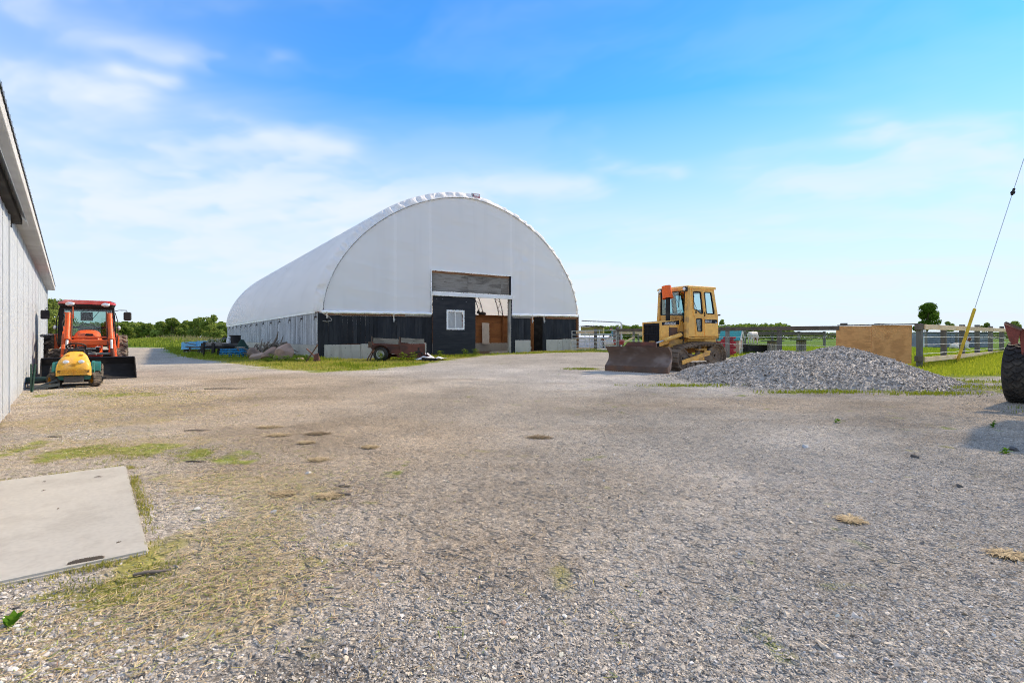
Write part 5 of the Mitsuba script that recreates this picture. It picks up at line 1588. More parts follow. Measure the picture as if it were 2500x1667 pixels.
b = MB().lathe([(0.0, 0.455), (0.155, 0.455), (0.165, 0.45), (0.185, 0.03), (0.20, 0.03), (0.20, 0.0), (0.185, 0.0), (0.15, 0.40), (0.0, 0.42)], 24)
single("orange_pail", "orange plastic pail upside down over the bulldozer's exhaust stack", "bucket", b, "gloss", "bucket_orange", smooth=40, m=bm_)

# ---- old rusty farm wagon in front of the barn
w0, w1 = at(905, 872, 25.4), at(1030, 870, 25.9)
wd_ = (w1 - w0)[:2]; wd_ /= np.linalg.norm(wd_)
wg = Thing("farm_wagon", "rusty two wheeled farm wagon with grey plank sides before the barn", "wagon", frame((*w0[:2], float(gz(*w0[:2]))), wd_, (-wd_[1], wd_[0])))
WLn = float(np.linalg.norm((w1 - w0)[:2]))
wheel(wg, "wheel", (0.48, -0.16, 0.36), 0.36, 0.18, 0.20, None, "galvanized", 0, "none", steer=math.pi / 2 - 0.35, tyre_color="rubber")
wheel(wg, "wheel", (0.62, 1.15, 0.36), 0.36, 0.18, 0.20, None, "galvanized", 0, "none", steer=math.pi / 2 - 0.1, tyre_color="rubber")
b = MB().hull([(0.05, 0, 0.62), (1.35, 0, 0.30), (1.35, 0, 0.82), (0.05, 0, 0.86), (0.05, 0.05, 0.62), (1.35, 0.05, 0.30), (1.35, 0.05, 0.82), (0.05, 0.05, 0.86)]).box((1.30, 0.5, 0.55), (0.05, 1.0, 0.5)).box((0.9, 0.55, 0.42), (1.7, 1.1, 0.06)).box((0.9, 1.1, 0.7), (1.8, 0.05, 0.55)).box((0.05, 0.55, 0.74), (0.06, 1.1, 0.26))
bd = wg.part("rear_box", b, "matte", "rust_red", rnd=0.2)
b = MB().box((1.98, 0.0, 0.60), (1.22, 0.06, 0.52), ch=0.01).box((1.98, 0.9, 0.60), (1.22, 0.05, 0.52)).box((2.58, 0.45, 0.60), (0.05, 0.9, 0.52)).box((1.98, 0.45, 0.36), (1.2, 0.9, 0.04))
wg.part("front_box", b, "matte", "rust_red", rnd=0.75)
for x0, x1, z0, z1, y in ((0.12, 1.32, 0.84, 1.10, -0.01), (1.44, 2.55, 0.87, 1.10, -0.02), (0.12, 1.32, 0.84, 1.08, 1.12), (1.44, 2.55, 0.87, 1.08, 0.95)):
    b = MB().beam((x0, y, (z0 + z1) / 2 + 0.05), (x1, y, (z0 + z1) / 2 - 0.01), 0.04, z1 - z0, ch=0.004)
    wg.part("side_plank", b, "wood_level", "bleached_wood", rnd=0.1)
b = MB().box((0.04, 0.0, 0.98), (0.05, 0.06, 0.5)).box((1.38, -0.02, 0.98), (0.05, 0.06, 0.42)).box((-0.05, 0.1, 0.82), (0.14, 0.2, 0.3)).beam((0.12, -0.05, 0.60), (-0.18, -0.15, 0.05), 0.05, 0.05).beam((0.15, 0.3, 0.60), (-0.05, 0.1, 0.05), 0.05, 0.05)
wg.part("brackets", b, "matte", "rusty_steel")
t_ = np.linspace(0.15, 2.5, 10)
P = np.stack([np.stack([0.48 + 0.46 * np.cos(t_), np.full(10, y), 0.36 + 0.46 * np.sin(t_)], -1) for y in (-0.30, -0.02)])
wg.part("mudguard", grid_mesh(P), "matte", "rusty_steel", smooth=True)
b = MB().box((2.0, 0.05, 0.26), (1.5, 0.08, 0.14), ch=0.01).box((1.4, 0.8, 0.26), (2.4, 0.08, 0.12)).cyl((0.5, -0.2, 0.36), (0.6, 1.2, 0.36), 0.05).box((2.72, 0.1, 0.22), (0.2, 0.3, 0.18))
wg.part("chassis", b, "matte", "rust_red", rnd=0.0)
b = MB().cyl((2.12, -0.06, 0.45), (2.38, -0.06, 0.47), 0.05, n=10).beam((2.15, -0.06, 0.46), (2.35, -0.10, 0.28), 0.02, 0.03).box((2.28, -0.04, 0.60), (0.08, 0.03, 0.14)).ball((2.45, -0.05, 0.38), 0.06, 1)
wg.part("hydraulic_block", b, "matte", "black")
b = MB().beam((2.68, -0.04, 0.05), (2.68, -0.04, 0.52), 0.05, 0.05)
wg.part("jack_post", b, "matte", "black")
# the pale sheet lying by it, and the dark plate under it
o = at(1050, 872, 26.3)
gx_, gy_ = np.meshgrid(np.linspace(-1, 1, 36), np.linspace(-1, 1, 16))
hz = 0.28 * np.exp(-((gx_ + 0.25) / 0.45) ** 2 - (gy_ / 0.7) ** 2) + 0.07 * np.exp(-((gx_ - 0.7) / 0.3) ** 2) + 0.16 * (meshkit.fbm(np.stack([gx_ * 3, gy_ * 2, 0 * gx_], -1), 3, 5) - 0.4) * (1 - gx_ ** 8)
rag = 1 + 0.15 * (meshkit.noise(np.stack([gx_ * 4, gy_ * 4, 0 * gx_ + 2], -1), 3) - 0.5)
single("grey_tarp", "crumpled pale grey tarpaulin lying in the grass beside the wagon", "tarpaulin", grid_mesh(np.stack([gx_ * 0.78 * rag, gy_ * 0.55 * rag, np.maximum(hz, 0) + 0.06], -1)), "matte", "tarp_grey", smooth=True, m=trans(o[0], o[1], float(gz(o[0], o[1]))) @ rotz(0.35))
b = MB().box((0, 0, 0.10), (0.7, 0.4, 0.12), euler(0, 0.05, 0)).box((0.2, 0.1, 0.02), (0.3, 0.3, 0.1))
o = at(1047, 876, 25.6)
single("black_plate", "flat black metal plate under the near edge of the grey tarpaulin", "plate", b, "matte", "black", m=trans(o[0], o[1], float(gz(o[0], o[1]))) @ rotz(0.2))

# ---- red implement with a big tyre at the right edge
rm = Thing("red_implement", "old dull red farm implement on a big black tyre, cut by the frame", "farm implement", frame((9.02, 9.33, 0.0), (0.714, -0.70), (0.70, 0.714)))
wheel(rm, "wheel", (0.06, 0.0, 0.53), 0.545, 0.42, 0.26, None, "machine_red", 26, "zig", steer=-0.16, tyre_color="rubber")
b = MB().hull([(x, y, z) for y in (-0.40, -0.36) for x, z in ((0.0, 1.30), (0.14, 1.31), (0.26, 1.20), (0.28, 0.34), (0.14, 0.34), (0.05, 0.72))])
rm.part("side_sheet", b, "matte", "machine_red", rnd=0.5)
b = MB().hull([(-0.19, -0.30, 1.40), (-0.15, -0.24, 1.42), (0.02, -0.42, 1.28), (-0.01, -0.44, 1.05), (-0.08, -0.36, 1.03), (-0.12, -0.3, 1.1)])
rm.part("hinge_plate", b, "matte", "machine_red", rnd=0.2)
b = MB().hull([(-0.19, -0.34, 1.41), (-0.16, -0.34, 1.44), (0.06, -0.47, 1.31), (0.03, -0.48, 1.27), (-0.16, -0.30, 1.44)])
rm.part("hinge_plate", b, "matte", "rusty_steel", rnd=0.8)
b = MB().hull([(x, y, z) for x, z in ((0.34, 1.22), (2.2, 1.9), (2.4, 0.9), (0.5, 0.62), (2.2, 0.6)) for y in (-0.3, 1.2)])
b.box((1.2, 0.4, 0.5), (2.0, 0.2, 0.2))
rm.part("hopper", b, "matte", "machine_red", rnd=0.4)
b = MB().hull([(x, y, z) for x, z in ((0.36, 1.9), (0.30, 2.9), (1.9, 2.9), (1.8, 1.6)) for y in (-1.9, -0.3)]).beam((1.2, -1.4, 1.8), (1.3, 0.2, 1.2), 0.2, 0.3)
rm.part("added_shade_block", b, "matte", "machine_red", rnd=0.3)  # unseen block added past the frame edge to cast shade on the gravel
b = MB().box((0.3, -0.44, 1.20), (0.22, 0.06, 0.14)).cyl((0.25, 0, 0.53), (0.9, 0, 0.53), 0.06)
rm.part("axle", b, "matte", "rusty_steel")
# ------------------------------------------------------------------ gravel heap
def heap_h(x, y):
    def cone(cx, cy, H, s, sq=1.0):
        r = np.hypot((x - cx), (y - cy) * sq)
        return H - s * np.sqrt(r * r + 0.5)
    c = [cone(8.7, 14.4, 1.12, 0.40), cone(7.5, 14.4, 1.05, 0.40), cone(6.7, 14.7, 0.86, 0.43), cone(8.6, 12.7, 0.62, 0.42), cone(7.1, 13.4, 0.74, 0.41)]
    k = 9.0
    h = np.log(sum(np.exp(k * q) for q in c)) / k
    p = np.stack([x, y, 0 * x], -1)
    h = h + 0.32 * (meshkit.fbm(p * 0.75, 3, 17) - 0.5) + 0.06 * (meshkit.fbm(p * 4, 2, 5) - 0.5)
    return h


hx_, hy_ = np.meshgrid(np.linspace(3.6, 12.6, 150), np.linspace(10.2, 17.8, 130))
hh_ = heap_h(hx_, hy_)
gp = Thing("gravel_heap", "long low heap of grey crushed stone beside the bulldozer", "gravel heap")
hm = grid_mesh(np.stack([hx_, hy_, gz(hx_, hy_) + np.maximum(hh_, -0.05)], -1))
pal("heap_grey", (0.36, 0.345, 0.325), (0.20, 0.19, 0.18), 0.9, 14)
v_, f_ = hm.get()
keepf = (hh_.ravel()[f_] > -0.045).any(1)
gp.part("core", (v_, f_[keepf]), "matte", "heap_grey", smooth=True)
rh = np.random.default_rng(5)
n_ = 85000
sx_, sy_ = rh.uniform(3.4, 12.8, n_), rh.uniform(10.0, 17.5, n_)
sh_ = heap_h(sx_, sy_)
ok = (sh_ > -0.03) | (rh.random(n_) < 0.55 * np.exp(np.minimum(sh_ + 0.03, 0) * 9))
ok &= sh_ > -0.40
sx_, sy_, sh_ = sx_[ok], sy_[ok], sh_[ok]
n_ = len(sx_)
sz_ = rh.lognormal(math.log(0.018), 0.42, n_) * np.where(sh_ < 0, 0.7, 1)
bs_ = np.clip(rh.normal(0.40, 0.14, n_), 0.09, 0.72)
V, F, C = scatter(stone_protos(24, rh), np.stack([sx_, sy_, gz(sx_, sy_) + np.maximum(sh_, 0)], -1), np.clip(sz_, 0.012, 0.055), np.stack([bs_ * 1.02, bs_ * 0.97, bs_ * 0.91], -1), rh, sink=0.15)
key_ = f"{gp.key}__crushed_stone"
emit(key_, (V, F), "pebble", vcol=C)
labels[key_] = {"kind": "stuff"}

# ------------------------------------------------------------------ fences
C0, C1, C2 = np.array([15.7, 20.2]), np.array([7.25, 36.0]), np.array([30.9, 33.0])


def lerp2(a, b, t):
    return a + (b - a) * t


def fence_run(t, A, B, ts, post, ztop, rails, wires, color, post_h):
    n = np.array([-(B - A)[1], (B - A)[0]]); n /= np.linalg.norm(n)
    if n @ (-A) < 0:
        n = -n
    for s in ts:
        p = lerp2(A, B, s)
        z = float(gz(*p))
        b = MB().box((0, 0, (post_h(s) - 0.4) / 2), (post, post, post_h(s) + 0.4), ch=0.012)
        t.part("post", moved(b, trans(p[0], p[1], z) @ rotz(math.atan2(*(B - A)[::-1]))), "wood_upright", "fence_grey")
    for (s0, s1, z0, z1, w_, off, col) in rails:
        p, q = lerp2(A, B, s0) + n * (post / 2 + 0.025 + off), lerp2(A, B, s1) + n * (post / 2 + 0.025 + off)
        b = MB().beam((*p, z0), (*q, z1), 0.045, w_, ch=0.006)
        t.part("rail", b, "wood_level", col)
    for (z0, z1) in wires:
        m = 24
        pts = [(*(lerp2(A, B, k / m) + n * (post / 2 + 0.03)), z0 + (z1 - z0) * k / m - 0.012 * math.sin(k * math.pi / 4) ** 2) for k in range(m + 1)]
        t.part("wire", MB().tube(pts, 0.009, 5), "matte", "white_paint")
        for s in ts[1:]:
            p = lerp2(A, B, s) + n * (post / 2 + 0.02)
            t.part("insulator", MB().box((p[0], p[1], z0 + (z1 - z0) * s), (0.07, 0.07, 0.05)), "matte", "white_paint")
    return n


f1 = Thing("wooden_fence", "grey plank fence with plywood facing between the gravel heap and the pen", "fence")
n1 = fence_run(f1, C0, C1, [0.0, 0.162, 0.327, 0.495, 0.66, 0.83, 1.0], 0.17, 1.7, [
    (0.165, 0.50, 1.58, 1.63, 0.19, 0.0, "rail_brown"), (0.502, 0.83, 1.63, 1.66, 0.19, 0.0, "rail_brown"), (0.832, 1.005, 1.66, 1.68, 0.19, 0.0, "rail_brown")],
    [], "fence_grey", lambda s: 1.66 + 0.02 * s)
for z0, z1 in ((1.17, 1.30), (0.80, 0.95)):
    f1.part("wire", MB().tube([(*(lerp2(C0, C1, 0.18 + 0.82 * k / 20) + n1 * 0.12), z0 + (z1 - z0) * k / 20) for k in range(21)], 0.006, 5), "matte", "white_paint")
for s0, s1 in ((0.012, 0.0925), (0.0930, 0.173)):
    p, q = lerp2(C0, C1, s0) + n1 * 0.11, lerp2(C0, C1, s1) + n1 * 0.11
    f1.part("plywood_sheet", MB().beam((*p, 0.90), (*q, 0.92), 0.018, 1.50), "wood_level", "plywood", rnd=0.55 + 0.2 * rng.random())
p, q = lerp2(C0, C1, -0.005) + n1 * 0.02, lerp2(C0, C1, 0.17) + n1 * 0.02
f1.part("cap_board", MB().beam((*p, 1.69), (*q, 1.70), 0.20, 0.035), "wood_level", "rail_brown")
p, q = lerp2(C0, C1, 0.035) + n1 * 0.16, lerp2(C0, C1, 0.085) + n1 * 0.10
f1.part("loose_board", MB().beam((*p, 1.685), (*q, 1.735), 0.16, 0.025), "wood_level", "fence_grey")
p = lerp2(C0, C1, 0.158)
f1.part("post_cap", MB().box((p[0], p[1], 1.74), (0.2, 0.2, 0.10)), "wood_upright", "fence_grey")
b = MB().box((C0[0] - 0.06, C0[1] - 0.05, 1.57), (0.21, 0.21, 0.22), ch=0.01)
f1.part("end_block", b, "wood_level", "rail_brown")
b = MB().box((C0[0] - 0.06, C0[1] - 0.05, 0.36), (0.21, 0.21, 0.22), ch=0.01)
f1.part("end_block", b, "wood_level", "rail_brown")
f2 = Thing("wooden_fence", "fence of pale new boards and grey posts running off to the right", "fence")
fence_run(f2, C0, C2, [0.2, 0.39, 0.578, 0.777, 0.977], 0.20, 1.7, [
    (0.008, 0.39, 1.575, 1.60, 0.20, 0.0, "new_lumber"), (0.392, 0.777, 1.60, 1.62, 0.20, 0.0, "new_lumber"), (0.779, 1.2, 1.62, 1.65, 0.20, 0.0, "new_lumber"),
    (0.008, 0.39, 0.32, 0.30, 0.19, 0.0, "new_lumber"), (0.392, 0.777, 0.30, 0.29, 0.19, 0.0, "new_lumber"), (0.779, 1.2, 0.29, 0.28, 0.19, 0.0, "new_lumber")],
    [(1.20, 1.18), (0.90, 0.88), (0.55, 0.52)], "fence_grey", lambda s: 1.66 + (0.08 if 0.3 < s < 0.6 else 0.0))
# inner fences of the pen, running across behind
for k, (A, B, z, col, lab) in enumerate((((11.5, 42.0), (28.0, 47.0), 1.5, "fence_grey", "low grey inner fence standing behind the grazing goat"), ((14.0, 58.0), (46.0, 60.0), 1.45, "fence_grey", "farthest low fence at the edge of the green field"))):
    A, B = np.array(A), np.array(B)
    t = Thing("pen_fence", lab, "fence")
    g0 = float(gz(*A))
    fence_run(t, A, B, list(np.linspace(0, 1, 7)), 0.17, z, [(i / 3, (i + 1) / 3 - 0.002, g0 + z - 0.15, g0 + z - 0.15, 0.17, 0, "rail_brown" if i != 0 else ("rail_brown" if k == 0 else "new_lumber")) for i in range(3)], [(g0 + 0.95, g0 + 0.95)] if k == 0 else [(g0 + 0.6, g0 + 0.6)], col, lambda s: z)
# right back fence seen through the pen's rails
t = Thing("pen_fence", "white wire fence far beyond the last posts on the right", "fence")
A, B = np.array([39.0, 46.0]), np.array([60.0, 52.0])
g0 = float(gz(*A))
fence_run(t, A, B, [0, 0.25, 0.5, 0.75, 1], 0.14, 1.4, [], [(g0 + 1.2, g0 + 1.2), (g0 + 0.85, g0 + 0.85), (g0 + 0.5, g0 + 0.5)], "fence_grey", lambda s: 1.4)

# gates between the barn and the fence
G0_ = np.array([3.92, 36.3])
gdir = (C1 - G0_) / np.linalg.norm(C1 - G0_)
GL = float(np.linalg.norm(C1 - G0_))


def tube_gate(base, label, o, d, L, z0, z1, bars, ups, r=0.022):
    t = Thing(base, label, "gate")
    for k in range(bars):
        z = z0 + (z1 - z0) * k / (bars - 1)
        b = MB().tube([(*o, z), (*(o + d * L), z + (0.03 if k == bars - 1 else 0))], r, 8)
        t.part("bar", b, "steel", "galvanized", rnd=0.9)
    for u in ups:
        b = MB().tube([(*(o + d * L * u), z0 - 0.01), (*(o + d * L * u), z1 + 0.01)], r, 8)
        t.part("upright", b, "steel", "galvanized", rnd=0.9)
    return t


tube_gate("tube_gate", "galvanized six bar gate hung from the grey gatepost by the barn", G0_ + gdir * 0.16 + np.array([0.05, -0.15]), gdir, GL - 0.34, 0.34, 1.64, 6, (0.0, 0.30, 0.62, 1.0))
tube_gate("tube_gate", "second lower galvanized gate standing behind the first one", G0_ + np.array([-0.3, 0.9]), gdir, 3.4, 0.45, 1.42, 5, (0.0, 0.22, 0.55, 1.0), 0.018)
f3 = Thing("wooden_fence", "short fence of tan boards behind the gates at the barn's corner", "fence")
A, B = G0_ + np.array([0.0, 0.35]), G0_ + np.array([1.95, 0.55])
for p in (G0_ + np.array([0.02, 0.05]), B):
    f3.part("post", moved(MB().box((0, 0, 0.62), (0.19, 0.19, 1.9), ch=0.012), trans(p[0], p[1], float(gz(*p)))), "wood_upright", "fence_grey")
for z in (1.56, 0.40):
    f3.part("rail", MB().beam((*A, z), (*B, z - 0.01), 0.045, 0.17), "wood_level", "new_lumber", rnd=0.8)
A, B = C1 + np.array([0.25, 2.4]), C1 + np.array([3.6, 3.4])
for s in (0.0, 0.45, 1.0):
    p = lerp2(A, B, s)
    f3.part("post", moved(MB().box((0, 0, 0.6), (0.16, 0.16, 1.7), ch=0.012), trans(p[0], p[1], float(gz(*p)))), "wood_upright", "fence_grey")
f3.part("rail", MB().beam((*A, 1.52), (*B, 1.54), 0.045, 0.16), "wood_level", "new_lumber", rnd=0.4)

# pipe from the barn
pp = [at(1420, 783, 38.0), at(1470, 785, 38.3), at(1514, 787, 38.6), at(1517, 789, 38.6), at(1517.5, 806, 38.6)]
t = Thing("overhead_pipe", "thin grey pipe crossing from the barn corner to an upright", "pipe")
t.part("pipe", MB().tube(pp[:4], 0.035, 8), "matte", "pipe_grey", smooth=60)
p = pp[3]
t.part("upright", MB().tube([p, (p[0], p[1], 1.7), (p[0], p[1], 0.2)], 0.06, 8), "matte", "white_metal", smooth=60)

# olive shed behind the gates
o = at(1447, 800, 58.0)
g0 = float(gz(o[0], o[1]))
sh2 = Thing("olive_shed", "small flat roofed olive shed behind the gates", "shed", trans(o[0], o[1], g0) @ rotz(-0.25))
for k in range(8):
    sh2.part("board", MB().box((-1.05 + 0.3 * k, -0.9, 1.05), (0.292, 0.03, 2.1)), "wood_upright", "olive")
sh2.part("wall", MB().box((0, 0, 1.05), (2.38, 1.75, 2.1)), "matte", "olive", rnd=0.1)
sh2.part("roof", MB().hull([(-1.4, -1.1, 2.12), (1.35, -1.1, 2.10), (-1.4, 1.1, 2.2), (1.35, 1.1, 2.2), (-1.4, -1.1, 2.17), (1.35, -1.1, 2.16), (-0.6, -1.1, 2.26), (-0.6, 1.1, 2.28)]), "matte", "decal_black")

# white ribbed sheets of a low shelter behind the gates
o = at(1448, 836, 45.0)
g0 = float(gz(o[0], o[1]))
ws = Thing("white_shelter", "low white ribbed metal shelter with dark posts behind the gates", "shelter", trans(o[0], o[1], g0) @ rotz(0.1))


def wavy(L, z0, z1, n_w, y=0.0, a=0.02):
    z = np.linspace(z0, z1, n_w * 6 + 1)
    P = np.stack([np.stack([np.full(len(z), x), y + a * np.cos(z / (z1 - z0) * n_w * 2 * np.pi), z], -1) for x in (0, L)])
    return grid_mesh(P)


for k in range(3):
    ws.part("sheet", moved(wavy(1.25, 0.05, 0.95, 8), trans(-1.4 + 1.26 * k, 0.02 * (k % 2), 0)), "matte", "white_metal", smooth=True)
ws.part("roof_sheet", MB().hull([(-1.5, -0.15, 0.97), (2.5, -0.15, 0.97), (-1.5, 1.6, 1.12), (2.5, 1.6, 1.12), (-1.5, -0.15, 0.99), (2.5, 1.6, 1.14)]), "matte", "white_metal", rnd=0.2)
for x in (-1.45, 0.9, 2.35):
    ws.part("post", MB().box((x, -0.06, 0.65), (0.12, 0.08, 1.3)), "wood_upright", "black_paint")
ws.part("wall", MB().box((0.4, 1.5, 0.5), (3.8, 0.05, 1.0)), "matte", "white_metal")

# play house and its neighbour
o = at(1786, 850, 30.5)
g0 = float(gz(o[0], o[1]))
ph = Thing("play_house", "tan plastic children's play house with a teal roof behind the fence", "play house", trans(o[0], o[1], g0) @ rotz(-0.62))
WH, WD, HH = 1.0, 0.85, 0.92
for k in range(9):
    z = HH / 9 * (k + 0.5)
    ph.part("siding", MB().beam((-WH / 2, -WD / 2 - 0.01, z), (WH / 2, -WD / 2 - 0.01, z), 0.02, HH / 9 - 0.008), "matte", "tan_plastic", rnd=0.4 + 0.2 * rng.random())
ph.part("wall", MB().ext(sg.Polygon([(-WD / 2, 0), (WD / 2, 0), (WD / 2, HH), (0, HH + 0.42), (-WD / 2, HH)]).difference(sg.box(-0.17, 0.42, 0.17, 0.86)), 0.05, trans(WH / 2 - 0.02, 0, 0) @ YZ), "matte", "pale_plastic", rnd=0.7)
ph.part("wall", MB().box((0, WD / 2, HH / 2), (WH, 0.04, HH)).box((-WH / 2, 0, HH / 2), (0.04, WD, HH)).box((0, -WD / 2 + 0.02, HH / 2), (WH, 0.03, HH)), "matte", "tan_plastic", rnd=0.2)
wn = ph.part("window_frame", MB().box((WH / 2 + 0.04, -0.19, 0.64), (0.04, 0.05, 0.5)).box((WH / 2 + 0.04, 0.19, 0.64), (0.04, 0.05, 0.5)).box((WH / 2 + 0.05, 0, 0.39), (0.09, 0.46, 0.05)).box((WH / 2 + 0.04, 0, 0.89), (0.04, 0.43, 0.05)), "matte", "pale_plastic", rnd=0.9)
ph.part("shutter", MB().box((WH / 2 + 0.035, -0.08, 0.64), (0.02, 0.13, 0.42)), "matte", "red_plastic", parent=wn)
for s in (-1, 1):
    for k in range(5):
        a, c = k / 5, (k + 1) / 5
        y0, y1 = s * (WD / 2 + 0.12) * (1 - a), s * (WD / 2 + 0.12) * (1 - c)
        z0, z1 = HH - 0.10 + 0.53 * a, HH - 0.10 + 0.53 * c
        b = MB().hull([(x, y, z) for x in (-WH / 2 - 0.1, WH / 2 + 0.13) for y, z in ((y0, z0), (y0, z0 + 0.05), (y1, z1), (y1, z1 + 0.03))])
        ph.part("roof_shingle", b, "matte", "teal_roof", rnd=0.5 + 0.3 * rng.random())
ph.part("roof_edge", MB().beam((WH / 2 + 0.1, -WD / 2 - 0.1, HH - 0.08), (WH / 2 + 0.1, 0, HH + 0.43), 0.05, 0.08).beam((WH / 2 + 0.1, WD / 2 + 0.1, HH - 0.08), (WH / 2 + 0.1, 0, HH + 0.43), 0.05, 0.08), "matte", "pale_plastic")
o = at(1766, 850, 29.4)
g0 = float(gz(o[0], o[1]))
t = Thing("red_play_wall", "red plastic brick patterned play wall beside the play house", "play wall", trans(o[0], o[1], g0) @ rotz(-0.5))
for r in range(8):
    for c in range(5):
        x = -0.45 + 0.22 * c + (0.11 if r % 2 else 0)
        if r >= 6 and c < 2:
            continue
        t.part("brick", MB().box((x, 0, 0.07 + 0.135 * r), (0.212, 0.10, 0.127), ch=0.01), "matte", "red_plastic")

# platform with the grazing goat, tables
o = at(1840, 846, 31.0)
g0 = float(gz(o[0], o[1]))
pf = Thing("goat_platform", "low black sided platform with a worn board top under the goat", "platform", trans(o[0], o[1], g0) @ rotz(0.12))
for k in range(5):
    pf.part("top_board", MB().box((0.1, -0.5 + 0.25 * k, 0.60), (1.7, 0.242, 0.04), euler(0, 0.03, 0)), "wood_level", "bleached_wood")
pf.part("skirt", MB().hull([(-0.75, -0.62, 0), (0.95, -0.62, 0), (-0.75, 0.6, 0), (0.95, 0.6, 0), (-0.75, -0.62, 0.58), (0.8, -0.62, 0.53), (-0.75, 0.6, 0.58), (0.8, 0.6, 0.53)]), "matte", "black")
for k, (px, d, lab) in enumerate(((1886, 30.0, "spool table on a wooden barrel just right of the grazing goat"), (1956, 32.5, "spool table nearest to the plywood sheets"))):
    o = at(px, 840, d)
    g0 = float(gz(o[0], o[1]))
    t = Thing("spool_table", lab, "table", trans(o[0], o[1], g0))
    h_ = 0.80
    t.part("table_top", MB().lathe([(0, h_), (0.62, h_), (0.62, h_ + 0.05), (0, h_ + 0.05)], 28), "matte", "cab_grey", rnd=0.9)
    for q in range(14):
        a = q * 2 * math.pi / 14
        t.part("stave", MB().box((0.26, 0, h_ / 2), (0.03, 0.11, h_), rotz(a)), "wood_upright", "bleached_wood")

# corrugated shelter in the pen
o0, o1 = at(2258, 853, 50.0), at(2413, 853, 50.0)
g0 = float(gz(o0[0], o0[1]))
L = float(o1[0] - o0[0])
cs = Thing("corrugated_shelter", "dark corrugated metal shelter standing in the pen behind the lying goat", "shelter", trans(o0[0], o0[1], g0))
for k in range(5):
    cs.part("sheet", moved(wavy(L / 5 - 0.01, 0.0, 1.42, 7, a=0.03), trans(L / 5 * k, 0.01 * (k % 2), 0)), "matte", "corrugated", smooth=True)
cs.part("roof", MB().hull([(-0.1, -0.15, 1.42), (L + 0.1, -0.15, 1.42), (-0.1, 2.5, 1.5), (L + 0.1, 2.5, 1.5), (-0.1, -0.15, 1.46), (L + 0.1, 2.5, 1.54)]), "matte", "corrugated", rnd=0.1)
cs.part("end_wall", MB().box((0.02, 1.2, 0.7), (0.04, 2.4, 1.4)).box((L - 0.02, 1.2, 0.7), (0.04, 2.4, 1.4)).box((L / 2, 2.4, 0.7), (L, 0.04, 1.4)), "matte", "corrugated")
o = at(2251, 850, 47.0)
t = Thing("wall_panel", "lighter blue grey panel leaning beside the corrugated shelter and a post", "panel", trans(o[0], o[1], float(gz(o[0], o[1]))))
t.part("sheet", moved(wavy(0.62, 0.0, 1.0, 5, a=0.02), trans(-0.4, 0, 0)), "matte", "white_metal", smooth=True, rnd=0.1)
t.part("post", MB().box((0.36, 0, 0.7), (0.16, 0.12, 1.5)), "wood_upright", "bleached_wood")

# guy wire with its yellow guard
gw = Thing("guy_wire", "yellow plastic guard on a guy wire leaning in front of the fence", "guy wire")
A = np.array([19.93, 23.5, 0.0])
D_ = np.array([0.716, 0.0, 2.18]); D_ /= np.linalg.norm(D_)
gw.part("wire", MB().tube([A, A + D_ * 4, A + D_ * 13], 0.011, 6), "steel", "pipe_grey")
gw.part("guard", MB().cyl(A + D_ * 0.05, A + D_ * 2.55, 0.062, n=14).ball(A + D_ * 2.55, 0.062, 2), "gloss", "guard_yellow", smooth=60, label="yellow plastic guard sleeve")
gw.part("insulator", MB().cyl(A + D_ * 7.95, A + D_ * 8.25, 0.05, n=10).cyl(A + D_ * 8.02, A + D_ * 8.10, 0.085, n=10), "matte", "black", smooth=40)

# ------------------------------------------------------------------ animals and person
def coat_colours(t, fn):
    return np.array([fn(p) for p in t.vertices])


WHITE, BROWN, HOOF = np.array([0.66, 0.63, 0.58]), np.array([0.15, 0.055, 0.028]), np.array([0.05, 0.04, 0.035])


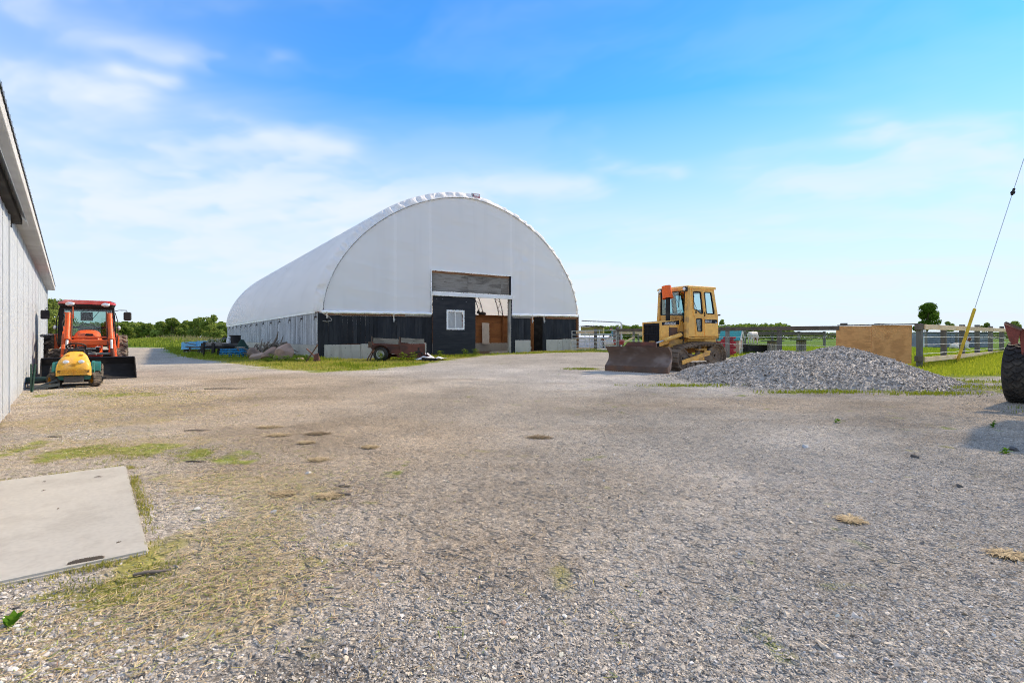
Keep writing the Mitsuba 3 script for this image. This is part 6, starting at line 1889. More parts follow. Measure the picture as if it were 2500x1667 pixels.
def goat_mesh(pose):
    """A goat along +x (head forward), hooves at z = 0, standing; head down when grazing; folded legs when lying."""
    B = []
    up = 0.0 if pose != "lie" else -0.36
    ch, hi = np.array([0.30, 0, 0.55 + up]), np.array([-0.32, 0, 0.57 + up])
    B += [(ch, (0.19, 0.15, 0.19), hi, (0.17, 0.145, 0.165)), (ch + [0.1, 0, 0.03], (0.13, 0.12, 0.16), ch, (0.19, 0.15, 0.19)), (hi, (0.17, 0.145, 0.165), hi + [-0.13, 0, 0.0], (0.11, 0.11, 0.12))]
    if pose == "graze":
        n1_, n2_, h1, h2 = ch + [0.12, 0.0, 0.08], ch + [0.33, 0.05, -0.10], ch + [0.42, 0.07, -0.26], ch + [0.50, 0.08, -0.41]
    else:
        n1_, n2_, h1, h2 = ch + [0.12, 0, 0.10], ch + [0.28, 0, 0.34], ch + [0.33, 0.02, 0.43], ch + [0.50, 0.05, 0.36]
    B += [(n1_, 0.12, n2_, 0.075), (n2_, 0.075, h1, 0.075), (h1, 0.078, h2, 0.042)]
    for s in (-1, 1):
        e0 = h1 + np.array([-0.02, s * 0.06, 0.02])
        B.append((e0, 0.025, e0 + [0.01, s * 0.10, -0.13], 0.018))
        hn = h1 + np.array([-0.03, s * 0.03, 0.06])
        B.append((hn, 0.018, hn + (np.array([-0.09, s * 0.02, 0.07]) if pose != "graze" else np.array([0.0, s * 0.03, 0.10])), 0.010))
    B.append((hi + [-0.2, 0, 0.08], 0.03, hi + [-0.27, 0, 0.14], 0.02))
    if pose == "lie":
        for s in (-1, 1):
            B += [(ch + [0.06, s * 0.10, -0.08], 0.08, ch + [0.22, s * 0.13, -0.16], 0.045), (ch + [0.22, s * 0.13, -0.16], 0.04, ch + [0.02, s * 0.15, -0.185], 0.03)]
            B += [(hi + [-0.02, s * 0.11, -0.04], 0.11, hi + [0.20, s * 0.17, -0.10], 0.06), (hi + [0.20, s * 0.17, -0.10], 0.05, hi + [-0.10, s * 0.18, -0.17], 0.035), (hi + [-0.10, s * 0.18, -0.17], 0.035, hi + [0.10, s * 0.19, -0.19], 0.03)]
    else:
        for s, q in ((-1, 0.03), (1, -0.04)):
            a = ch + [0.06 + q, s * 0.09, -0.10]
            k = np.array([a[0] + 0.015, s * 0.095, 0.27])
            B += [(a, 0.085, k, 0.040), (k, 0.038, (k[0] - 0.01, s * 0.095, 0.08), 0.027), ((k[0] - 0.01, s * 0.095, 0.08), 0.027, (k[0] + 0.01, s * 0.095, 0.03), 0.032)]
            a = hi + [-0.02 - q, s * 0.085, -0.05]
            kn, hk = np.array([a[0] + 0.08, s * 0.095, 0.40]), np.array([a[0] - 0.09, s * 0.095, 0.26])
            B += [(a, 0.12, kn, 0.07), (kn, 0.065, hk, 0.035), (hk, 0.034, (hk[0] + 0.02, s * 0.095, 0.08), 0.026), ((hk[0] + 0.02, s * 0.095, 0.08), 0.026, (hk[0] + 0.04, s * 0.095, 0.03), 0.032)]
    t = capsule_body(B, 0.035, 8)
    nx_ = n2_[0] - 0.03

    def col(p):
        if p[2] < 0.045 and pose != "lie":
            return HOOF
        brown = (np.linalg.norm(p - h1) < 0.17) or (np.linalg.norm(p - h2) < 0.14) or (np.linalg.norm(p - n2_) < 0.13)
        if brown:
            blaze = abs(p[1] - h1[1]) < 0.018 and pose != "graze"
            return WHITE if blaze else BROWN
        return WHITE * (0.92 + 0.08 * math.sin(p[0] * 40 + p[2] * 33))
    return t, coat_colours(t, col)


def place_goat(pose, label, o, yaw, s, z):
    t, c = goat_mesh(pose)
    emit(numbered("goat"), t, "coat", smooth=True, vcol=c, m=trans(o[0], o[1], z) @ rotz(yaw) @ np.diag([s, s, s, 1]))
    k = [q for q in scene if q.startswith("goat") and "__" not in q][-1]
    labels[k] = {"label": label, "category": "goat"}


used["goat"] = 0
o = at(1838, 838, 31.0)
place_goat("graze", "white goat with brown head standing on the platform, nose down", o, 0.72, 0.98, float(gz(o[0], o[1])) + 0.62)
o = at(2342, 848, 38.0)
place_goat("lie", "white goat with brown head lying in the pen behind the guy wire", o, 0.15, 1.35, float(gz(o[0], o[1])) + 0.02)
o = at(1488, 846, 38.2)
place_goat("stand", "white goat with brown head at the gates beside the stooping person", o, 2.4, 0.85, float(gz(o[0], o[1])))

# the person stoops to the left behind the gate
o = at(1503, 850, 39.6)
g0 = float(gz(o[0], o[1]))
PMX = trans(o[0], o[1], g0) @ rotz(math.pi + 0.15) @ np.diag([1.02, 1.02, 1.02, 1])     # +x = facing, to the picture's left
pe = Thing("person", "person in a dark cap and blue checked shirt stooping behind the gates", "person", PMX)
hip, wst, chs, nck = np.array([-0.06, 0, 0.90]), np.array([0.02, 0, 1.08]), np.array([0.14, 0, 1.28]), np.array([0.24, 0, 1.45])
hdc = np.array([0.34, 0.0, 1.57])
bones = [(hip, (0.12, 0.16, 0.12), wst, (0.11, 0.15, 0.11)), (nck, 0.06, hdc + [-0.02, 0, -0.04], 0.06), (hdc, (0.10, 0.076, 0.10), hdc + [0.035, 0, -0.07], (0.06, 0.055, 0.05)), (hdc + [0.095, 0, -0.02], 0.018, hdc + [0.11, 0, -0.045], 0.014)]
hands = []
for s in (-1, 1):
    bones.append((hdc + [-0.005, s * 0.078, -0.02], 0.018, hdc + [-0.005, s * 0.08, -0.05], 0.014))
    el, wr = np.array([0.30, s * 0.25, 1.05]), np.array([0.50, s * 0.17, 0.92])
    bones.append((el, 0.046, wr, 0.030))
    pm_ = wr + [0.07, -s * 0.01, -0.05]
    bones.append((wr, 0.030, pm_, (0.035, 0.04, 0.025)))
    for q in range(4):
        b0 = pm_ + [0.02, s * (-0.03 + 0.02 * q), -0.005]
        b1 = b0 + [0.035, 0, -0.022 - 0.004 * abs(q - 1.5)]
        bones += [(b0, 0.011, b1, 0.010), (b1, 0.010, b1 + [0.008, 0, -0.035], 0.009)]
    bones.append((pm_ + [-0.02, -s * 0.035, 0.0], 0.012, pm_ + [0.03, -s * 0.055, -0.025], 0.010))
body = capsule_body(bones, 0.02, 6)
pe.part("body", body, "coat", smooth=True, vcol=np.tile([0.42, 0.25, 0.18], (len(body.vertices), 1)))
sb = [(wst + [-0.03, 0, -0.06], (0.135, 0.175, 0.10), chs, (0.14, 0.19, 0.15)), (chs, (0.14, 0.19, 0.15), nck + [-0.02, 0, -0.03], (0.08, 0.10, 0.07))]
for s in (-1, 1):
    sh_, el = chs + [0.05, s * 0.19, 0.06], np.array([0.30, s * 0.25, 1.05])
    sb += [(chs + [0.02, s * 0.08, 0.05], 0.10, sh_, 0.075), (sh_, 0.075, el, 0.055), (el, 0.055, el + (np.array([0.50, s * 0.17, 0.92]) - el) * 0.35, 0.052)]
shirt = capsule_body(sb, 0.02, 6)
chk = np.array([[0.05, 0.16, 0.24] if (math.floor(p[0] / 0.05) + math.floor(p[2] / 0.05) + math.floor(p[1] / 0.05)) % 2 else [0.12, 0.30, 0.40] for p in shirt.vertices])
pe.part("shirt", shirt, "coat", smooth=True, vcol=chk)
tb_ = []
for s in (-1, 1):
    kn, an = np.array([0.06, s * 0.11, 0.50]), np.array([-0.04, s * 0.11, 0.09])
    tb_ += [(hip + [0, s * 0.08, 0], (0.125, 0.11, 0.13), kn, 0.072), (kn, 0.072, an, 0.055)]
tb_.append((hip + [0, 0.08, 0.05], 0.11, hip + [0, -0.08, 0.05], 0.11))
tr_ = capsule_body(tb_, 0.025, 6)
pe.part("trousers", tr_, "coat", smooth=True, vcol=np.tile([0.05, 0.11, 0.13], (len(tr_.vertices), 1)))
for s in (-1, 1):
    bt = capsule_body([((-0.07, s * 0.11, 0.06), 0.055, (0.10, s * 0.12, 0.045), 0.045), ((-0.04, s * 0.11, 0.12), 0.06, (-0.06, s * 0.11, 0.05), 0.055)], 0.025, 4)
    pe.part("boot", bt, "coat", smooth=True, vcol=np.tile([0.06, 0.04, 0.03], (len(bt.vertices), 1)))
cp = MB().ball(hdc + [-0.01, 0, 0.045], (0.112, 0.088, 0.075), 3).hull([hdc + [0.08, y, 0.05] for y in (-0.07, 0.07)] + [hdc + [0.17, y, 0.025] for y in (-0.04, 0.04)] + [hdc + [0.08, y, 0.06] for y in (-0.07, 0.07)] + [hdc + [0.17, y, 0.032] for y in (-0.04, 0.04)])
pe.part("cap", cp, "matte", "cab_grey", smooth=True)
hr = MB().ball(hdc + [-0.035, 0, -0.01], (0.082, 0.083, 0.085), 2)
pe.part("hair", hr, "matte", "rail_brown", smooth=True)
# red barrow part and boards lying behind the blade
o = at(1517, 838, 37.4)
t = Thing("red_barrow", "red hand cart body half hidden behind the gatepost", "cart", trans(o[0], o[1], float(gz(o[0], o[1]))))
t.part("tray", MB().hull([(-0.55, -0.25, 0.72), (0.2, -0.25, 0.78), (-0.45, -0.2, 0.42), (0.1, -0.2, 0.42), (-0.55, 0.3, 0.72), (0.2, 0.3, 0.78), (-0.45, 0.25, 0.42), (0.1, 0.25, 0.42)]), "gloss", "red_plastic", smooth=20)
t.part("handle", MB().beam((0.1, -0.2, 0.55), (0.9, -0.22, 0.95), 0.05, 0.05).beam((0.1, 0.2, 0.55), (0.9, 0.22, 0.95), 0.05, 0.05), "wood_level", "new_lumber")
t.part("wheel", MB().lathe([(0.1, -0.04), (0.2, -0.05), (0.2, 0.05), (0.1, 0.04)], 20, trans(-0.45, 0.02, 0.2) @ euler(math.pi / 2, 0, 0)), "matte", "rubber", smooth=40)
t.part("leg", MB().beam((0.1, -0.2, 0.0), (0.12, -0.2, 0.5), 0.04, 0.04).beam((0.1, 0.2, 0.0), (0.12, 0.2, 0.5), 0.04, 0.04), "matte", "rusty_steel")
# ------------------------------------------------------------------ trees
def tree(base, label, cat, o, H, W, z_low, leaf, n, rs, c0, c1, lobes=9, group=None, trunk_r=0.16, kind=None):
    g0 = float(gz(o[0], o[1]))
    t = Thing(base, label, cat, trans(o[0], o[1], g0), group=group)
    b = MB()
    th = z_low * 0.9 + 0.25 * (H - z_low)
    b.tube([(0, 0, -0.3), (0.05, 0.02, th * 0.5), (0.0, 0.0, th)], [trunk_r * 1.3, trunk_r, trunk_r * 0.7], 8)
    cs_ = []
    for k in range(lobes):
        a = rs.uniform(0, 2 * math.pi)
        f = rs.uniform(0, 1) ** 0.7
        zc = z_low + (H - z_low) * (0.18 + 0.66 * rs.random())
        rr = W / 2 * 0.80 * math.sqrt(max(0.05, 1 - ((zc - z_low) / (H - z_low) * 1.7 - 0.75) ** 2)) * f
        c = np.array([rr * math.cos(a), rr * math.sin(a), zc])
        r = W / 2 * rs.uniform(0.20, 0.42)
        cs_.append((c, r))
        b.tube([(0, 0, th * rs.uniform(0.55, 0.95)), c * [0.5, 0.5, 0.85], c], [trunk_r * 0.5, trunk_r * 0.3, trunk_r * 0.12], 5)
    cs_.append((np.array([W * 0.05, 0, H - W * 0.17]), W * 0.17))
    t.part("trunk", b, "wood_upright", "bark", smooth=60)
    P, S, D = [], [], []
    per = n // len(cs_)
    for c, r in cs_:
        d = rs.normal(size=(per, 3)); d /= np.linalg.norm(d, axis=1, keepdims=True)
        rad = r * rs.uniform(0.45, 1.08, per) ** 0.7
        q = c + d * rad[:, None] * [1, 1, 0.82]
        w = meshkit.fbm(q / (W * 0.16) + 3.0, 2, 9)
        k = w > 0.40
        P.append(q[k]); D.append(d[k]); S.append(np.full(k.sum(), rs.uniform(0, 1)))
    P, D, S = np.vstack(P), np.vstack(D), np.concatenate(S)
    m = len(P)
    nrm = D + rs.normal(0, 0.7, (m, 3)); nrm /= np.linalg.norm(nrm, axis=1, keepdims=True)
    a = np.cross(nrm, rs.normal(size=(m, 3))); a /= np.linalg.norm(a, axis=1, keepdims=True)
    e = np.cross(nrm, a)
    s = leaf * rs.uniform(0.55, 1.3, m)[:, None]
    v = np.stack([P - a * s * 0.5, P + e * s * 0.36 + nrm * s * 0.1, P + a * s * 0.5, P - e * s * 0.36 + nrm * s * 0.1], 1).reshape(-1, 3)
    f = (np.array([[0, 1, 2], [0, 2, 3]])[None] + (np.arange(m) * 4)[:, None, None]).reshape(-1, 3)
    tt = np.clip(0.5 * S + 0.35 * meshkit.fbm(P / (W * 0.2), 2, 4) + 0.3 * rs.random(m) - 0.05, 0, 1)[:, None]
    c = np.array(c0) * (1 - tt) + np.array(c1) * tt
    t.part("crown", (v, f), "leaf", vcol=np.repeat(c, 4, 0))
    return t


rt = np.random.default_rng(77)
GA, GB = (0.14, 0.20, 0.05), (0.35, 0.43, 0.11)
GC, GD2 = (0.11, 0.17, 0.04), (0.28, 0.36, 0.08)
o = at(126, 830, 62)
tree("broadleaf_tree", "bright green tree rising behind the metal shed and the tractor", "tree", o, 6.0, 6.6, 0.6, 0.30, 9000, rt, GA, GB, 14)
for px, top, wpx, d, lab in ((262, 782, 40, 150, "low round tree just right of the tractor's mirror"), (296, 786, 44, 160, "flat topped tree at the left end of the far wood"), (330, 787, 46, 165, "second tree from the left in the far wood"), (362, 787, 44, 160, "darker tree in the middle of the far wood"), (392, 783, 40, 150, "tree just left of the tall pale tree in the wood"),
                             (420, 774, 46, 150, "tall pale tree standing above the far wood"), (452, 781, 40, 165, "thin pale tree between the two tallest ones"), (482, 772, 56, 140, "wide tree to the left of the tallest tree by the barn"), (516, 766, 58, 138, "tallest round tree close to the far end of the barn"), (548, 786, 50, 150, "low tree against the far end of the fabric barn"), (580, 788, 44, 160, "tree half hidden behind the fabric barn's far end")):
    o = at(px, 835, d)
    H = 1.15 + (825 - top) / 1280 * d
    pale = px in (420, 452)
    tree("broadleaf_tree", lab, "tree", o, H, wpx / 1280 * d * 1.15, 0.4, 0.55, 3600, rt, (0.11, 0.16, 0.04) if pale else (GC if px in (362, 296, 548) else GA), (0.26, 0.33, 0.08) if pale else (GD2 if px in (362, 296) else GB), 9, group=None, trunk_r=0.22)
o = at(2263, 800, 110)
tree("broadleaf_tree", "lone dense green tree rising above the right fence", "tree", o, 1.15 + 84 / 1280 * 110, 6.9, 0.8, 0.34, 10000, rt, (0.055, 0.12, 0.018), (0.15, 0.25, 0.035), 13)
for px, top, wpx, d, lab in ((2312, 787, 28, 160, "small round tree beside the lone tree on the right"), (2408, 790, 26, 150, "small tree seen over the fence right of the yellow guard"), (2476, 786, 40, 140, "tree behind the red implement's raised plate"), (1762, 783, 20, 150, "dark narrow tree right beside the bulldozer's cab")):
    o = at(px, 815, d)
    tree("broadleaf_tree", lab, "tree", o, 1.15 + (825 - top) / 1280 * d, wpx / 1280 * d * 1.1, 0.5, 0.5, 2200, rt, GC, GB, 7)


# far woods: one mass
def woods(px0, px1, d0, d1, tops, n, rs, leaf, c0, c1):
    P = []
    px = rs.uniform(px0, px1, n)
    d = rs.uniform(d0, d1, n)
    x = (px - 1250) / 1280 * d
    top = np.interp(px, *tops)
    H = (825 - top) / 1280 * d0 + 0.9
    H = H * (0.75 + 0.5 * meshkit.fbm(np.stack([x / 9, d / 9, 0 * x], -1), 3, 3))
    z = H * rs.uniform(0.0, 1.0, n) ** 0.6
    P = np.stack([x, d, gz(x, d) + z], -1)
    nrm = rs.normal(size=(n, 3)); nrm /= np.linalg.norm(nrm, axis=1, keepdims=True)
    a = np.cross(nrm, rs.normal(size=(n, 3))); a /= np.linalg.norm(a, axis=1, keepdims=True)
    e = np.cross(nrm, a)
    s = leaf * rs.uniform(0.6, 1.4, n)[:, None]
    v = np.stack([P - a * s * 0.5, P + e * s * 0.4, P + a * s * 0.5, P - e * s * 0.4], 1).reshape(-1, 3)
    f = (np.array([[0, 1, 2], [0, 2, 3]])[None] + (np.arange(n) * 4)[:, None, None]).reshape(-1, 3)
    tt = np.clip(meshkit.fbm(P / 6.0, 3, 4) * 1.2 - 0.2 + 0.3 * rs.random(n), 0, 1)[:, None]
    return v, f, np.repeat(np.array(c0) * (1 - tt) + np.array(c1) * tt, 4, 0)


rw = np.random.default_rng(9)
parts = [woods(1440, 1940, 300, 330, ([1440, 1500, 1560, 1700, 1760, 1850, 1905, 1925, 1940], [798, 797, 797, 795, 793, 793, 790, 796, 812]), 12000, rw, 1.5, (0.10, 0.16, 0.035), (0.22, 0.31, 0.06)),
         woods(1930, 2600, 420, 460, ([1930, 2100, 2200, 2400, 2600], [813, 813, 812, 812, 810]), 9000, rw, 1.6, (0.09, 0.14, 0.045), (0.17, 0.24, 0.06)),
         woods(90, 640, 185, 215, ([90, 250, 300, 420, 520, 640], [790, 788, 787, 789, 788, 790]), 15000, rw, 1.2, (0.07, 0.12, 0.025), (0.19, 0.26, 0.045))]
V, F, C = merge(parts)
emit("distant_woods", (V, F), "leaf", vcol=C)
labels["distant_woods"] = {"label": "far green woods along the horizon behind the fields", "kind": "stuff", "category": "woods"}
# rough tall grass beyond the drive on the left
rg2 = np.random.default_rng(31)
q = in_poly([(-62, 74), (-48, 66), (-38, 63), (-40, 80), (-50, 110), (-85, 110)], 9000, rg2)
hill = 0.9 * np.exp(-((q[:, 0] + 52) / 7) ** 2 - ((q[:, 1] - 80) / 10) ** 2)
z0 = gz(q[:, 0], q[:, 1]) + hill
mx, my = np.meshgrid(np.linspace(-76, -30, 40), np.linspace(62, 112, 40))
mz = gz(mx, my) + 0.9 * np.exp(-((mx + 52) / 7) ** 2 - ((my - 80) / 10) ** 2) - 0.04
parts = [blades(q, 5, 0.55, 0.10, rg2, 0.4, (0.15, 0.22, 0.03), (0.29, 0.36, 0.06), z0=z0)]
q2 = in_poly([(-62, 84), (-40, 70), (-30, 70), (-34, 95), (-62, 100)], 1500, rg2)
parts.append(blades(q2, 5, 0.9, 0.06, rg2, 0.5, (0.20, 0.19, 0.09), (0.30, 0.28, 0.16), z0=gz(q2[:, 0], q2[:, 1]) + 0.9 * np.exp(-((q2[:, 0] + 52) / 7) ** 2 - ((q2[:, 1] - 80) / 10) ** 2)))
V, F, C = merge(parts)
emit("grass_003", (V, F), "leaf", vcol=C)
labels["grass_003"] = {"label": "tall rough grass on a low mound past the end of the drive", "kind": "stuff", "category": "grass"}
emit("mound", grid_mesh(np.stack([mx, my, mz], -1)), "earth", smooth=True)
labels["mound"] = {"label": "low grassy mound past the end of the drive", "kind": "structure"}

# ------------------------------------------------------------------ things along the barn's side
def put(px, py, d, dz=0.0):
    o = at(px, py, d)
    return trans(o[0], o[1], float(gz(o[0], o[1])) + dz)


def rock(label, px, d, size, color, seed, dz=0.0, yaw=0.0, tilt=0.0):
    s = trimesh.creation.icosphere(4)
    v = np.array(s.vertices)
    n = meshkit.fbm(v * 0.9 + seed, 3, seed)
    c = meshkit.fbm(v * 3.0 + seed, 3, seed + 3)
    for k in range(9):
        rs_ = np.random.default_rng(seed * 31 + k)
        dv = rs_.normal(size=3); dv /= np.linalg.norm(dv)
        lim = rs_.uniform(0.42, 0.8)
        ex = np.maximum(v @ dv - lim, 0)
        v = v - np.outer(ex * 0.95, dv)
    v = v * (0.82 + 0.35 * (n - 0.4) + 0.07 * (c - 0.5))[:, None] * np.array(size)
    single("boulder", label, "boulder", (v, np.array(s.faces)), "matte", color, smooth=50, m=put(px, 860, d, dz) @ rotz(yaw) @ euler(0, tilt, 0))


rock("largest brown boulder, slanting up against the barn's footing", 689, 26.6, (0.90, 0.62, 0.66), "rock_pink", 3, 0.34, 0.4, -0.45)
rock("pink grey boulder with a pale face left of the largest one", 655, 27.2, (0.72, 0.48, 0.48), "rock_pink", 8, 0.26, 0.5, -0.5)
rock("reddish boulder farthest left, behind the smallest one", 625, 29.0, (0.60, 0.50, 0.46), "rock_pink", 12, 0.26, 0.2, 0.2)
rock("smallest tan boulder in front of the reddish one", 628, 27.0, (0.56, 0.36, 0.36), "rock_grey", 17, 0.18, 0.7, -0.3)
rock("flat pale stone in the weeds at the barn's footing", 731, 25.9, (0.28, 0.2, 0.12), "rock_grey", 22, 0.10, 0.3, 0)
# dead branches
rb = np.random.default_rng(41)
bp_ = Thing("branch_pile", "tangled heap of dead grey branches and roots behind the boulders", "branches", put(655, 850, 29.6))
for k in range(70):
    a, el = rb.uniform(0, 2 * math.pi), rb.uniform(-0.1, 0.75)
    L = rb.uniform(0.35, 0.95)
    st_ = np.array([rb.normal(0, 0.55), rb.normal(0, 0.3), rb.uniform(0.05, 0.65)])
    d_ = np.array([math.cos(a) * math.cos(el), 0.5 * math.sin(a) * math.cos(el), math.sin(el)])
    pts = [st_ + d_ * L * q + rb.normal(0, 0.04, 3) * (q > 0) for q in (0, 0.35, 0.7, 1)]
    bp_.part("branch", MB().tube(pts, np.array([0.05, 0.042, 0.032, 0.016]) * rb.uniform(0.5, 1.3), 6), "wood_level", "dead_wood", smooth=60)
for pts, r in ((((0.0, 0, 0.3), (0.25, -0.05, 0.7), (0.50, -0.05, 1.15), (0.58, -0.05, 1.5)), 0.09), (((0.45, 0, 0.3), (0.62, -0.1, 0.55), (0.85, -0.1, 0.85), (1.12, -0.1, 0.92)), 0.13), (((-0.5, 0, 0.4), (-0.4, 0, 0.75), (-0.36, 0, 1.0), (-0.33, 0, 1.12)), 0.04), (((0.6, 0, 0.6), (0.75, 0, 1.0), (0.82, 0, 1.2), (0.85, 0, 1.28)), 0.035), (((-0.2, 0, 0.6), (0.0, 0, 0.9), (0.12, 0, 1.02), (0.2, 0, 1.12)), 0.03)):
    bp_.part("branch", MB().tube(pts, np.array([1.1, 0.9, 0.6, 0.3]) * r, 8), "wood_level", "dead_wood", smooth=60, rnd=0.3)

bs = Thing("blue_sheet_stack", "stack of bright blue folded sheets lying in the grass", "sheets", put(569, 865, 30.3) @ rotz(0.05))
for k in range(4):
    z = 0.07 + 0.125 * k
    b = MB().hull([(-0.66 + 0.03 * k, -0.3, z), (0.66, -0.3, z + 0.02), (-0.66 + 0.03 * k, 0.35, z), (0.66, 0.35, z + 0.02), (-0.68 + 0.03 * k, -0.32, z + 0.085), (0.67, -0.32, z + 0.10), (-0.66 + 0.03 * k, 0.35, z + 0.085), (0.66, 0.35, z + 0.10)])
    bs.part("sheet", b, "gloss", "sheet_blue")
bs.part("block", MB().box((0.50, -0.1, 0.62), (0.34, 0.3, 0.08)), "wood_level", "bleached_wood")
single("black_roll", "long black roll lying on the blue sheets", "roll", MB().cyl((-0.55, 0.35, 0.70), (0.52, 0.25, 0.72), 0.125, n=18), "matte", "rubber", smooth=40, m=put(560, 860, 30.6), rnd=0.3)
b = MB().lathe([(0, 0.0), (0.30, 0.0), (0.315, 0.02), (0.31, 0.28), (0.325, 0.30), (0.31, 0.32), (0.315, 0.60), (0.33, 0.63), (0.30, 0.64), (0.29, 0.60), (0, 0.58)], 28)
single("black_barrel", "open black plastic barrel standing behind the blue sheets", "barrel", b, "matte", "black", smooth=40, m=put(574, 850, 32.0, 0.68))
fl = Thing("flat_trailer", "black flat bed trailer carrying the barrel, boxes and plants", "trailer", put(535, 855, 32.0) @ rotz(-0.1))
fl.part("deck", MB().box((0.2, 0.2, 0.64), (2.4, 1.2, 0.07)).beam((-0.9, -0.4, 0.55), (1.4, -0.4, 0.55), 0.08, 0.12), "matte", "black")
for x in (-0.72, -0.05):
    fl.part("stake", MB().box((x, -0.46, 0.42), (0.17, 0.12, 0.84)), "matte", "rubber", rnd=0.3)
fl.part("wheel", MB().lathe([(0.12, -0.09), (0.28, -0.1), (0.30, 0), (0.28, 0.1), (0.12, 0.09)], 24, trans(0.35, -0.2, 0.3) @ euler(math.pi / 2, 0, 0)), "matte", "rubber", smooth=40)
for k, (x, w_, h_, lab) in enumerate(((-0.50, 0.42, 0.22, "wooden planter box with pale flowers, leftmost on the flat trailer"), (0.05, 0.46, 0.20, "wooden planter box with pale flowers in the middle of the flat trailer"), (0.50, 0.40, 0.20, "wooden box beside the black barrel on the flat trailer"))):
    t = Thing("planter_box", lab, "planter", put(535, 855, 32.0) @ rotz(-0.1) @ trans(x, -0.05, 0.68))
    for z in (0.055, 0.16):
        t.part("board", MB().box((0, -0.17, z), (w_, 0.02, 0.095)), "wood_level", "bleached_wood", rnd=0.8)
    t.part("box", MB().box((0, 0, 0.1), (w_ - 0.01, 0.32, 0.2)), "wood_level", "stained_wood")
    m_ = 160
    P = np.column_stack([rb.uniform(-w_ / 2, w_ / 2, m_), rb.uniform(-0.15, 0.15, m_), 0.2 + rb.random(m_) * 0.2])
    s = 0.04
    a = rb.normal(size=(m_, 3)); a /= np.linalg.norm(a, axis=1, keepdims=True)
    e_ = np.cross(a, rb.normal(size=(m_, 3))); e_ /= np.linalg.norm(e_, axis=1, keepdims=True)
    v = np.stack([P - a * s, P + e_ * s, P + a * s, P - e_ * s], 1).reshape(-1, 3)
    f = (np.array([[0, 1, 2], [0, 2, 3]])[None] + (np.arange(m_) * 4)[:, None, None]).reshape(-1, 3)
    c = np.where(rb.random(m_)[:, None] < (0.6 if k < 2 else 0.1), [[0.62, 0.62, 0.52]], [[0.10, 0.16, 0.03]])
    t.part("plants", (v, f), "leaf", vcol=np.repeat(c, 4, 0))
b = MB().ball((0, 0, 0), (0.26, 0.2, 0.17)).ball((0.2, 0.02, 0.03), (0.14, 0.14, 0.11)).ball((-0.15, 0, 0.08), (0.1, 0.1, 0.08))
single("black_bag", "black plastic bag on the boxes beside the barrel", "bag", b, "gloss", "black", smooth=True, m=put(551, 850, 32.1, 1.0))
b = MB().ball((0, 0, 0), (0.13, 0.12, 0.22)).ball((0.03, 0, 0.2), (0.10, 0.09, 0.1))
single("white_sack", "upright pale sack squeezed between the bag and the barrel", "sack", b, "matte", "tarp_grey", smooth=True, m=put(558, 850, 31.7, 0.95))
b = MB().box((0, 0, 0.11), (0.30, 0.24, 0.22), ch=0.02).box((0.25, 0.02, 0.09), (0.22, 0.2, 0.18), ch=0.02)
single("black_crates", "two small black crates at the left end of the flat trailer", "crate", b, "matte", "black", m=put(503, 850, 33.0, 0.70))
gx_, gy_ = np.meshgrid(np.linspace(-1, 1, 30), np.linspace(-1, 1, 20))
hz = 1.05 * np.clip(1 - np.abs(gx_ + 0.25) * (0.8 + 0.3 * (gx_ > -0.25)) , 0, 1) ** 0.9 * (1 - gy_ ** 4) + 0.06 * meshkit.fbm(np.stack([gx_ * 3, gy_ * 3, 0 * gx_], -1), 3, 8)
single("covered_mound", "dark green sheet draped over a heap between barrel and branches", "sheet", grid_mesh(np.stack([gx_ * 0.62, gy_ * 0.4, np.maximum(hz, 0)], -1)), "matte", "dark_green", smooth=True, m=put(598, 858, 31.0), rnd=0.1)

bt = Thing("blue_trailer", "pale blue box trailer with a small wheel at the end of the grass strip", "trailer", put(486, 850, 36.5) @ rotz(0.12))
bt.part("side", MB().hull([(x, -0.55, z) for x, z in ((-0.92, 0.36), (0.06, 0.40), (0.06, 0.92), (-0.86, 0.86))] + [(x, -0.50, z) for x, z in ((-0.92, 0.36), (0.06, 0.40), (0.06, 0.92), (-0.86, 0.86))]), "gloss", "trailer_blue", rnd=0.75)
bt.part("side", MB().hull([(x, -0.50, z) for x, z in ((0.10, 0.40), (0.98, 0.42), (0.92, 0.95), (0.10, 0.95))] + [(x, -0.46, z) for x, z in ((0.10, 0.40), (0.98, 0.42), (0.92, 0.95), (0.10, 0.95))]), "gloss", "trailer_blue", rnd=0.95)
bt.part("bed", MB().box((0, 0.05, 0.40), (1.85, 1.1, 0.05)).box((0, 0.6, 0.65), (1.8, 0.04, 0.5)).box((-0.9, 0.05, 0.62), (0.04, 1.1, 0.45)).box((0.92, 0.05, 0.66), (0.04, 1.1, 0.48)), "gloss", "trailer_blue", rnd=0.3)
bt.part("rub_rail", MB().beam((-0.6, -0.60, 0.56), (0.6, -0.60, 0.52), 0.05, 0.05).beam((-0.70, -0.58, 0.85), (0.05, -0.58, 0.68), 0.02, 0.03), "matte", "rusty_steel")
for x in (-0.62, 0.30):
    w_ = bt.part("wheel", MB().lathe([(0.06, -0.07), (0.19, -0.08), (0.21, 0), (0.19, 0.08), (0.06, 0.07)], 22, trans(x, -0.42, 0.21) @ euler(math.pi / 2, 0, 0.5)), "matte", "rubber", smooth=40)
    bt.part("rim", MB().lathe([(0, -0.06), (0.11, -0.075), (0.12, -0.02), (0, -0.02)], 18, trans(x, -0.42, 0.21) @ euler(math.pi / 2, 0, 0.5)), "steel", "galvanized", parent=w_, smooth=40)
bt.part("axle_frame", MB().box((0, -0.3, 0.28), (1.7, 0.08, 0.1)).box((-0.34, -0.56, 0.35), (0.10, 0.08, 0.3)), "matte", "rusty_steel")

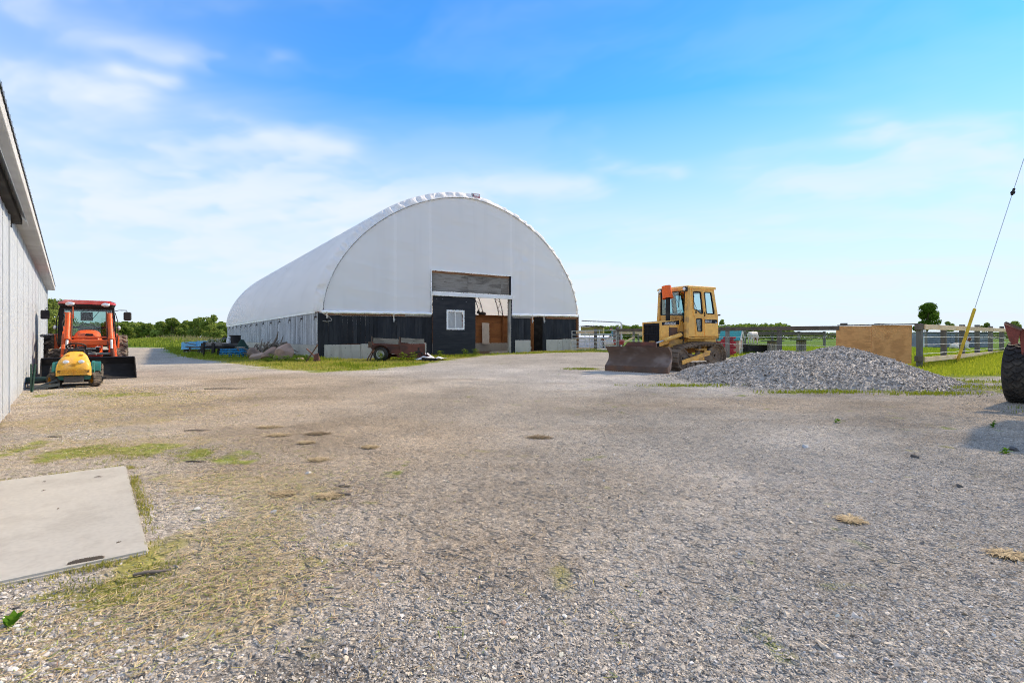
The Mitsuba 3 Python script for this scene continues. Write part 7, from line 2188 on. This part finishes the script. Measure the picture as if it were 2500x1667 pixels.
ri = Thing("rusty_plough", "small rusty hand plough with crossed bars leaning at the barn corner", "plough", put(765, 880, 24.7))
ri.part("beam", MB().beam((-0.35, 0, 0.02), (0.18, 0.05, 0.82), 0.06, 0.05), "matte", "rusty_steel")
ri.part("beam", MB().beam((-0.36, 0.1, 0.66), (0.24, 0.0, 0.12), 0.05, 0.04), "matte", "rust_red")
ri.part("share", MB().hull([(0.0, -0.05, 0.05), (0.30, -0.1, 0.05), (0.22, 0.05, 0.45), (0.05, 0.0, 0.40), (0.3, 0.1, 0.08)]), "matte", "rust_red", rnd=0.3)
ri.part("handle", MB().beam((0.18, 0.05, 0.82), (0.13, 0.03, 0.88), 0.07, 0.06).beam((0.05, 0, 0.3), (0.34, 0.05, 0.10), 0.04, 0.05), "matte", "rusty_steel")
# stakes by the lawn tractor
t = Thing("steel_stake", "dark green steel stake standing in the gravel by the shed wall", "stake", put(77, 957, 11.15))
t.part("stake", MB().beam((0, 0, -0.1), (0.03, 0.05, 0.60), 0.03, 0.035).box((0.0, -0.012, 0.25), (0.012, 0.03, 0.7)), "matte", "dark_green")
b = MB().beam((0.0, 0.05, 0.05), (0.26, 0.28, 0.20), 0.05, 0.04).beam((-0.02, 0.0, 0.04), (0.30, 0.3, 0.10), 0.16, 0.06)
single("tow_bar", "dark steel tow bar lying between the stake and the lawn tractor", "tow bar", b, "matte", "cab_grey", m=put(84, 950, 11.6))


# ------------------------------------------------------------------ weeds, hay, sticks, stones
def weed(label, o, h, n, rs, leafl=0.10, up=0.0, base="weed", c0=(0.06, 0.11, 0.015), c1=(0.15, 0.22, 0.03), spread=0.12, group=None):
    V, F, C, k = [], [], [], 0
    for i in range(n):
        a, zz = rs.uniform(0, 2 * math.pi), h * rs.uniform(0.05, 1.0)
        r = spread * rs.uniform(0.1, 1.0) * (1.1 - 0.5 * zz / h)
        p = np.array([r * math.cos(a), r * math.sin(a), zz])
        d = np.array([math.cos(a), math.sin(a), rs.uniform(-0.2, 0.8) + up]); d /= np.linalg.norm(d)
        s = np.array([-math.sin(a), math.cos(a), 0]) * leafl * 0.32 * rs.uniform(0.6, 1.2)
        L = leafl * rs.uniform(0.6, 1.3)
        V += [p - s * 0.3, p + s * 0.3, p + d * L * 0.5 + s, p + d * L * 0.5 - s, p + d * L - [0, 0, L * 0.2]]
        F += [[k, k + 1, k + 2], [k, k + 2, k + 3], [k + 3, k + 2, k + 4]]
        k += 5
        t = rs.random()
        C += [np.array(c0) * (1 - t) + np.array(c1) * t] * 5
    g0 = float(gz(o[0], o[1]))
    single(base, label, "weed", (np.array(V), np.array(F)), "leaf", m=trans(o[0], o[1], g0 - 0.01), vcol=np.array(C), group=group)


rv = np.random.default_rng(55)
for px, d, h, lab in ((663, 25.4, 0.55, "dark leafy weed clump in front of the largest boulder's left edge"), (678, 25.0, 0.42, "leafy weed in front of the largest boulder"), (700, 25.0, 0.45, "leafy weed at the largest boulder's right foot"), (722, 25.0, 0.42, "weed clump left of the flat pale stone"), (748, 25.0, 0.50, "dark weed clump right of the flat pale stone"), (655, 24.6, 0.30, "low light green weed nearest the drive below the boulders")):
    weed(lab, at(px, 870, d), h * 0.72, 110, rv, 0.13, spread=0.24, c0=(0.05, 0.11, 0.018), c1=(0.16, 0.26, 0.04))
for px, d, lab in ((985, 24.8, "tall weed in front of the wagon's wheel"), (1010, 25.0, "weed standing in front of the wagon's front box"), (928, 25.1, "weed clump behind the wagon's left end"), (1135, 29.5, "tall thin grassy weed before the black sliding door"), (1160, 30.0, "weed at the foot of the sliding door's right edge"), (1075, 27.5, "weed beside the far end of the grey tarpaulin")):
    weed(lab, at(px, 870, d), 0.45, 90, rv, 0.14, spread=0.22, c0=(0.09, 0.16, 0.015), c1=(0.20, 0.27, 0.03))
for px, py, h, lab in ((30, 1530, 0.10, "broad leaved green weed at the lower left edge of the photo"), (2425, 1042, 0.10, "upright green weed near the right edge below the tyre"), (2455, 1105, 0.05, "tiny weed by the dark stone near the right edge"), (2045, 1030, 0.05, "small weed alone on the brown gravel before the heap")):
    d = 1280 * 1.15 / (py - 825)
    weed(lab, at(px, py, d), h * (0.7 if py > 1400 else 1), 9 if py > 1400 else 24, rv, 0.06 if py > 1400 else 0.045, up=1.1 if py > 1400 else 0.3, spread=0.010 if py > 1400 else 0.02, c0=(0.08, 0.20, 0.02), c1=(0.16, 0.30, 0.03))


def hay(label, px, py, w, rs, dark=False):
    d = 1280 * 1.15 / (py - 825)
    o = at(px, py, d)
    W = w / 1280 * d
    m = 230
    W = W * (0.8 if px > 2000 else 1.0)
    a = rs.uniform(0, 2 * math.pi, m)
    r = np.abs(rs.normal(0, 0.42, m)) * (0.6 + 0.9 * meshkit.noise(np.stack([np.cos(a) * 1.5 + px, np.sin(a) * 1.5, 0 * a], -1), 5))
    x, y = W * 0.5 * r * np.cos(a), W * 0.32 * r * np.sin(a)
    z = 0.004 + 0.012 * rs.random(m)
    an = rs.uniform(0, math.pi, m)
    L = rs.uniform(0.03, 0.09, m)
    dv = np.stack([np.cos(an), np.sin(an), rs.normal(0, 0.06, m)], -1)
    sv = np.stack([-np.sin(an), np.cos(an), 0 * an], -1)
    wd = np.maximum(0.002, 0.00055 * d) * rs.uniform(0.7, 1.4, m)
    c = np.stack([x, y, z], -1)
    v = np.stack([c - dv * L[:, None] - sv * wd[:, None], c - dv * L[:, None] + sv * wd[:, None], c + dv * L[:, None] + sv * wd[:, None], c + dv * L[:, None] - sv * wd[:, None]], 1).reshape(-1, 3)
    f = (np.array([[0, 1, 2], [0, 2, 3]])[None] + (np.arange(m) * 4)[:, None, None]).reshape(-1, 3)
    col = np.array([0.22, 0.165, 0.10] if dark else [0.41, 0.32, 0.19]) * rs.uniform(0.5, 1.25, (m, 1))
    single("hay_tuft", label, "hay", (v, f), "coat", m=trans(o[0], o[1], float(gz(o[0], o[1]))), vcol=np.repeat(col, 4, 0))


for lab, px, py, w, dk in (("dark matted hay clump, darkest in the middle left of the yard", 776, 1058, 62, True), ("flat orange straw patch left of the dark hay clump", 676, 1062, 62, False), ("wide orange straw patch above the flat one", 655, 1043, 70, False), ("small hay tuft below the dark matted clump", 748, 1080, 30, False), ("tan hay patch with a stick beside it in the mid yard", 803, 1212, 44, False), ("small tan hay tuft alone in the mid yard", 777, 1122, 40, False),
                           ("small round hay tuft just right of the dark clump", 902, 1092, 26, False), ("long brown hay strip in the centre of the yard", 1315, 1067, 62, True), ("pale straw patch at the right edge of the yard", 2462, 1356, 90, False), ("small yellow straw patch in the right foreground", 2076, 1270, 34, False), ("orange straw patch left of centre above the mower's level", 690, 1205, 60, False)):
    hay(lab, px, py, w, rv, dk)


def stick(label, px, py, L, r, yaw, color="dead_wood", z=0.0):
    d = 1280 * 1.15 / (py - 825)
    o = at(px, py, d)
    pts = [(-L / 2, 0, r), (-L / 6, L * 0.03, r * 1.3), (L / 6, -L * 0.02, r * 1.2), (L / 2, L * 0.03, r)]
    single("stick", label, "stick", MB().tube(pts, [r * 0.8, r, r * 0.9, r * 0.5], 6), "wood_level", color, smooth=60, m=trans(o[0], o[1], float(gz(o[0], o[1])) + z) @ rotz(yaw), rnd=0.2)


for lab, px, py, L, r, yaw in (("dark stick beside the tan hay patch", 835, 1207, 0.14, 0.008, -0.25), ("curved thin stick near the top of the pad", 478, 1127, 0.20, 0.007, -0.1), ("pale stick on the gravel left of the straw", 134, 1068, 0.15, 0.008, 0.1), ("dark thin twig left of the mid yard hay", 480, 1052, 0.30, 0.007, 0.05), ("short dark stick above the tan hay patch", 842, 1187, 0.10, 0.007, 0.0), ("long dark twig at the left beyond the hay", 550, 950, 0.9, 0.012, 0.1), ("brown splinter in the straw below the pad", 372, 1402, 0.16, 0.010, 0.35)):
    stick(lab, px, py, L, r, yaw)
b = MB().hull([(x, y, z) for x, y, z in ((-0.075, -0.014, 0), (0.07, -0.006, 0), (0.075, 0.018, 0.0), (-0.06, 0.012, 0), (-0.07, -0.01, 0.010), (0.065, 0.0, 0.012), (0.06, 0.014, 0.010), (-0.05, 0.010, 0.011), (0.0, 0.0, 0.016))])
single("bark_chip", "strip of grey bark on the near edge of the concrete pad", "bark", b, "wood_level", "dead_wood", m=trans(-2.16, 2.66, 0.021) @ rotz(0.55), rnd=0.1)
b = MB().hull([(x, y, z) for x, y, z in ((-0.03, -0.008, 0), (0.03, -0.006, 0), (0.03, 0.008, 0.0), (-0.03, 0.008, 0), (0, 0, 0.008))])
single("bark_chip", "small dark wood chip near the pad's far corner", "bark", b, "wood_level", "dead_wood", m=trans(-3.37, 4.27, 0.021) @ rotz(0.2), rnd=0.0)
b = MB().hull([(x, y, z) for x, y, z in ((-0.012, -0.006, 0), (0.012, -0.006, 0), (0.012, 0.006, 0.0), (-0.012, 0.006, 0), (0, 0, 0.006))])
for k, (x, y, lab) in enumerate(((-3.55, 3.98, "dark crumb left of the chip on the pad"), (-3.35, 3.75, "dark crumb below the chip on the pad"), (-2.9, 3.35, "dark crumb in the middle of the pad"), (-2.55, 3.55, "dark crumb close to the pad's right edge"), (-2.10, 2.80, "dark crumb near the pad's front corner"))):
    single("bark_crumb", lab, "bark", b, "wood_level", "dead_wood", m=trans(x * 1.037, y * 1.037, 0.021) @ rotz(k * 1.1), rnd=0.0)


def lone_stone(label, px, py, s, colr, seed):
    d = 1280 * 1.15 / (py - 825)
    o = at(px, py, d)
    rs_ = np.random.default_rng(seed)
    p = rs_.normal(size=(16, 3)); p /= np.linalg.norm(p, axis=1, keepdims=True)
    h = trimesh.convex.convex_hull(p * np.array([1, 0.75, 0.5]) * s)
    single("lone_stone", label, "stone", h, "matte", colr, m=trans(o[0], o[1], float(gz(o[0], o[1])) + s * 0.25) @ rotz(rs_.uniform(0, 3)), rnd=rs_.random())


pal("stone_white", (0.60, 0.59, 0.56), (0.5, 0.48, 0.45), 0.4, 20)
pal("stone_dark", (0.085, 0.085, 0.085), (0.13, 0.12, 0.115), 0.6, 20)
pal("stone_blue", (0.36, 0.39, 0.42), (0.3, 0.3, 0.32), 0.4, 20)
for lab, px, py, s, c in (("flat white stone in the straw right of the pad", 482, 1243, 0.032, "stone_white"), ("blue grey stone right of the white one", 668, 1251, 0.026, "stone_blue"), ("white pebble near the yard's centre left", 752, 1155, 0.030, "stone_white"), ("dark flat stone lying right of the yard's centre", 2342, 1185, 0.034, "stone_dark"), ("dark flat stone below the tyre's shadow", 2234, 1114, 0.045, "stone_dark"), ("pale flat stone in the upper right gravel", 1966, 1089, 0.045, "stone_blue"), ("dark stone at the right edge of the yard", 2475, 1097, 0.06, "stone_dark"), ("round pale stone in the lower left gravel", 450, 1558, 0.018, "stone_white"), ("long white stone at the bottom left corner", 30, 1640, 0.024, "stone_white"), ("white stone near the bottom centre", 1378, 1506, 0.016, "stone_white"), ("brown grey stone left of the white one at the bottom", 1230, 1522, 0.016, "rock_grey"), ("dark round pebble at the bottom left of centre", 1062, 1556, 0.013, "stone_dark"), ("white litter scrap on the gravel heap's front", 1869, 914, 0.06, "stone_white")):
    lone_stone(lab, px, py, s, c, px)
